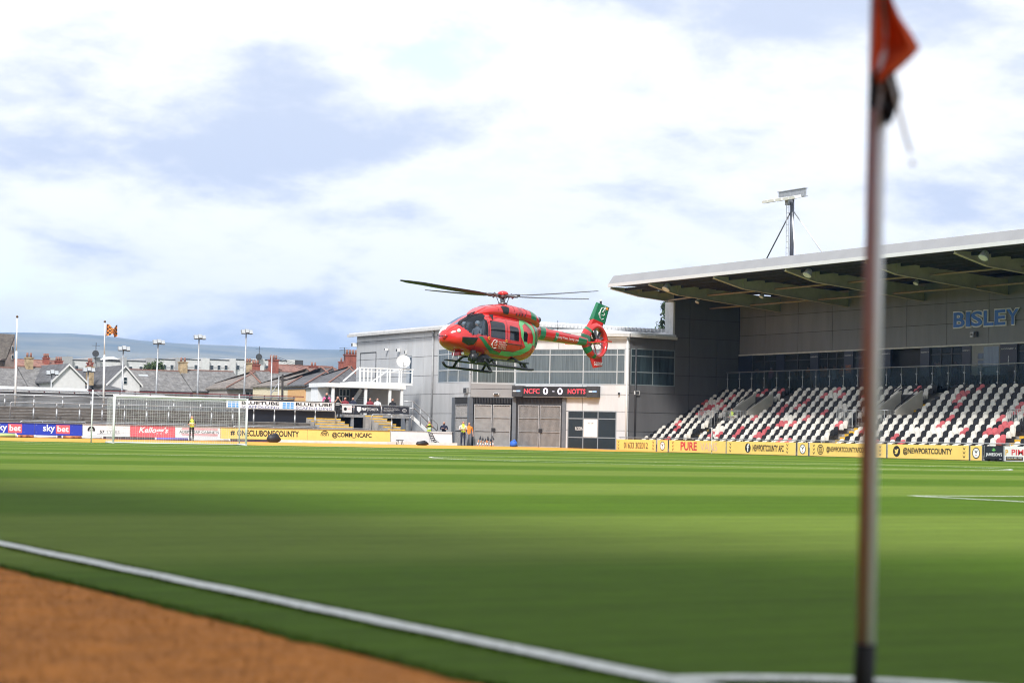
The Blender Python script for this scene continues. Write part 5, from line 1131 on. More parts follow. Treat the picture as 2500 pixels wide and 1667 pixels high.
COW = [(1.75, 2.38, 2.44, .25), (2.0, 2.36, 2.60, .46), (2.4, 2.34, 2.79, .62), (2.9, 2.30, 2.93, .70), (3.4, 2.28, 3.00, .74), (4.0, 2.26, 3.01, .76), (4.7, 2.24, 2.96, .76), (5.2, 2.20, 2.90, .72), (5.55, 2.15, 2.82, .66), (5.8, 2.12, 2.70, .58), (5.92, 2.12, 2.5, .45)]
def sec(T, u):
    for a, b in zip(T, T[1:]):
        if u <= b[0]:
            t = (u-a[0])/(b[0]-a[0]); return tuple(a[i]+(b[i]-a[i])*t for i in (1, 2, 3))
    return T[-1][1:]
def smooth_sec(T, u):
    s = [sec(T, min(max(u+d, T[0][0]), T[-1][0])) for d in (-.09, -.04, 0, .04, .09)]
    if u < T[0][0]+.1: return sec(T, u)
    return tuple(sum(x[i] for x in s)/5 for i in range(3))
def surf(T, u, a, off=0.0, ex=2.6):        # a: 0 = top, 90 = port side, 180 = belly
    zb, zt2, w = smooth_sec(T, u); c, h2 = (zb+zt2)/2, (zt2-zb)/2; A = R_(a); s, co = math.sin(A), math.cos(A)
    q = (abs(s)**ex+abs(co)**ex)**(-1/ex); y, z = (w+off)*q*s, c+(h2+off)*q*co; return Vector((-u, y, z))
def loft(name, T, us, na, m, parent, hole=None, a0=0, a1=360):
    vs_, fs = [], []; ring = na if a1-a0 == 360 else na+1
    for u in us: vs_ += [surf(T, u, a0+(a1-a0)*j/na) for j in range(ring)]
    for i in range(len(us)-1):
        for j in range(na):
            um, am = (us[i]+us[i+1])/2, a0+(a1-a0)*(j+.5)/na
            if hole and hole(um, am): continue
            fs.append((i*ring+j, i*ring+(j+1)%ring, (i+1)*ring+(j+1)%ring, (i+1)*ring+j))
    if not hole: fs += [tuple(range(ring))[::-1] if ring == na else (), tuple(range((len(us)-1)*ring, len(us)*ring))] if ring == na else []
    mb = MB(); mb.add(vs_, fs); return mb.build(name, m, parent, True)
def z2a(T, u, z):
    lo, hi = 2.0, 178.0
    for _ in range(24):
        mid = (lo+hi)/2
        if surf(T, u, mid).z > z: lo = mid
        else: hi = mid
    return (lo+hi)/2
def dens(poly, st):
    r = []
    for (x0, y0), (x1, y1) in zip(poly, poly[1:]+poly[:1]):
        k = max(1, int(math.hypot((x1-x0), (y1-y0))/st))
        r += [(x0+(x1-x0)*i/k, y0+(y1-y0)*i/k) for i in range(k)]
    return r
from mathutils.geometry import delaunay_2d_cdt
def patch(name, T, poly, m, parent, off=.006, uz=True, side=1, step=.07):
    """a thin skin on the body: poly in (u, z) side view or (u, angle)"""
    P = dens(poly, step) if uz else dens([(u, a/60) for u, a in poly], step); k = len(P)
    us = [p[0] for p in P]; vs2 = [p[1] for p in P]; g = []
    x = min(us)+step/2
    while x < max(us):
        y = min(vs2)+step/2
        while y < max(vs2):
            if ipoly(P, x, y): g.append((x, y))
            y += step
        x += step
    vv, ee, ff, *_ = delaunay_2d_cdt([Vector(p) for p in P+g], [(i, (i+1) % k) for i in range(k)], [], 1, 1e-5)
    pts = []
    for p in vv:
        a = z2a(T, p[0], p[1]) if uz else p[1]*60
        s = surf(T, p[0], a, off); pts.append((s.x, s.y*side, s.z))
    mb = MB(); mb.add(pts, [tuple(f) if side > 0 else tuple(f)[::-1] for f in ff]); return mb.build(name, m, parent, True)
us_ = [.0, .03, .06, .11, .18, .28]+[.4+.075*i for i in range(75)]+[6.1+.13*i for i in range(31)]
WS = [(.50, 9), (.44, 34), (.55, 62), (.86, 88), (1.14, 91), (1.42, 70), (1.70, 52), (1.92, 36), (2.0, 9)]
FD = [(1.19, 1.46), (1.83, 1.44), (1.83, 2.12), (1.66, 2.14), (1.5, 2.0), (1.32, 1.72)]
FDA = [(u, z2a(POD, u, z)) for u, z in FD]
def inws(u, a): return any(ipoly(WS, u, q) or ipoly(FDA, u, q) for q in (a, 360-a))
body = loft('fuselage', POD, us_, 96, hred, heli, hole=lambda u, a: inws(u, a))
loft('cowling', COW, [1.75+.1042*i for i in range(41)], 40, hred, heli)
MB().sphere((-.03, 0, 1.31), .11, 12, 8, sc=(.6, 1, 1)).build('nose_cap', hred, heli, True)
for side in (1, -1):
    patch('windscreen', POD, WS, hgl, heli, .004, False, side, .1)
    patch('cockpit_door_window', POD, FD, hgl, heli, .009, True, side)
    patch('cabin_window', POD, [(2.0, 1.43), (2.97, 1.40), (2.97, 2.03), (2.9, 2.10), (2.05, 2.12), (2.0, 2.06)], htint, heli, .010, True, side)
    patch('cabin_window', POD, [(3.30, 1.42), (3.92, 1.41), (3.92, 1.90), (3.86, 1.97), (3.36, 2.02), (3.30, 1.95)], htint, heli, .010, True, side)
    patch('cabin_window', POD, [(4.28, 1.42), (4.52, 1.42), (4.58, 1.75), (4.50, 1.85), (4.30, 1.86), (4.24, 1.6)], htint, heli, .010, True, side)
    patch('nose_window', POD, [(.42, 1.10), (.75, .98), (1.02, 1.02), (1.20, 1.32), (.40, 1.30)], htint, heli, .008, True, side)
    # livery
    patch('livery_stripe', POD, [(1.20, 1.38), (1.44, 1.40), (2.05, 1.05), (2.75, .80), (3.5, .76), (4.2, .86), (4.75, 1.12), (4.9, 1.30), (4.65, 1.32), (4.2, 1.08), (3.5, .92), (2.9, .96), (2.4, 1.14), (1.75, 1.38)][:1]+[(1.45, 1.40), (1.9, 1.10), (2.35, .92), (2.95, .82), (3.0, .74), (2.3, .78), (1.75, 1.0)], hgrn, heli, .007, True, side)
    patch('livery_ribbon', POD, [(2.9, .76), (3.6, .74), (4.3, .86), (4.8, 1.10), (4.98, 1.36), (4.72, 1.40), (4.35, 1.14), (3.7, .93), (2.9, .92)], hlg, heli, .008, True, side)
    patch('livery_ribbon', POD, [(4.02, 2.16), (4.10, 1.6), (4.42, 1.22), (4.62, 1.30), (4.30, 1.65), (4.24, 2.10), (4.5, 2.22), (4.85, 1.98), (5.0, 1.65), (4.95, 1.35), (5.14, 1.30), (5.22, 1.72), (5.0, 2.16), (4.55, 2.38), (4.2, 2.34)], hlg, heli, .009, True, side)
    patch('livery_stripe', POD, [(5.1, 2.30), (5.26, 1.8), (5.2, 1.25), (5.5, 1.25), (5.62, 1.7), (5.48, 2.35)], hgrn, heli, .007, True, side)
    patch('livery_stripe', COW, [(4.95, 2.48), (5.40, 2.42), (5.42, 2.75), (5.36, 2.80), (4.98, 2.86)], hgrn, heli, .008, True, side)
    patch('livery_stripe', COW, [(4.98, 100/30*0+5), (5.38, 5), (5.38, 62), (4.98, 62)], hgrn, heli, .007, False, side, .1)
    patch('engine_inlet', COW, [(3.05, 2.52), (3.35, 2.50), (3.42, 2.80), (3.12, 2.86), (2.92, 2.80)], hblk, heli, .010, True, side)
    for k in range(4): patch('cowl_vent', COW, [(3.85+.2*k, 2.50), (3.91+.2*k, 2.50), (3.95+.2*k, 2.62), (3.89+.2*k, 2.62)], hblk, heli, .010, True, side, .05)
    for u_, z_ in ((1.86, 1.36), (3.06, 1.34)):
        p = surf(POD, u_, z2a(POD, u_, z_), .012); MB().cyl((p.x, p.y*side, p.z), (p.x, (p.y+.02)*side, p.z), .065, n=14).build('handle_marker', hor, heli); MB().box((p.x-.05, (p.y+.021)*side-.004, p.z-.015), (p.x+.05, (p.y+.021)*side+.004, p.z+.015)).build('door_handle', hblk, heli)
    # boom stripes
    for u0, u1, a0_, a1_ in ((6.3, 6.72, 30, 150), (7.42, 7.66, 62, 150), (9.25, 9.95, 62, 150), (6.95, 7.4, 4, 44), (8.15, 8.8, 4, 44)):
        patch('livery_stripe', POD, [(u0, a0_), (u1, a0_), (u1-.12, a1_), (u0-.12, a1_)], hgrn, heli, .006, False, side, .12)
    for s_, u0, u1, z0, z1 in (('Serving Wales, Saving Lives', 7.4, 9.2, 1.86, 2.00),):
        mesh_v, mesh_f, _ = text_mesh(s_, 0); mb = MB(); pts = []
        for q in mesh_v:
            u_ = u0+(u1-u0)*(q[0] if side > 0 else 1-q[0]); s2 = surf(POD, u_, z2a(POD, u_, z0+(z1-z0)*q[1]), .014); pts.append((s2.x, s2.y*side, s2.z))
        mb.add(pts, mesh_f); mb.build('lettering', hwht, heli)
    def emblem(o, U, V, k):
        pts = [[(0.62, 1.0), (.35, .92), (.2, .7), (.18, .4), (.3, .12), (.6, 0), (.9, .12)], [(.18, .55), (0, .42), (.08, .3), (.2, .36), (.1, .6)], [(.55, .38), (.8, .35), (.95, .5), (.75, .62), (.5, .6), (.75, .78), (.98, .8)], [(.8, .95), (.7, .78)]]
        for c in pts: MB().tube([o+U*p+V*q for p, q in c], k, 5).build('emblem', hwht, heli)
    if side > 0:
        p0, p1, p2 = (surf(POD, u_, z2a(POD, u_, z_), .012) for u_, z_ in ((2.08, .98), (2.52, .98), (2.08, 1.34))); emblem(p0, p1-p0, p2-p0, .014)
        for k, s_ in enumerate(('Your Wales', 'Ambulance Air', 'Your Ambulance', 'Charity Wales')):
            mesh_v, mesh_f, _ = text_mesh(s_, .01); mb = MB(); pts = []
            for q in mesh_v: u_ = 2.55+.05*(k % 2)+.55*q[0]; s2 = surf(POD, u_, z2a(POD, u_, 1.24-.085*k+.06*q[1]), .012); pts.append(s2)
            mb.add(pts, mesh_f); mb.build('lettering', hwht, heli)
    MB().tube([surf(POD, u_, z2a(POD, u_, 1.25), .012)*1.0 if side > 0 else Vector((surf(POD, u_, z2a(POD, u_, 1.25), .012).x, -surf(POD, u_, z2a(POD, u_, 1.25), .012).y, 1.25)) for u_ in (3.05, 3.6, 4.2)], .014, 5).build('door_rail', hblk, heli)
    for u_, z0, z1 in ((1.12, .85, 1.42), (1.90, .72, 2.34), (3.14, .72, 2.36), (4.12, .74, 2.34), (5.02, .9, 2.36)):
        MB().tube([Vector((q.x, q.y*side, q.z)) for q in (surf(POD, u_, z2a(POD, u_, z0+(z1-z0)*i/10), .004) for i in range(11))], .007, 4).build('panel_seam', hblk, heli)
    for z_ in (.95, 2.28): MB().tube([Vector((q.x, q.y*side, q.z)) for q in (surf(POD, u_, z2a(POD, u_, z_), .004) for u_ in [1.9+.26*i for i in range(13)])], .006, 4).build('panel_seam', hblk, heli)
    for u_ in (2.75, 3.75, 4.6): MB().tube([Vector((q.x, q.y*side, q.z)) for q in (surf(COW, u_, 8+9*i, .004) for i in range(10))], .006, 4).build('panel_seam', hblk, heli)
    MB().cyl((-5.75, .30*side, 2.52), (-6.05, .34*side, 2.55), .13, n=12).build('exhaust', hmet, heli, True)
# white sky highlight painted on the starboard nose, lights, wipers
patch('nose_highlight', POD, [(.12, 8), (.5, 6), (.48, 45), (.62, 66), (.3, 80), (.1, 60)], hwht, heli, .007, False, -1, .1)
for a, u_ in ((62, .30), (-20, .22)):
    p = surf(POD, u_, a); MB().sphere(p, .085, 10, 6).build('landing_light', mat('lamp glass', (.85, .85, .82), .1), heli, True)
MB().tube([surf(POD, .9, 9, .03), surf(POD, .7, 22, .03), surf(POD, .52, 30, .02)], .018, 5).build('wiper', hblk, heli); MB().tube([surf(POD, 1.9, 6, .04), surf(POD, 1.65, 8, .05), surf(POD, 1.3, 10, .04)], .03, 5).build('wire_cutter', hblk, heli)
MB().tube([surf(POD, .02, 90), Vector((.25, -.03, 1.30)), Vector((.4, -.05, 1.36))], .018, 5).build('pitot_tube', hblk, heli)
# cockpit interior
intr = mat('cockpit dark', (.03, .032, .036), .8); MB().box((-2.2, -.7, 1.02), (-.75, .7, 1.08)).build('cockpit_floor', intr, heli); MB().box((-2.25, -.78, 1.0), (-2.2, .78, 2.4)).build('cockpit_bulkhead', intr, heli)
MB().prism([(-.72, -.55, 1.1), (-.72, .55, 1.1), (-.72, .5, 1.62), (-.72, -.5, 1.62)], (-.18, 0, 0)).build('instrument_panel', intr, heli)
for y in (-.36, .36): MB().box((-2.0, y-.24, 1.08), (-1.5, y+.24, 1.34)).build('pilot_seat', intr, heli); MB().prism([(-1.95, y-.24, 1.3), (-1.95, y+.24, 1.3), (-2.1, y+.2, 2.12), (-2.1, y-.2, 2.12)], (.09, 0, 0)).build('seat_back', mat('seat grey', (.12, .125, .14), .8), heli)
# skids
SZ = .17
def skid(s):
    y = 1.12*s; MB().tube([(-1.28, y, .24+SZ), (-1.36, y, .14+SZ), (-1.52, y, .05+SZ), (-1.7, y, .045+SZ), (-4.5, y, .045+SZ), (-4.62, y, .07+SZ)], .055, 8).build('skid', hblk, heli, True)
    MB().box((-4.4, y-.06, -.012+SZ), (-3.8, y+.06, .02+SZ)).build('skid_shoe', hblk, heli)
    for u_ in (2.0, 3.95): MB().tube([(-u_, .25*s, .68), (-u_, .62*s, .66), (-u_, .95*s, .38+SZ*.5), (-u_, y, .06+SZ)], .06, 8).build('cross_tube', hblk, heli, True)
    MB().obox((-1.3, (.98*s)-.09, .46), (-3.1, 0, 0), (0, .18, 0), (0, 0, .05)).build('boarding_step', hblk, heli)
    MB().obox((-4.3, (.98*s)-.05, .1+SZ), (-.12, 0, 0), (0, .08, 0), (.2, 0, .2)).build('step_bracket', hblk, heli)
for s in (-1, 1): skid(s)
# camera ball and searchlight box under the nose
MB().sphere((-1.15, .62, .50), .20, 14, 10, sc=(1, 1, 1.1)).build('camera_turret', hblk, heli, True); MB().cyl((-1.15, .62, .68), (-1.15, .62, .80), .12, n=12).build('turret_mount', hblk, heli); MB().cyl((-.99, .62, .44), (-.92, .62, .41), .10, n=12).build('turret_lens', htint, heli)
MB().box((-1.95, .52, .30), (-1.5, .84, .60)).build('searchlight', hblk, heli); MB().box((-1.55, .45, .62), (-1.2, .6, .72)).build('equipment_arm', hblk, heli)
MB().box((-1.0, -.2, .58), (-.75, .2, .72)).build('belly_light', hred, heli); MB().sphere((-.85, .3, .66), .07, 8, 6).build('landing_light', hwht, heli)
# rotor
RX, RZ = -3.9, 3.35
_rb = ray(1225, 915); base = CAM+_rb*(86.5/_rb.dot(_F))
hrot = Matrix.Translation(base) @ Matrix.Rotation(R_(203.1), 4, 'Z') @ Matrix.Rotation(R_(-2.0), 4, 'Y') @ Matrix.Rotation(R_(2.0), 4, 'X') @ Matrix.Translation((-RX, 0, 0)); hinv = hrot.inverted()
_Fh = Vector((math.sin(YAW), math.cos(YAW), 0)); hubw = hrot @ Vector((RX, 0, RZ+.05)); _z = Vector((0, 0, 1))
MB().cyl((RX, 0, 2.9), (RX, 0, RZ+.1), .085, .07, n=12).build('mast', hmet, heli, True); MB().cyl((RX, 0, 3.03), (RX, 0, 3.10), .20, n=16).build('swashplate', hmet, heli, True)
MB().sphere((RX, 0, RZ+.14), .24, 16, 8, sc=(1, 1, .55)).build('hub_cap', hred, heli, True); MB().cyl((RX, 0, RZ-.04), (RX, 0, RZ+.12), .19, n=14).build('rotor_hub', hmet, heli, True)
for k in range(4):
    a = R_(41)+k*math.pi/2; lt, nr_ = math.cos(a), math.sin(a)          # share of the blade pointing left and towards the touchline
    dW = -_R0*lt-_Fh*nr_; eW = _z.cross(dW); sl_ = math.tan(R_(2.1))*lt-math.tan(R_(4.1))*nr_
    d = (hinv.to_3x3() @ dW); e = (hinv.to_3x3() @ eW); cz_ = hinv.to_3x3() @ _z
    def bp(r): return hinv @ (hubw+dW*r+_z*(r*(sl_+.036+(.034 if k % 2 == 0 else -.034))+.0035*max(0, r-1)**2))
    arm = MB().tube([bp(.12), bp(.5), bp(.95)], [.075, .06, .055], 8).build('blade_arm', hmet, heli, True)
    MB().cyl(bp(.45)+e*.14-Vector((0,0,.08)), bp(.62)+e*.14+Vector((0,0,.06)), .045, n=8).build('damper', hmet, arm); MB().cyl(bp(.3)-e*.1-Vector((0,0,.02)), Vector((RX, 0, 3.07))+d*.17-e*.05, .018, n=5).build('pitch_link', hmet, arm)
    mb = MB(); vs_ = []; rs = [.85, 1.1, 1.5, 2.4, 3.4, 4.4, 5.1, 5.5]; ch = [.10, .18, .30, .325, .325, .31, .26, .10]
    for r, c in zip(rs, ch):
        tw = R_((24, 12, 10, 14)[k]-1.0*r); cz = cz_; p = bp(r); le = e*math.cos(tw)+cz*math.sin(tw); sw = -.12*max(0, r-4.6)
        for q, th in ((.3, 0), (.1, .020), (-.3, .014), (-.7, 0), (-.3, -.008), (.1, -.014)): vs_.append(p+le*(c*q+sw)+cz*th)
    n6 = 6; mb.add(vs_, [(i*n6+j, i*n6+(j+1)%n6, (i+1)*n6+(j+1)%n6, (i+1)*n6+j) for i in range(len(rs)-1) for j in range(n6)]+[tuple(range(6))[::-1], tuple(range(42, 48))]); mb.build('rotor_blade', hdg, heli, True)
for k in range(3): a = k*2.1; MB().cyl((RX+.2*math.cos(a), .2*math.sin(a), 2.92), (RX+.17*math.cos(a), .17*math.sin(a), 3.02), .03).build('hub_link', hmet, heli)
# fenestron
FC = Vector((-10.85, 0, 2.02)); FR = .60
OUT = [(-9.75, 2.30), (-9.95, 2.55), (-10.3, 2.80), (-10.75, 2.92), (-11.2, 2.80), (-11.48, 2.45), (-11.60, 2.05), (-11.48, 1.68), (-11.15, 1.30), (-10.7, 1.20), (-10.3, 1.28), (-9.95, 1.55), (-9.75, 1.80)]
def outr(an):
    d = Vector((math.cos(an), math.sin(an)))
    best = .7
    for (x0, z0), (x1, z1) in zip(OUT, OUT[1:]+OUT[:1]):
        p, q = Vector((x0-FC.x, z0-FC.z)), Vector((x1-FC.x, z1-FC.z)); e = q-p; den_ = d.x*e.y-d.y*e.x
        if abs(den_) < 1e-9: continue
        t = (p.x*e.y-p.y*e.x)/den_; s_ = (p.x*d.y-p.y*d.x)/den_
        if t > 0 and -1e-6 <= s_ <= 1+1e-6: best = max(best, t) if False else t
    return best
mb = MB(); nA = 72; vs_ = []
for i in range(nA):
    an = 2*math.pi*i/nA; ro_ = outr(an); c, s = math.cos(an), math.sin(an)
    for r, y in ((FR, .13), (FR+.05, .17), (FR+.12, .17), ((FR+ro_)/2+.05, .14), (ro_, .045), (ro_, -.045), ((FR+ro_)/2+.05, -.14), (FR+.12, -.17), (FR+.05, -.17), (FR, -.13)): vs_.append((FC.x+r*c, y, FC.z+r*s))
fs = []; mi = []
for i in range(nA):
    for j in range(10):
        fs.append((i*10+j, ((i+1)%nA)*10+j, ((i+1)%nA)*10+(j+1)%10, i*10+(j+1)%10)); deg = (360*(i+.5)/nA) % 360
        g_ = (5 < deg < 55 and int((deg-5)/12.5) % 2 == 0) or (318 < deg < 340) or (352 < deg <= 360) or deg < 5 or (285 < deg < 300); mi.append(1 if g_ and j not in (9,) else 0)
mb.add(vs_, fs); mb.m = mi; fen = mb.build('fenestron_shroud', [hred, hgrn], heli, True)
MB().cyl((FC.x, .14, FC.z), (FC.x, -.14, FC.z), .12, n=14).build('fan_hub', hred, heli, True); MB().sphere((FC.x, .14, FC.z), .12, 12, 6, sc=(1, .8, 1)).build('fan_spinner', hred, heli, True)
for k in range(10):
    a = 2*math.pi*k/10+.2+(.1 if k % 2 else 0); d = Vector((math.cos(a), 0, math.sin(a))); e = Vector((-math.sin(a), .9, math.cos(a))).normalized()
    MB().obox(FC+d*.11-e*.06-Vector((0,.01,0)), d*(FR-.13), e*.12, Vector((0,.012,0))).build('fan_blade', hblk if k % 2 else hmet, heli)
MB().bar(FC+Vector((.1, -.12, .02)), FC+Vector((.62, -.12, .1)), .09, .09).build('drive_shaft', hred, heli)
for k in range(5): a = k*1.26+.5; MB().bar(FC+Vector((math.cos(a)*.1, -.15, math.sin(a)*.1)), FC+Vector((math.cos(a)*FR, -.15, math.sin(a)*FR)), .03, .05).build('stator_vane', hred, heli)
def fin(name, poly, th, m, par=heli):
    n = len(poly); cx = sum(p[0] for p in poly)/n; cz = sum(p[1] for p in poly)/n; mb = MB()
    vs_ = [(x, .02, z) for x, z in poly]+[(x, -.02, z) for x, z in poly]+[(cx+(x-cx)*.75, th, cz+(z-cz)*.92) for x, z in poly]+[(cx+(x-cx)*.75, -th, cz+(z-cz)*.92) for x, z in poly]
    mb.add(vs_, [(i, (i+1)%n, n+(i+1)%n, n+i) for i in range(n)]+[(i, 2*n+i, 2*n+(i+1)%n, (i+1)%n) for i in range(n)]+[(n+i, n+(i+1)%n, 3*n+(i+1)%n, 3*n+i) for i in range(n)]+[tuple(range(2*n, 3*n)), tuple(range(3*n, 4*n))[::-1]]); return mb.build(name, m, par)
fin('tail_fin_base', [(-10.15, 2.72), (-10.45, 3.05), (-11.42, 2.92), (-11.30, 2.68), (-10.75, 2.88)], .085, hred)
upf = fin('tail_fin', [(-10.32, 3.0), (-10.86, 3.84), (-11.88, 3.70), (-11.52, 2.88)], .075, hgrn); fin('lower_fin', [(-10.35, 1.30), (-10.65, .80), (-11.35, .92), (-11.30, 1.38)], .06, hred)
MB().cyl((-11.2, 0, 3.78), (-11.2, 0, 3.92), .05).build('beacon', hblk, heli); MB().sphere((-11.2, 0, 3.94), .05, 8, 5).build('beacon_lamp', hwht, heli)
emblem(Vector((-10.86, .088, 3.08)), Vector((-.48, 0, -.04)), Vector((-.16, 0, .58)), .016)
MB().box((-11.68, .078, 3.55), (-11.52, .082, 3.66)).build('flag_decal', hor, heli); MB().box((-11.51, .078, 3.56), (-11.40, .082, 3.67)).build('flag_decal', hwht, heli)
text(heli, 'G-LOYW', (-10.62, .066, .92), (-.66, 0, .02), (0, 0, .17), hwht, .02)
for s in (-1, 1):
    MB().prism([(-9.95, .15*s, 1.88), (-10.4, .15*s, 1.88), (-10.40, 1.2*s, 1.90), (-10.1, 1.2*s, 1.90)], (0, 0, .05)).build('stabiliser', hred, heli)
MB().cyl((-7.9, 0, 2.25), (-7.9, 0, 2.72), .012, n=5).build('boom_aerial', hblk, heli); MB().cyl((-8.0, 0, 1.73), (-8.0, 0, 1.45), .012, n=5).build('boom_aerial', hblk, heli); MB().cyl((-.55, .1, .8), (-.45, .1, .45), .012, n=5).build('nose_aerial', hwht, heli)
heli.matrix_basis = hrot

# ================================================================== PEOPLE
def pose_mesh(arms, sit=False, step=0.0):
    ob_name = 'pose'; V, E, Rr, Lb = [], [], [], []
    def add(p, r, lab, par=None):
        V.append(p); Rr.append(r); Lb.append(lab)
        if par is not None: E.append((par, len(V)-1))
        return len(V)-1
    hz_ = -.44 if sit else 0
    pel = add((0, 0, .96+hz_), (.15, .11), 'legs'); sp_ = add((0, 0, 1.12+hz_), (.135, .10), 'torso', pel); ch = add((0, -.01, 1.32+hz_), (.165, .115), 'torso', sp_); nb = add((0, 0, 1.46+hz_), (.10, .08), 'torso', ch)
    nk = add((0, -.005, 1.53+hz_), (.058, .058), 'skin', nb); hd = add((0, -.02, 1.62+hz_), (.078, .092), 'skin', nk); ht = add((0, -.015, 1.70+hz_), (.078, .09), 'skin', hd); add((0, -.01, 1.745+hz_), (.045, .05), 'hair', ht)
    add((0, -.125, 1.63+hz_), (.014, .014), 'skin', hd)
    for s in (-1, 1): add((s*.092, 0, 1.64+hz_), (.013, .02), 'skin', hd)
    for s in (-1, 1):
        if sit: J = [((.10*s, -.06, .50), .085), ((.12*s, -.26, .52), .085), ((.13*s, -.45, .50), .065), ((.13*s, -.46, .28), .055), ((.13*s, -.44, .08), .042)]
        else: J = [((.095*s, 0, .88), .095), ((.10*s, -.01+step*s*.5, .68), .085), ((.105*s, -.02+step*s, .49), .064), ((.108*s, .0+step*s*1.1, .30), .06), ((.11*s, .02+step*s*1.3, .09), .042)]
        par = pel
        for p, r in J: par = add(p, (r, r), 'legs', par)
        q = V[par]; f = add((q[0]+.005*s, q[1]-.07, .045), (.045, .038), 'shoe', par); add((q[0]+.012*s, q[1]-.17, .038), (.042, .03), 'shoe', f)
    for s in (-1, 1):
        el, wr = arms(s); el = Vector(el)+Vector((0, 0, hz_)); wr = Vector(wr)+Vector((0, 0, hz_)); sh = Vector((.185*s, 0, 1.41+hz_))
        a = add(tuple(sh), (.068, .068), 'sleeve', ch); b = add(tuple((sh+el)/2), (.056, .056), 'sleeve', a); c = add(tuple(el), (.046, .046), 'sleeve', b); d = add(tuple((el+wr)/2), (.043, .043), 'fore', c); w = add(tuple(wr), (.031, .031), 'fore', d)
        dr_ = (wr-el).normalized(); hnd = wr+dr_*.07; hi = add(tuple(hnd), (.036, .024), 'skin', w); sd = dr_.cross(Vector((0, -.3, 1))).normalized(); cu = dr_.cross(sd).normalized()
        for k, (o, ln) in enumerate(((-.028, .065), (-.010, .08), (.010, .075), (.028, .058))):
            m1 = hnd+dr_*.04+sd*o; f1 = add(tuple(m1), (.010, .010), 'skin', hi); m2 = m1+dr_*ln*.55+cu*.012; f2 = add(tuple(m2), (.009, .009), 'skin', f1); add(tuple(m2+dr_*ln*.3+cu*.025), (.008, .008), 'skin', f2)
        t1 = add(tuple(wr+dr_*.035-sd*.045), (.011, .011), 'skin', hi); add(tuple(wr+dr_*.075-sd*.065), (.009, .009), 'skin', t1)
    me = bpy.data.meshes.new('pose'); me.from_pydata(V, E, []); ob = bpy.data.objects.new('pose', me); COL.objects.link(ob)
    sk = ob.modifiers.new('s', 'SKIN'); sk.use_smooth_shade = True; sk.branch_smoothing = .35
    for i, v in enumerate(me.skin_vertices[0].data): v.radius = Rr[i]; v.use_root = (i == 0)
    sb2 = ob.modifiers.new('d', 'SUBSURF'); sb2.levels = 1; sb2.render_levels = 1
    dg = bpy.context.evaluated_depsgraph_get(); out_ = bpy.data.meshes.new_from_object(ob.evaluated_get(dg)); bpy.data.objects.remove(ob); bpy.data.meshes.remove(me)
    idx = {'skin': 0, 'hair': 1, 'torso': 2, 'sleeve': 3, 'fore': 4, 'legs': 5, 'shoe': 6}
    A = np.array([V[a] for a, b in E]); B = np.array([V[b] for a, b in E]); D = B-A; L2 = (D**2).sum(1)+1e-9; LA_ = [Lb[b] for a, b in E]
    LA_ = ['torso' if (Lb[a] == 'torso' and Lb[b] == 'legs') else l for l, (a, b) in zip(LA_, E)]
    rad = np.array([(Rr[a][0]+Rr[b][0])/2 for a, b in E])
    out_.materials.clear()
    for _ in range(7): out_.materials.append(None)
    for p in out_.polygons:
        c = np.array(p.center[:]); t = np.clip(((c-A)*D).sum(1)/L2, 0, 1); ds = np.sqrt(((A+D*t[:, None]-c)**2).sum(1))/rad; l = LA_[int(ds.argmin())]
        if l == 'skin' and c[2] > 1.655+hz_ and (c[1] > -.055 or c[2] > 1.72+hz_) and abs(c[0]) < .12: l = 'hair'
        if l == 'skin' and c[2] > 1.57+hz_ and c[1] > .03: l = 'hair'
        p.material_index = idx[l]; p.use_smooth = True
    return out_
POSES = {
 'hold': pose_mesh(lambda s: ((.26*s, .02, 1.16), (.09*s, -.20, 1.14))), 'crossed': pose_mesh(lambda s: ((.27*s, -.03, 1.17), (-.04*s, -.19, 1.20+.03*s))),
 'photo': pose_mesh(lambda s: ((.25*s, -.16, 1.27), (.08*s, -.22, 1.52))), 'down': pose_mesh(lambda s: ((.25*s, .03, 1.14), (.26*s, -.04, .90)), step=.05), 'sit': pose_mesh(lambda s: ((.25*s, -.05, 1.17), (.13*s, -.28, 1.08)), True)}
skinm = mat('skin', (.46, .25, .18), .6, var=.1); hairs = [mat('brown hair', (.05, .03, .02), .7), mat('grey hair', (.30, .29, .28), .7), mat('dark hair', (.015, .012, .01), .7), mat('fair hair', (.30, .19, .09), .7)]
hiviz = mat('yellow high visibility cloth', (.62, .80, .06), .7, var=.08); blackc = mat('black cloth', (.014, .014, .017), .85); navyc2 = mat('navy cloth', (.016, .02, .045), .85); whitec = mat('white cloth', (.66, .66, .66), .85); orangec = mat('orange cloth', (.72, .24, .03), .85); pinkc = mat('pink cloth', (.75, .14, .32), .85); greyc = mat('grey cloth', (.20, .20, .22), .85); denim = mat('denim cloth', (.08, .13, .22), .85); redc = mat('maroon cloth', (.22, .03, .04), .85); silver = mat('reflective tape', (.65, .66, .66), .4)
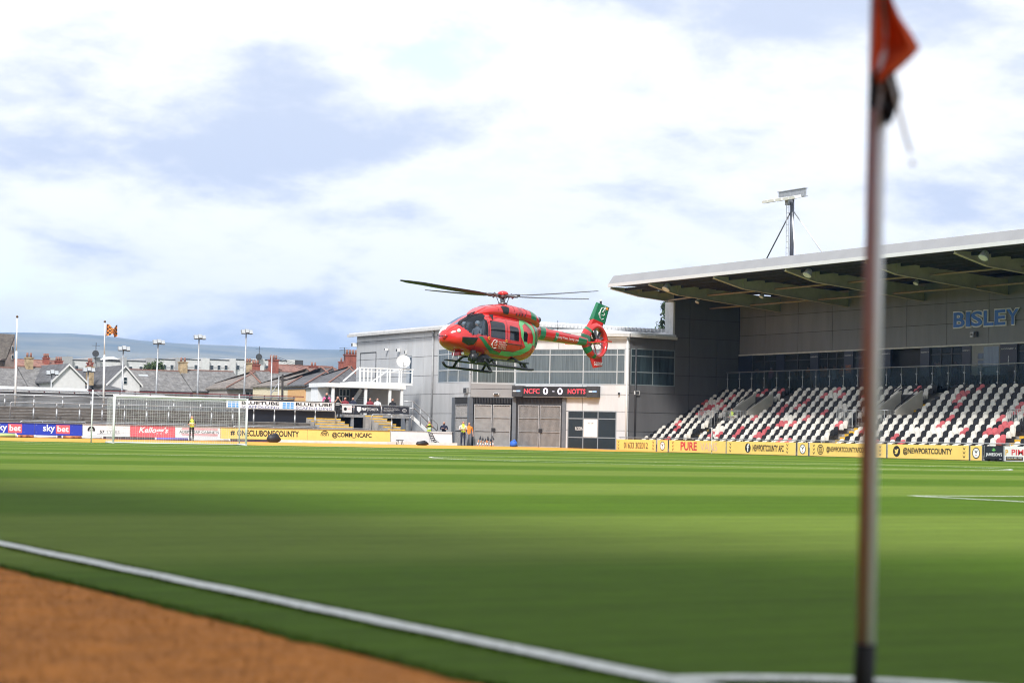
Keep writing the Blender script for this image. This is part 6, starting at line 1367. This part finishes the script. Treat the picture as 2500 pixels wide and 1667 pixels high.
def person(label, pose, base, face, torso, sleeve, fore, legs, hair=0, scale=1.0, hold=None, vest=False, bald=False, shoes=None):
    t = mobj('person', POSES[pose], None, base, face); t.scale = (scale*1.06, scale*1.06, scale); tag(t, label, 'person')
    for i, m in enumerate((skinm, skinm if bald else hairs[hair], torso, sleeve, fore, legs, shoes or blackc)): t.material_slots[i].link = 'OBJECT'; t.material_slots[i].material = m
    if vest:
        for z, r in ((1.14, .155), (1.24, .165)):
            mb = MB(); k = 16; vs_ = []
            for i in range(k):
                a = 2*math.pi*i/k; vs_ += [(r*math.cos(a)*1.06, r*.86*math.sin(a)-.005, z-.025), (r*math.cos(a)*1.06, r*.86*math.sin(a)-.005, z+.025)]
            mb.add(vs_, [(2*i, (2*i+2) % (2*k), (2*i+3) % (2*k), 2*i+1) for i in range(k)]); b = mb.build('reflective_band', silver); b.parent = t
    return t
def gp(px, Y): p = on_y(px, 1080, Y); p.z = 0; return p
def face_to(p, q): d = Vector((q[0]-p[0], q[1]-p[1])); return math.atan2(d.x, -d.y) if False else math.atan2(d.y, d.x)+math.pi/2
def stand_p(px, py_top, Y, label, pose, face=None, z=0.0, hgt=None, **k):
    p = on_y(px, 1080, Y); top = on_y(px, py_top, Y).z; p.z = z; sc = hgt/1.78 if hgt else (top-z)/1.78
    return person(label, pose, p, face_to(p, (CAM.x+20, CAM.y)) if face is None else face, scale=sc, **k)
zo = oz(0, 120.5)
stand_p(467, 1014, 120.5, 'steward in a yellow vest standing behind the goal net', 'hold', z=zo, torso=hiviz, sleeve=blackc, fore=skinm, legs=blackc, hair=1, vest=True, bald=True)
stand_p(795, 953, 128.4, 'person in a pink and black top with a lanyard behind the scaffolding sign', 'down', z=ST[5][1]-.02, torso=blackc, sleeve=pinkc, fore=blackc, legs=navyc2, hair=1, bald=True, hgt=1.8)
stand_p(822, 956, 127.9, 'person in a black striped vest raising a phone beside the scaffolding sign', 'photo', z=ST[4][1], torso=blackc, sleeve=blackc, fore=skinm, legs=blackc, hair=1, bald=True, hgt=1.76, vest=True)
bench = thing('bench', 'plain bench hidden behind the banners on the viewing platform', 'bench', (60, 131, zpl)); Ybn = 130.4
xb0, xb1 = on_y(834, 1000, Ybn).x, on_y(975, 1000, Ybn).x
MB().box((xb0, Ybn-.05, zpl+.40), (xb1, Ybn+.35, zpl+.45)).build('seat', galv, bench)
for q in (.05, .35, .65, .95): x = xb0+(xb1-xb0)*q; MB().box((x-.03, Ybn, zpl), (x+.03, Ybn+.3, zpl+.40)).build('leg', galv, bench)
for px, lb, tm, hr_ in ((842, 'seated person in a maroon top behind the small white banner', redc, 0), (861, 'seated person in a dark red top beside the white banner edge', navyc2, 2), (903, 'seated person in a grey top behind the shield on the banner', redc, 0), (921, 'seated dark haired person in a white top behind the dealer banner', whitec, 2), (958, 'seated person in black low behind the oval badge banner', blackc, 2)):
    p = on_y(px, 1000, Ybn); p.z = zpl-.02; person(lb, 'sit', p, face_to(p, (30, 40)), tm, tm, skinm, navyc2, hr_, .98)
stand_p(1047, 1024, 126.2, 'steward in a yellow vest at the foot of the clubhouse stairs', 'photo', z=.12, torso=hiviz, sleeve=blackc, fore=skinm, legs=blackc, hair=1, vest=True, hgt=1.76)
stand_p(1083, 1026, 126.0, 'person in a dark suit with folded arms behind the white end panel', 'crossed', z=.12, torso=navyc2, sleeve=navyc2, fore=navyc2, legs=navyc2, hair=1, hgt=1.74)
stand_p(1130, 1027.5, 123.6, 'steward in a yellow vest looking at a phone by the players gate', 'hold', z=.10, torso=hiviz, sleeve=whitec, fore=skinm, legs=navyc2, hair=0, vest=True, hgt=1.80)
stand_p(1144.5, 1027, 124.6, 'person in an orange bib behind the steward at the players gate', 'down', z=.05, torso=orangec, sleeve=orangec, fore=skinm, legs=greyc, hair=3, hgt=1.78)
# a steward at the stand opening
p = on_x(1787, 1000, 77.3); p.z = rowz(4)-.45; person('steward in a yellow vest between the guard rails of the stand', 'hold', p, face_to(p, (30, 60)), hiviz, blackc, skinm, navyc2, 2, 1.0, vest=True)
# people behind the clubhouse glass
for px, lb, ps, tm, sm_, lg_, hr_, sc in ((1463, 'person in a maroon top waving behind the clubhouse glass', 'photo', redc, redc, denim, 2, .96), (1472, 'tall person in pale jeans behind the clubhouse glass', 'crossed', redc, redc, denim, 0, 1.02), (1485, 'person in a grey top between the others behind the clubhouse glass', 'hold', greyc, greyc, greyc, 3, .95), (1497, 'person in a black jacket and white shirt behind the clubhouse glass', 'down', whitec, blackc, blackc, 1, 1.0)):
    s_, _z2 = S(pBC, pCD, px, 1060); p = V3(pBC, s_, .02, uC, nC, -.75); person(lb, ps, p, face_to(p, (CAM.x, CAM.y)), tm, sm_, skinm, lg_, hr_, sc)
# people in the lounge above the seats
zl_ = ZT+.30
for i, (px, tm, lb, ps) in enumerate(((1850, greyc, 'person in grey leaning at the first lounge window', 'photo'), (1883, pinkc, 'person in a pink top at the first lounge window', 'down'), (1929, whitec, 'person in white sitting at the second lounge window', 'sit'), (1942, greyc, 'person in grey sitting beside the one in white in the lounge', 'sit'), (1974, orangec, 'person in amber by the pier of the second lounge window', 'crossed'),
        (2006, orangec, 'person in an amber shirt at the edge of the third lounge window', 'down'), (2016, orangec, 'tall person in an amber shirt at the third lounge window', 'hold'), (2037, whitec, 'person in white shorts and top at the third lounge window', 'down'), (2056, orangec, 'person in amber beside the family zone pier', 'hold'), (2284, blackc, 'person in black at the lounge window near the blue letters', 'hold'), (2294, whitec, 'person in white beside the one in black near the blue letters', 'photo'), (2334, blackc, 'person in black alone at the lounge window near the grey door', 'hold'))):
    p = on_x(px, 900, XBW+.45); p.z = zl_+(.05 if ps == 'sit' else 0)
    if ps == 'sit':
        st_ = thing('stool', 'dark stool under a sitting person in the lounge window', 'stool', p, group='stools in the lounge'); MB().box((p.x-.2, p.y-.2, p.z+.40), (p.x+.2, p.y+.2, p.z+.45)).build('seat', black, st_); MB().cyl(p, p+Vector((0, 0, .4)), .05).build('stem', black, st_)
    person(lb, ps, p, face_to(p, (40, p.y-10)), tm, tm, skinm, navyc2 if tm != whitec else whitec, i % 4, 1.0)
# crew
for y, lb in ((.36, 'pilot in a dark flight suit and helmet behind the port windscreen'), (-.36, 'crew member in a dark flight suit behind the starboard windscreen')):
    p = hrot @ Vector((-1.72, y, .86)); o = person(lb, 'sit', p, R_(203.1)+math.pi/2, greyc, greyc, skinm, navyc2, 2, .92)
    hm_ = MB(); hm_.sphere((0, .015, 1.235), .125, 12, 8); hh = hm_.build('helmet', mat('helmet grey', (.30, .31, .33), .4), None, True); hh.parent = o

# ================================================================== SMALL THINGS BESIDE THE PITCH
def bag(px, Y, w, hh, label, m, z=None):
    p = on_y(px, 1080, Y); p.z = oz(0, Y) if z is None else z; t = thing('kit_bag', label, 'bag', p); mb = MB(); mb.sphere((0, 0, 0), 1, 14, 8)
    mb.v = [(p.x+x*w/2*(1+.12*math.sin(5*z_+x*3)), p.y+y*.28, p.z+max(0, (z_+.75)*hh/1.75)*(1+.1*math.sin(x*4))) for x, y, z_ in mb.v]; mb.build('sack', m, t, True)
    MB().tube([p+Vector((-w*.2, -.2, hh*.75)), p+Vector((0, -.25, hh*1.02)), p+Vector((w*.2, -.2, hh*.75))], .015, 5).build('strap', darkm, t)
nyl = mat('black nylon', (.014, .014, .018), .5, var=.3); bag(668, 121.0, 1.0, .60, 'large black kit bag standing in front of the hashtag board', nyl); bag(1031, 120, .95, .32, 'low black bag lying on the orange surround near the white boards', nyl); bag(1254, 120.5, .55, .5, 'bright blue bag at the column between the mesh gates', mat('blue nylon', (.02, .12, .55), .6))
p = gp(976, 121.5); p.z = oz(0, 121.5); t = thing('stool', 'small black stool in front of the white kerb', 'stool', p); MB().box((p.x-.22, p.y-.15, p.z+.28), (p.x+.22, p.y+.15, p.z+.33)).build('seat', black, t)
for sx in (-.18, .18):
    for sy in (-.1, .1): MB().cyl((p.x+sx*1.15, p.y+sy*1.2, p.z), (p.x+sx*.8, p.y+sy, p.z+.28), .02, n=6).build('leg', black, t)
p = gp(1085, 122.2); p.z = .1; t = thing('agility_ladder', 'black rope ladder draped over the blank white end panel', 'ladder', p)
for s in (-.14, .14): MB().tube([(p.x-.25+s, 123.93, 1.0), (p.x-.05+s, 123.85, .5), (p.x+.15+s, 123.2, .2), (p.x+.5+s, 122.6, .14)], .02, 5).build('side_strap', black, t)
for k in range(6): q = k/5; MB().bar((p.x-.25+.3*q-.14, 123.92-.25*q, 1.0-.65*q), (p.x-.25+.3*q+.14, 123.92-.25*q, 1.0-.65*q), .03, .05).build('rung', black, t)
for k in range(7):
    px = 1168+6.2*k; Yk = 122.6; a = gp(px-4+k*.5, Yk-.3); a.z = .12; b = on_y(px+(5 if k < 4 else -3), 1063+3*(k % 3), Yk+.15); t = thing('training_pole', 'black flagged orange and white training pole leaning on the mesh gate', 'training pole', a, group='training poles leaning on the gate')
    m1 = a+(b-a)*.55; MB().cyl(a, m1, .03, n=7).build('pole', orange if k % 2 else rust, t); MB().cyl(a+(b-a)*.15, a+(b-a)*.3, .034, n=7).build('white_band', alu, t)
    MB().prism([m1, b, b+Vector((.09, 0, -.25)), m1+Vector((.16, 0, .05))], (0, .02, 0)).build('flag_cloth', nyl, t)
p = on_x(2275, 1120, 71.55); p.z = 0; t = thing('black_case', 'small black case on the ground against the bird icon board', 'case', p)
MB().box((71.45, p.y-5.1, .10), (71.7, p.y-4.2, .20)).build('lid', black, t); MB().box((71.5, p.y-5.0, 0), (71.7, p.y-4.85, .10)).build('foot', black, t); MB().box((71.5, p.y-4.45, 0), (71.7, p.y-4.3, .10)).build('foot', black, t)
# far corner flag
c0 = Vector((W, L, 0)); t = thing('corner_flag', 'thin white corner pole with an orange and black flag before the van firm board', 'corner flag', c0); top_ = Vector((W-.02, L, 1.62)); MB().cyl(c0, top_, .022, n=8).build('pole', gm, t, True); MB().cyl(c0+Vector((0,0,.12)), c0+Vector((0,0,.2)), .03, n=8).build('base_sleeve', black, t)
MB().prism([top_, top_-Vector((0, 0, .3)), top_+Vector((.12, .05, -.25))], (0, .012, 0)).build('flag_cloth', mat('amber cloth', (.72, .2, .05), .8), t); MB().prism([top_-Vector((0, 0, .28)), top_-Vector((.05, 0, .6)), top_+Vector((.07, 0, -.62)), top_+Vector((.1, 0, -.3))], (0, .012, 0)).build('flag_cloth', nyl, t)

# ================================================================== NEAR CORNER FLAG
cb0 = on_z(2103, 1772, 0.0); nrm = Vector((-_Fh.x, -_Fh.y, 0)); zdist = (cb0-CAM).dot(_F)
def at(px, py, dd=0.0): r = ray(px, py); return CAM+r*((zdist+dd)/r.dot(_F))
nf = thing('corner_flag', 'near white corner flag pole with an orange flag and black base', 'corner flag', cb0)
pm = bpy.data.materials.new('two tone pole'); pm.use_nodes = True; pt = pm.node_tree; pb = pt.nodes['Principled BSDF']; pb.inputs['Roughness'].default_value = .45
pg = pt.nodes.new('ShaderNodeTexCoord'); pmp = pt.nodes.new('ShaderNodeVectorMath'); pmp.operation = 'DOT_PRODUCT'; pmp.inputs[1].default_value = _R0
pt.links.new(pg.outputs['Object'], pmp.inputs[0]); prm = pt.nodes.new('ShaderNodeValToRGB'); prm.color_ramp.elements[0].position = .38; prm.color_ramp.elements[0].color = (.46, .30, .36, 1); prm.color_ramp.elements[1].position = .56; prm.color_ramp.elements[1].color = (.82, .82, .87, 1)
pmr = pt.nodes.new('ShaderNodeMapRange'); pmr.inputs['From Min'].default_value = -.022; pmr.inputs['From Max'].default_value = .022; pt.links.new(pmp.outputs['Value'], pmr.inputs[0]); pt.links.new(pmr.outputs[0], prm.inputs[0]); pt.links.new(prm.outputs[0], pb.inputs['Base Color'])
topn = at(2151, -190); ax_ = (topn-cb0)
me = MB(); me.cyl((0, 0, 0), (0, 0, 1), .021, n=20)
j0 = at(2113, 1580); fr_ = (j0-cb0).length/ax_.length
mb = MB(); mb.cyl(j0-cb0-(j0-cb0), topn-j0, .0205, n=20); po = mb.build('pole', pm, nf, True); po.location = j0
MB().cyl(cb0, j0+ax_.normalized()*.01, .0235, n=16).build('base_sleeve', mat('black rubber', (.008, .008, .010), .7), nf, True); MB().cyl(topn, topn+Vector((0,0,.02)), .024, n=12).build('pole_cap', black, nf)
fcl = mat('orange flag cloth', (.80, .10, .022), .8, var=.12, scale=14); bcl = mat('black flag cloth', (.012, .012, .02), .8)
def cloth(name, rows, m, fold=.03, ph=0.0):
    """rows: (py, px_left, px_right) from top to bottom; the cloth is folded in depth"""
    n = 14; vs_ = []
    for j, (py, xl_, xr_) in enumerate(rows):
        for i in range(n+1): q = i/n; vs_.append(at(xl_+(xr_-xl_)*q, py+6*math.sin(q*9+ph), -.03-fold*math.sin(q*7.5+j*.35+ph)*(.3+q)))
    mb = MB(); k = len(vs_); th = [Vector(v)-_Fh*-.002 for v in vs_]; nr_ = len(rows)
    fs = [(j*(n+1)+i, j*(n+1)+i+1, (j+1)*(n+1)+i+1, (j+1)*(n+1)+i) for j in range(nr_-1) for i in range(n)]
    bd = [i for i in range(n+1)]+[j*(n+1)+n for j in range(1, nr_)]+[(nr_-1)*(n+1)+i for i in range(n-1, -1, -1)]+[j*(n+1) for j in range(nr_-2, 0, -1)]
    mb.add(vs_+th, fs+[tuple(k+i for i in f[::-1]) for f in fs]+[(bd[i], bd[(i+1)%len(bd)], k+bd[(i+1)%len(bd)], k+bd[i]) for i in range(len(bd))]); return mb.build(name, m, nf, True)
cloth('flag_cloth', [(-180, 2138, 2150), (-110, 2137, 2162), (-40, 2137, 2172), (0, 2136, 2180), (40, 2134, 2198), (80, 2131, 2226), (115, 2129, 2246), (140, 2127, 2226), (165, 2126, 2199), (182, 2126, 2180), (200, 2128, 2152)], fcl)
cloth('flag_cloth', [(176, 2126, 2182), (205, 2124, 2190), (235, 2121, 2199), (250, 2121, 2198), (262, 2124, 2192)], bcl, .02, 1.0); cloth('flag_cloth', [(255, 2148, 2192), (275, 2150, 2186), (292, 2154, 2180), (303, 2162, 2174)], bcl, .015, .4)
tape = mat('white tape', (.55, .55, .58), .8)
MB().tube([at(2172, 190, -.08), at(2186, 240, -.09), at(2200, 290, -.07), at(2211, 335, -.05), at(2224, 372, -.04)], .0035, 5).build('tie_cord', tape, nf); MB().sphere(at(2228, 398, -.04), .006, 8, 6).build('cord_knot', tape, nf, True)

# ================================================================== STAND ON THE NEAR TOUCHLINE (outside the picture, shades this corner)
ws = thing('west_stand', 'tall roofed grandstand along the near touchline', 'stand', (-14, 10, 0)); wsm = mat('white steel', (.55, .55, .55), .5)
MB().prism([(-6.0, -60, 16.0), (-26, -60, 14.5), (-26, -60, 14.8), (-6.0, -60, 16.5)], (0, 125, 0)).build('roof', mat('roof sheet', (.45, .46, .47), .6), ws)
MB().box((-26, -60, 0), (-25.6, 65, 14.6)).build('rear_wall', MATS['grey stand cladding'], ws)
for k in range(9): MB().box((-24, -58+15*k, 0), (-23.6, -57.6+15*k, 14.6)).build('column', wsm, ws)
for k in range(14): MB().box((-8.5-.9*k-.9, -60, 0), (-8.5-.9*k, 65, .6+.42*k)).build('tier', conc, ws)

# ================================================================== GRASS BLADES AND TURF FIBRES NEAR THE CORNER
def upright(m, name):                       # a copy of the ground material lit like the lawn it grows from
    c = m.copy(); c.name = name; t = c.node_tree; b = t.nodes['Principled BSDF']; v = t.nodes.new('ShaderNodeCombineXYZ'); v.inputs[2].default_value = 1.0
    for l in list(b.inputs['Normal'].links): t.links.remove(l)
    t.links.new(v.outputs[0], b.inputs['Normal']); return c
def fibres(name, n, cond, hgt, wid, m, z0, seed, dmax=17.0, white_m=None, iswhite=None):
    g = np.random.default_rng(seed); Z = np.sqrt(g.uniform(4.6**2, dmax**2, n)); keep = g.uniform(0, 1, n) < np.clip((dmax-Z)/(dmax*.45), .0, 1); Z = Z[keep]
    lat = g.uniform(-.29, .29, len(Z))*Z; X_ = CAM.x+_Fh.x*Z+_R0.x*lat; Y_ = CAM.y+_Fh.y*Z+_R0.y*lat; ok = cond(X_, Y_); X_, Y_ = X_[ok], Y_[ok]; k = len(X_)
    a = g.uniform(0, 2*np.pi, k); hh = hgt*g.uniform(.5, 1.25, k); w = wid*g.uniform(.6, 1.3, k); lx, ly = g.normal(0, .5, k)*hh, g.normal(0, .5, k)*hh
    P = np.empty((k, 3, 3)); P[:, 0] = np.stack([X_-np.cos(a)*w, Y_-np.sin(a)*w, np.full(k, z0)], 1); P[:, 1] = np.stack([X_+np.cos(a)*w, Y_+np.sin(a)*w, np.full(k, z0)], 1); P[:, 2] = np.stack([X_+lx, Y_+ly, z0+hh], 1)
    me = bpy.data.meshes.new(name); me.vertices.add(3*k); me.vertices.foreach_set('co', P.ravel()); me.loops.add(3*k); me.loops.foreach_set('vertex_index', np.arange(3*k)); me.polygons.add(k); me.polygons.foreach_set('loop_start', np.arange(0, 3*k, 3)); me.polygons.foreach_set('loop_total', np.full(k, 3))
    me.materials.append(m)
    if white_m: me.materials.append(white_m); me.polygons.foreach_set('material_index', iswhite(X_, Y_, g).astype(np.int32))
    me.update(); me.validate(); o = stuff(mobj(name, me)); return o
def isline(x, y, g): r = np.hypot(x, y); return (((np.abs(x-.055) < .055) | ((np.abs(r-.82) < .055) & (x > 0) & (y > 0)) | ((np.abs(y-.055) < .055) & (x > 0))) & (g.uniform(0, 1, len(x)) < .85)).astype(np.int32)
fibres('grass_blades', 420000, lambda x, y: ((np.abs(x-.055) < .12) | ((np.abs(np.hypot(x, y)-.82) < .12) & (x > 0) & (y > 0)) | ((x > OR_X-.03) & (x < OR_X+.06))), .009, .0028, upright(G, 'grass blade'), 0.0, 3, white_m=upright(white, 'painted blade'), iswhite=isline)
fibres('turf_fibres', 200000, lambda x, y: x < OR_X+.01, .007, .0022, upright(orange, 'turf fibre'), -.004, 5)
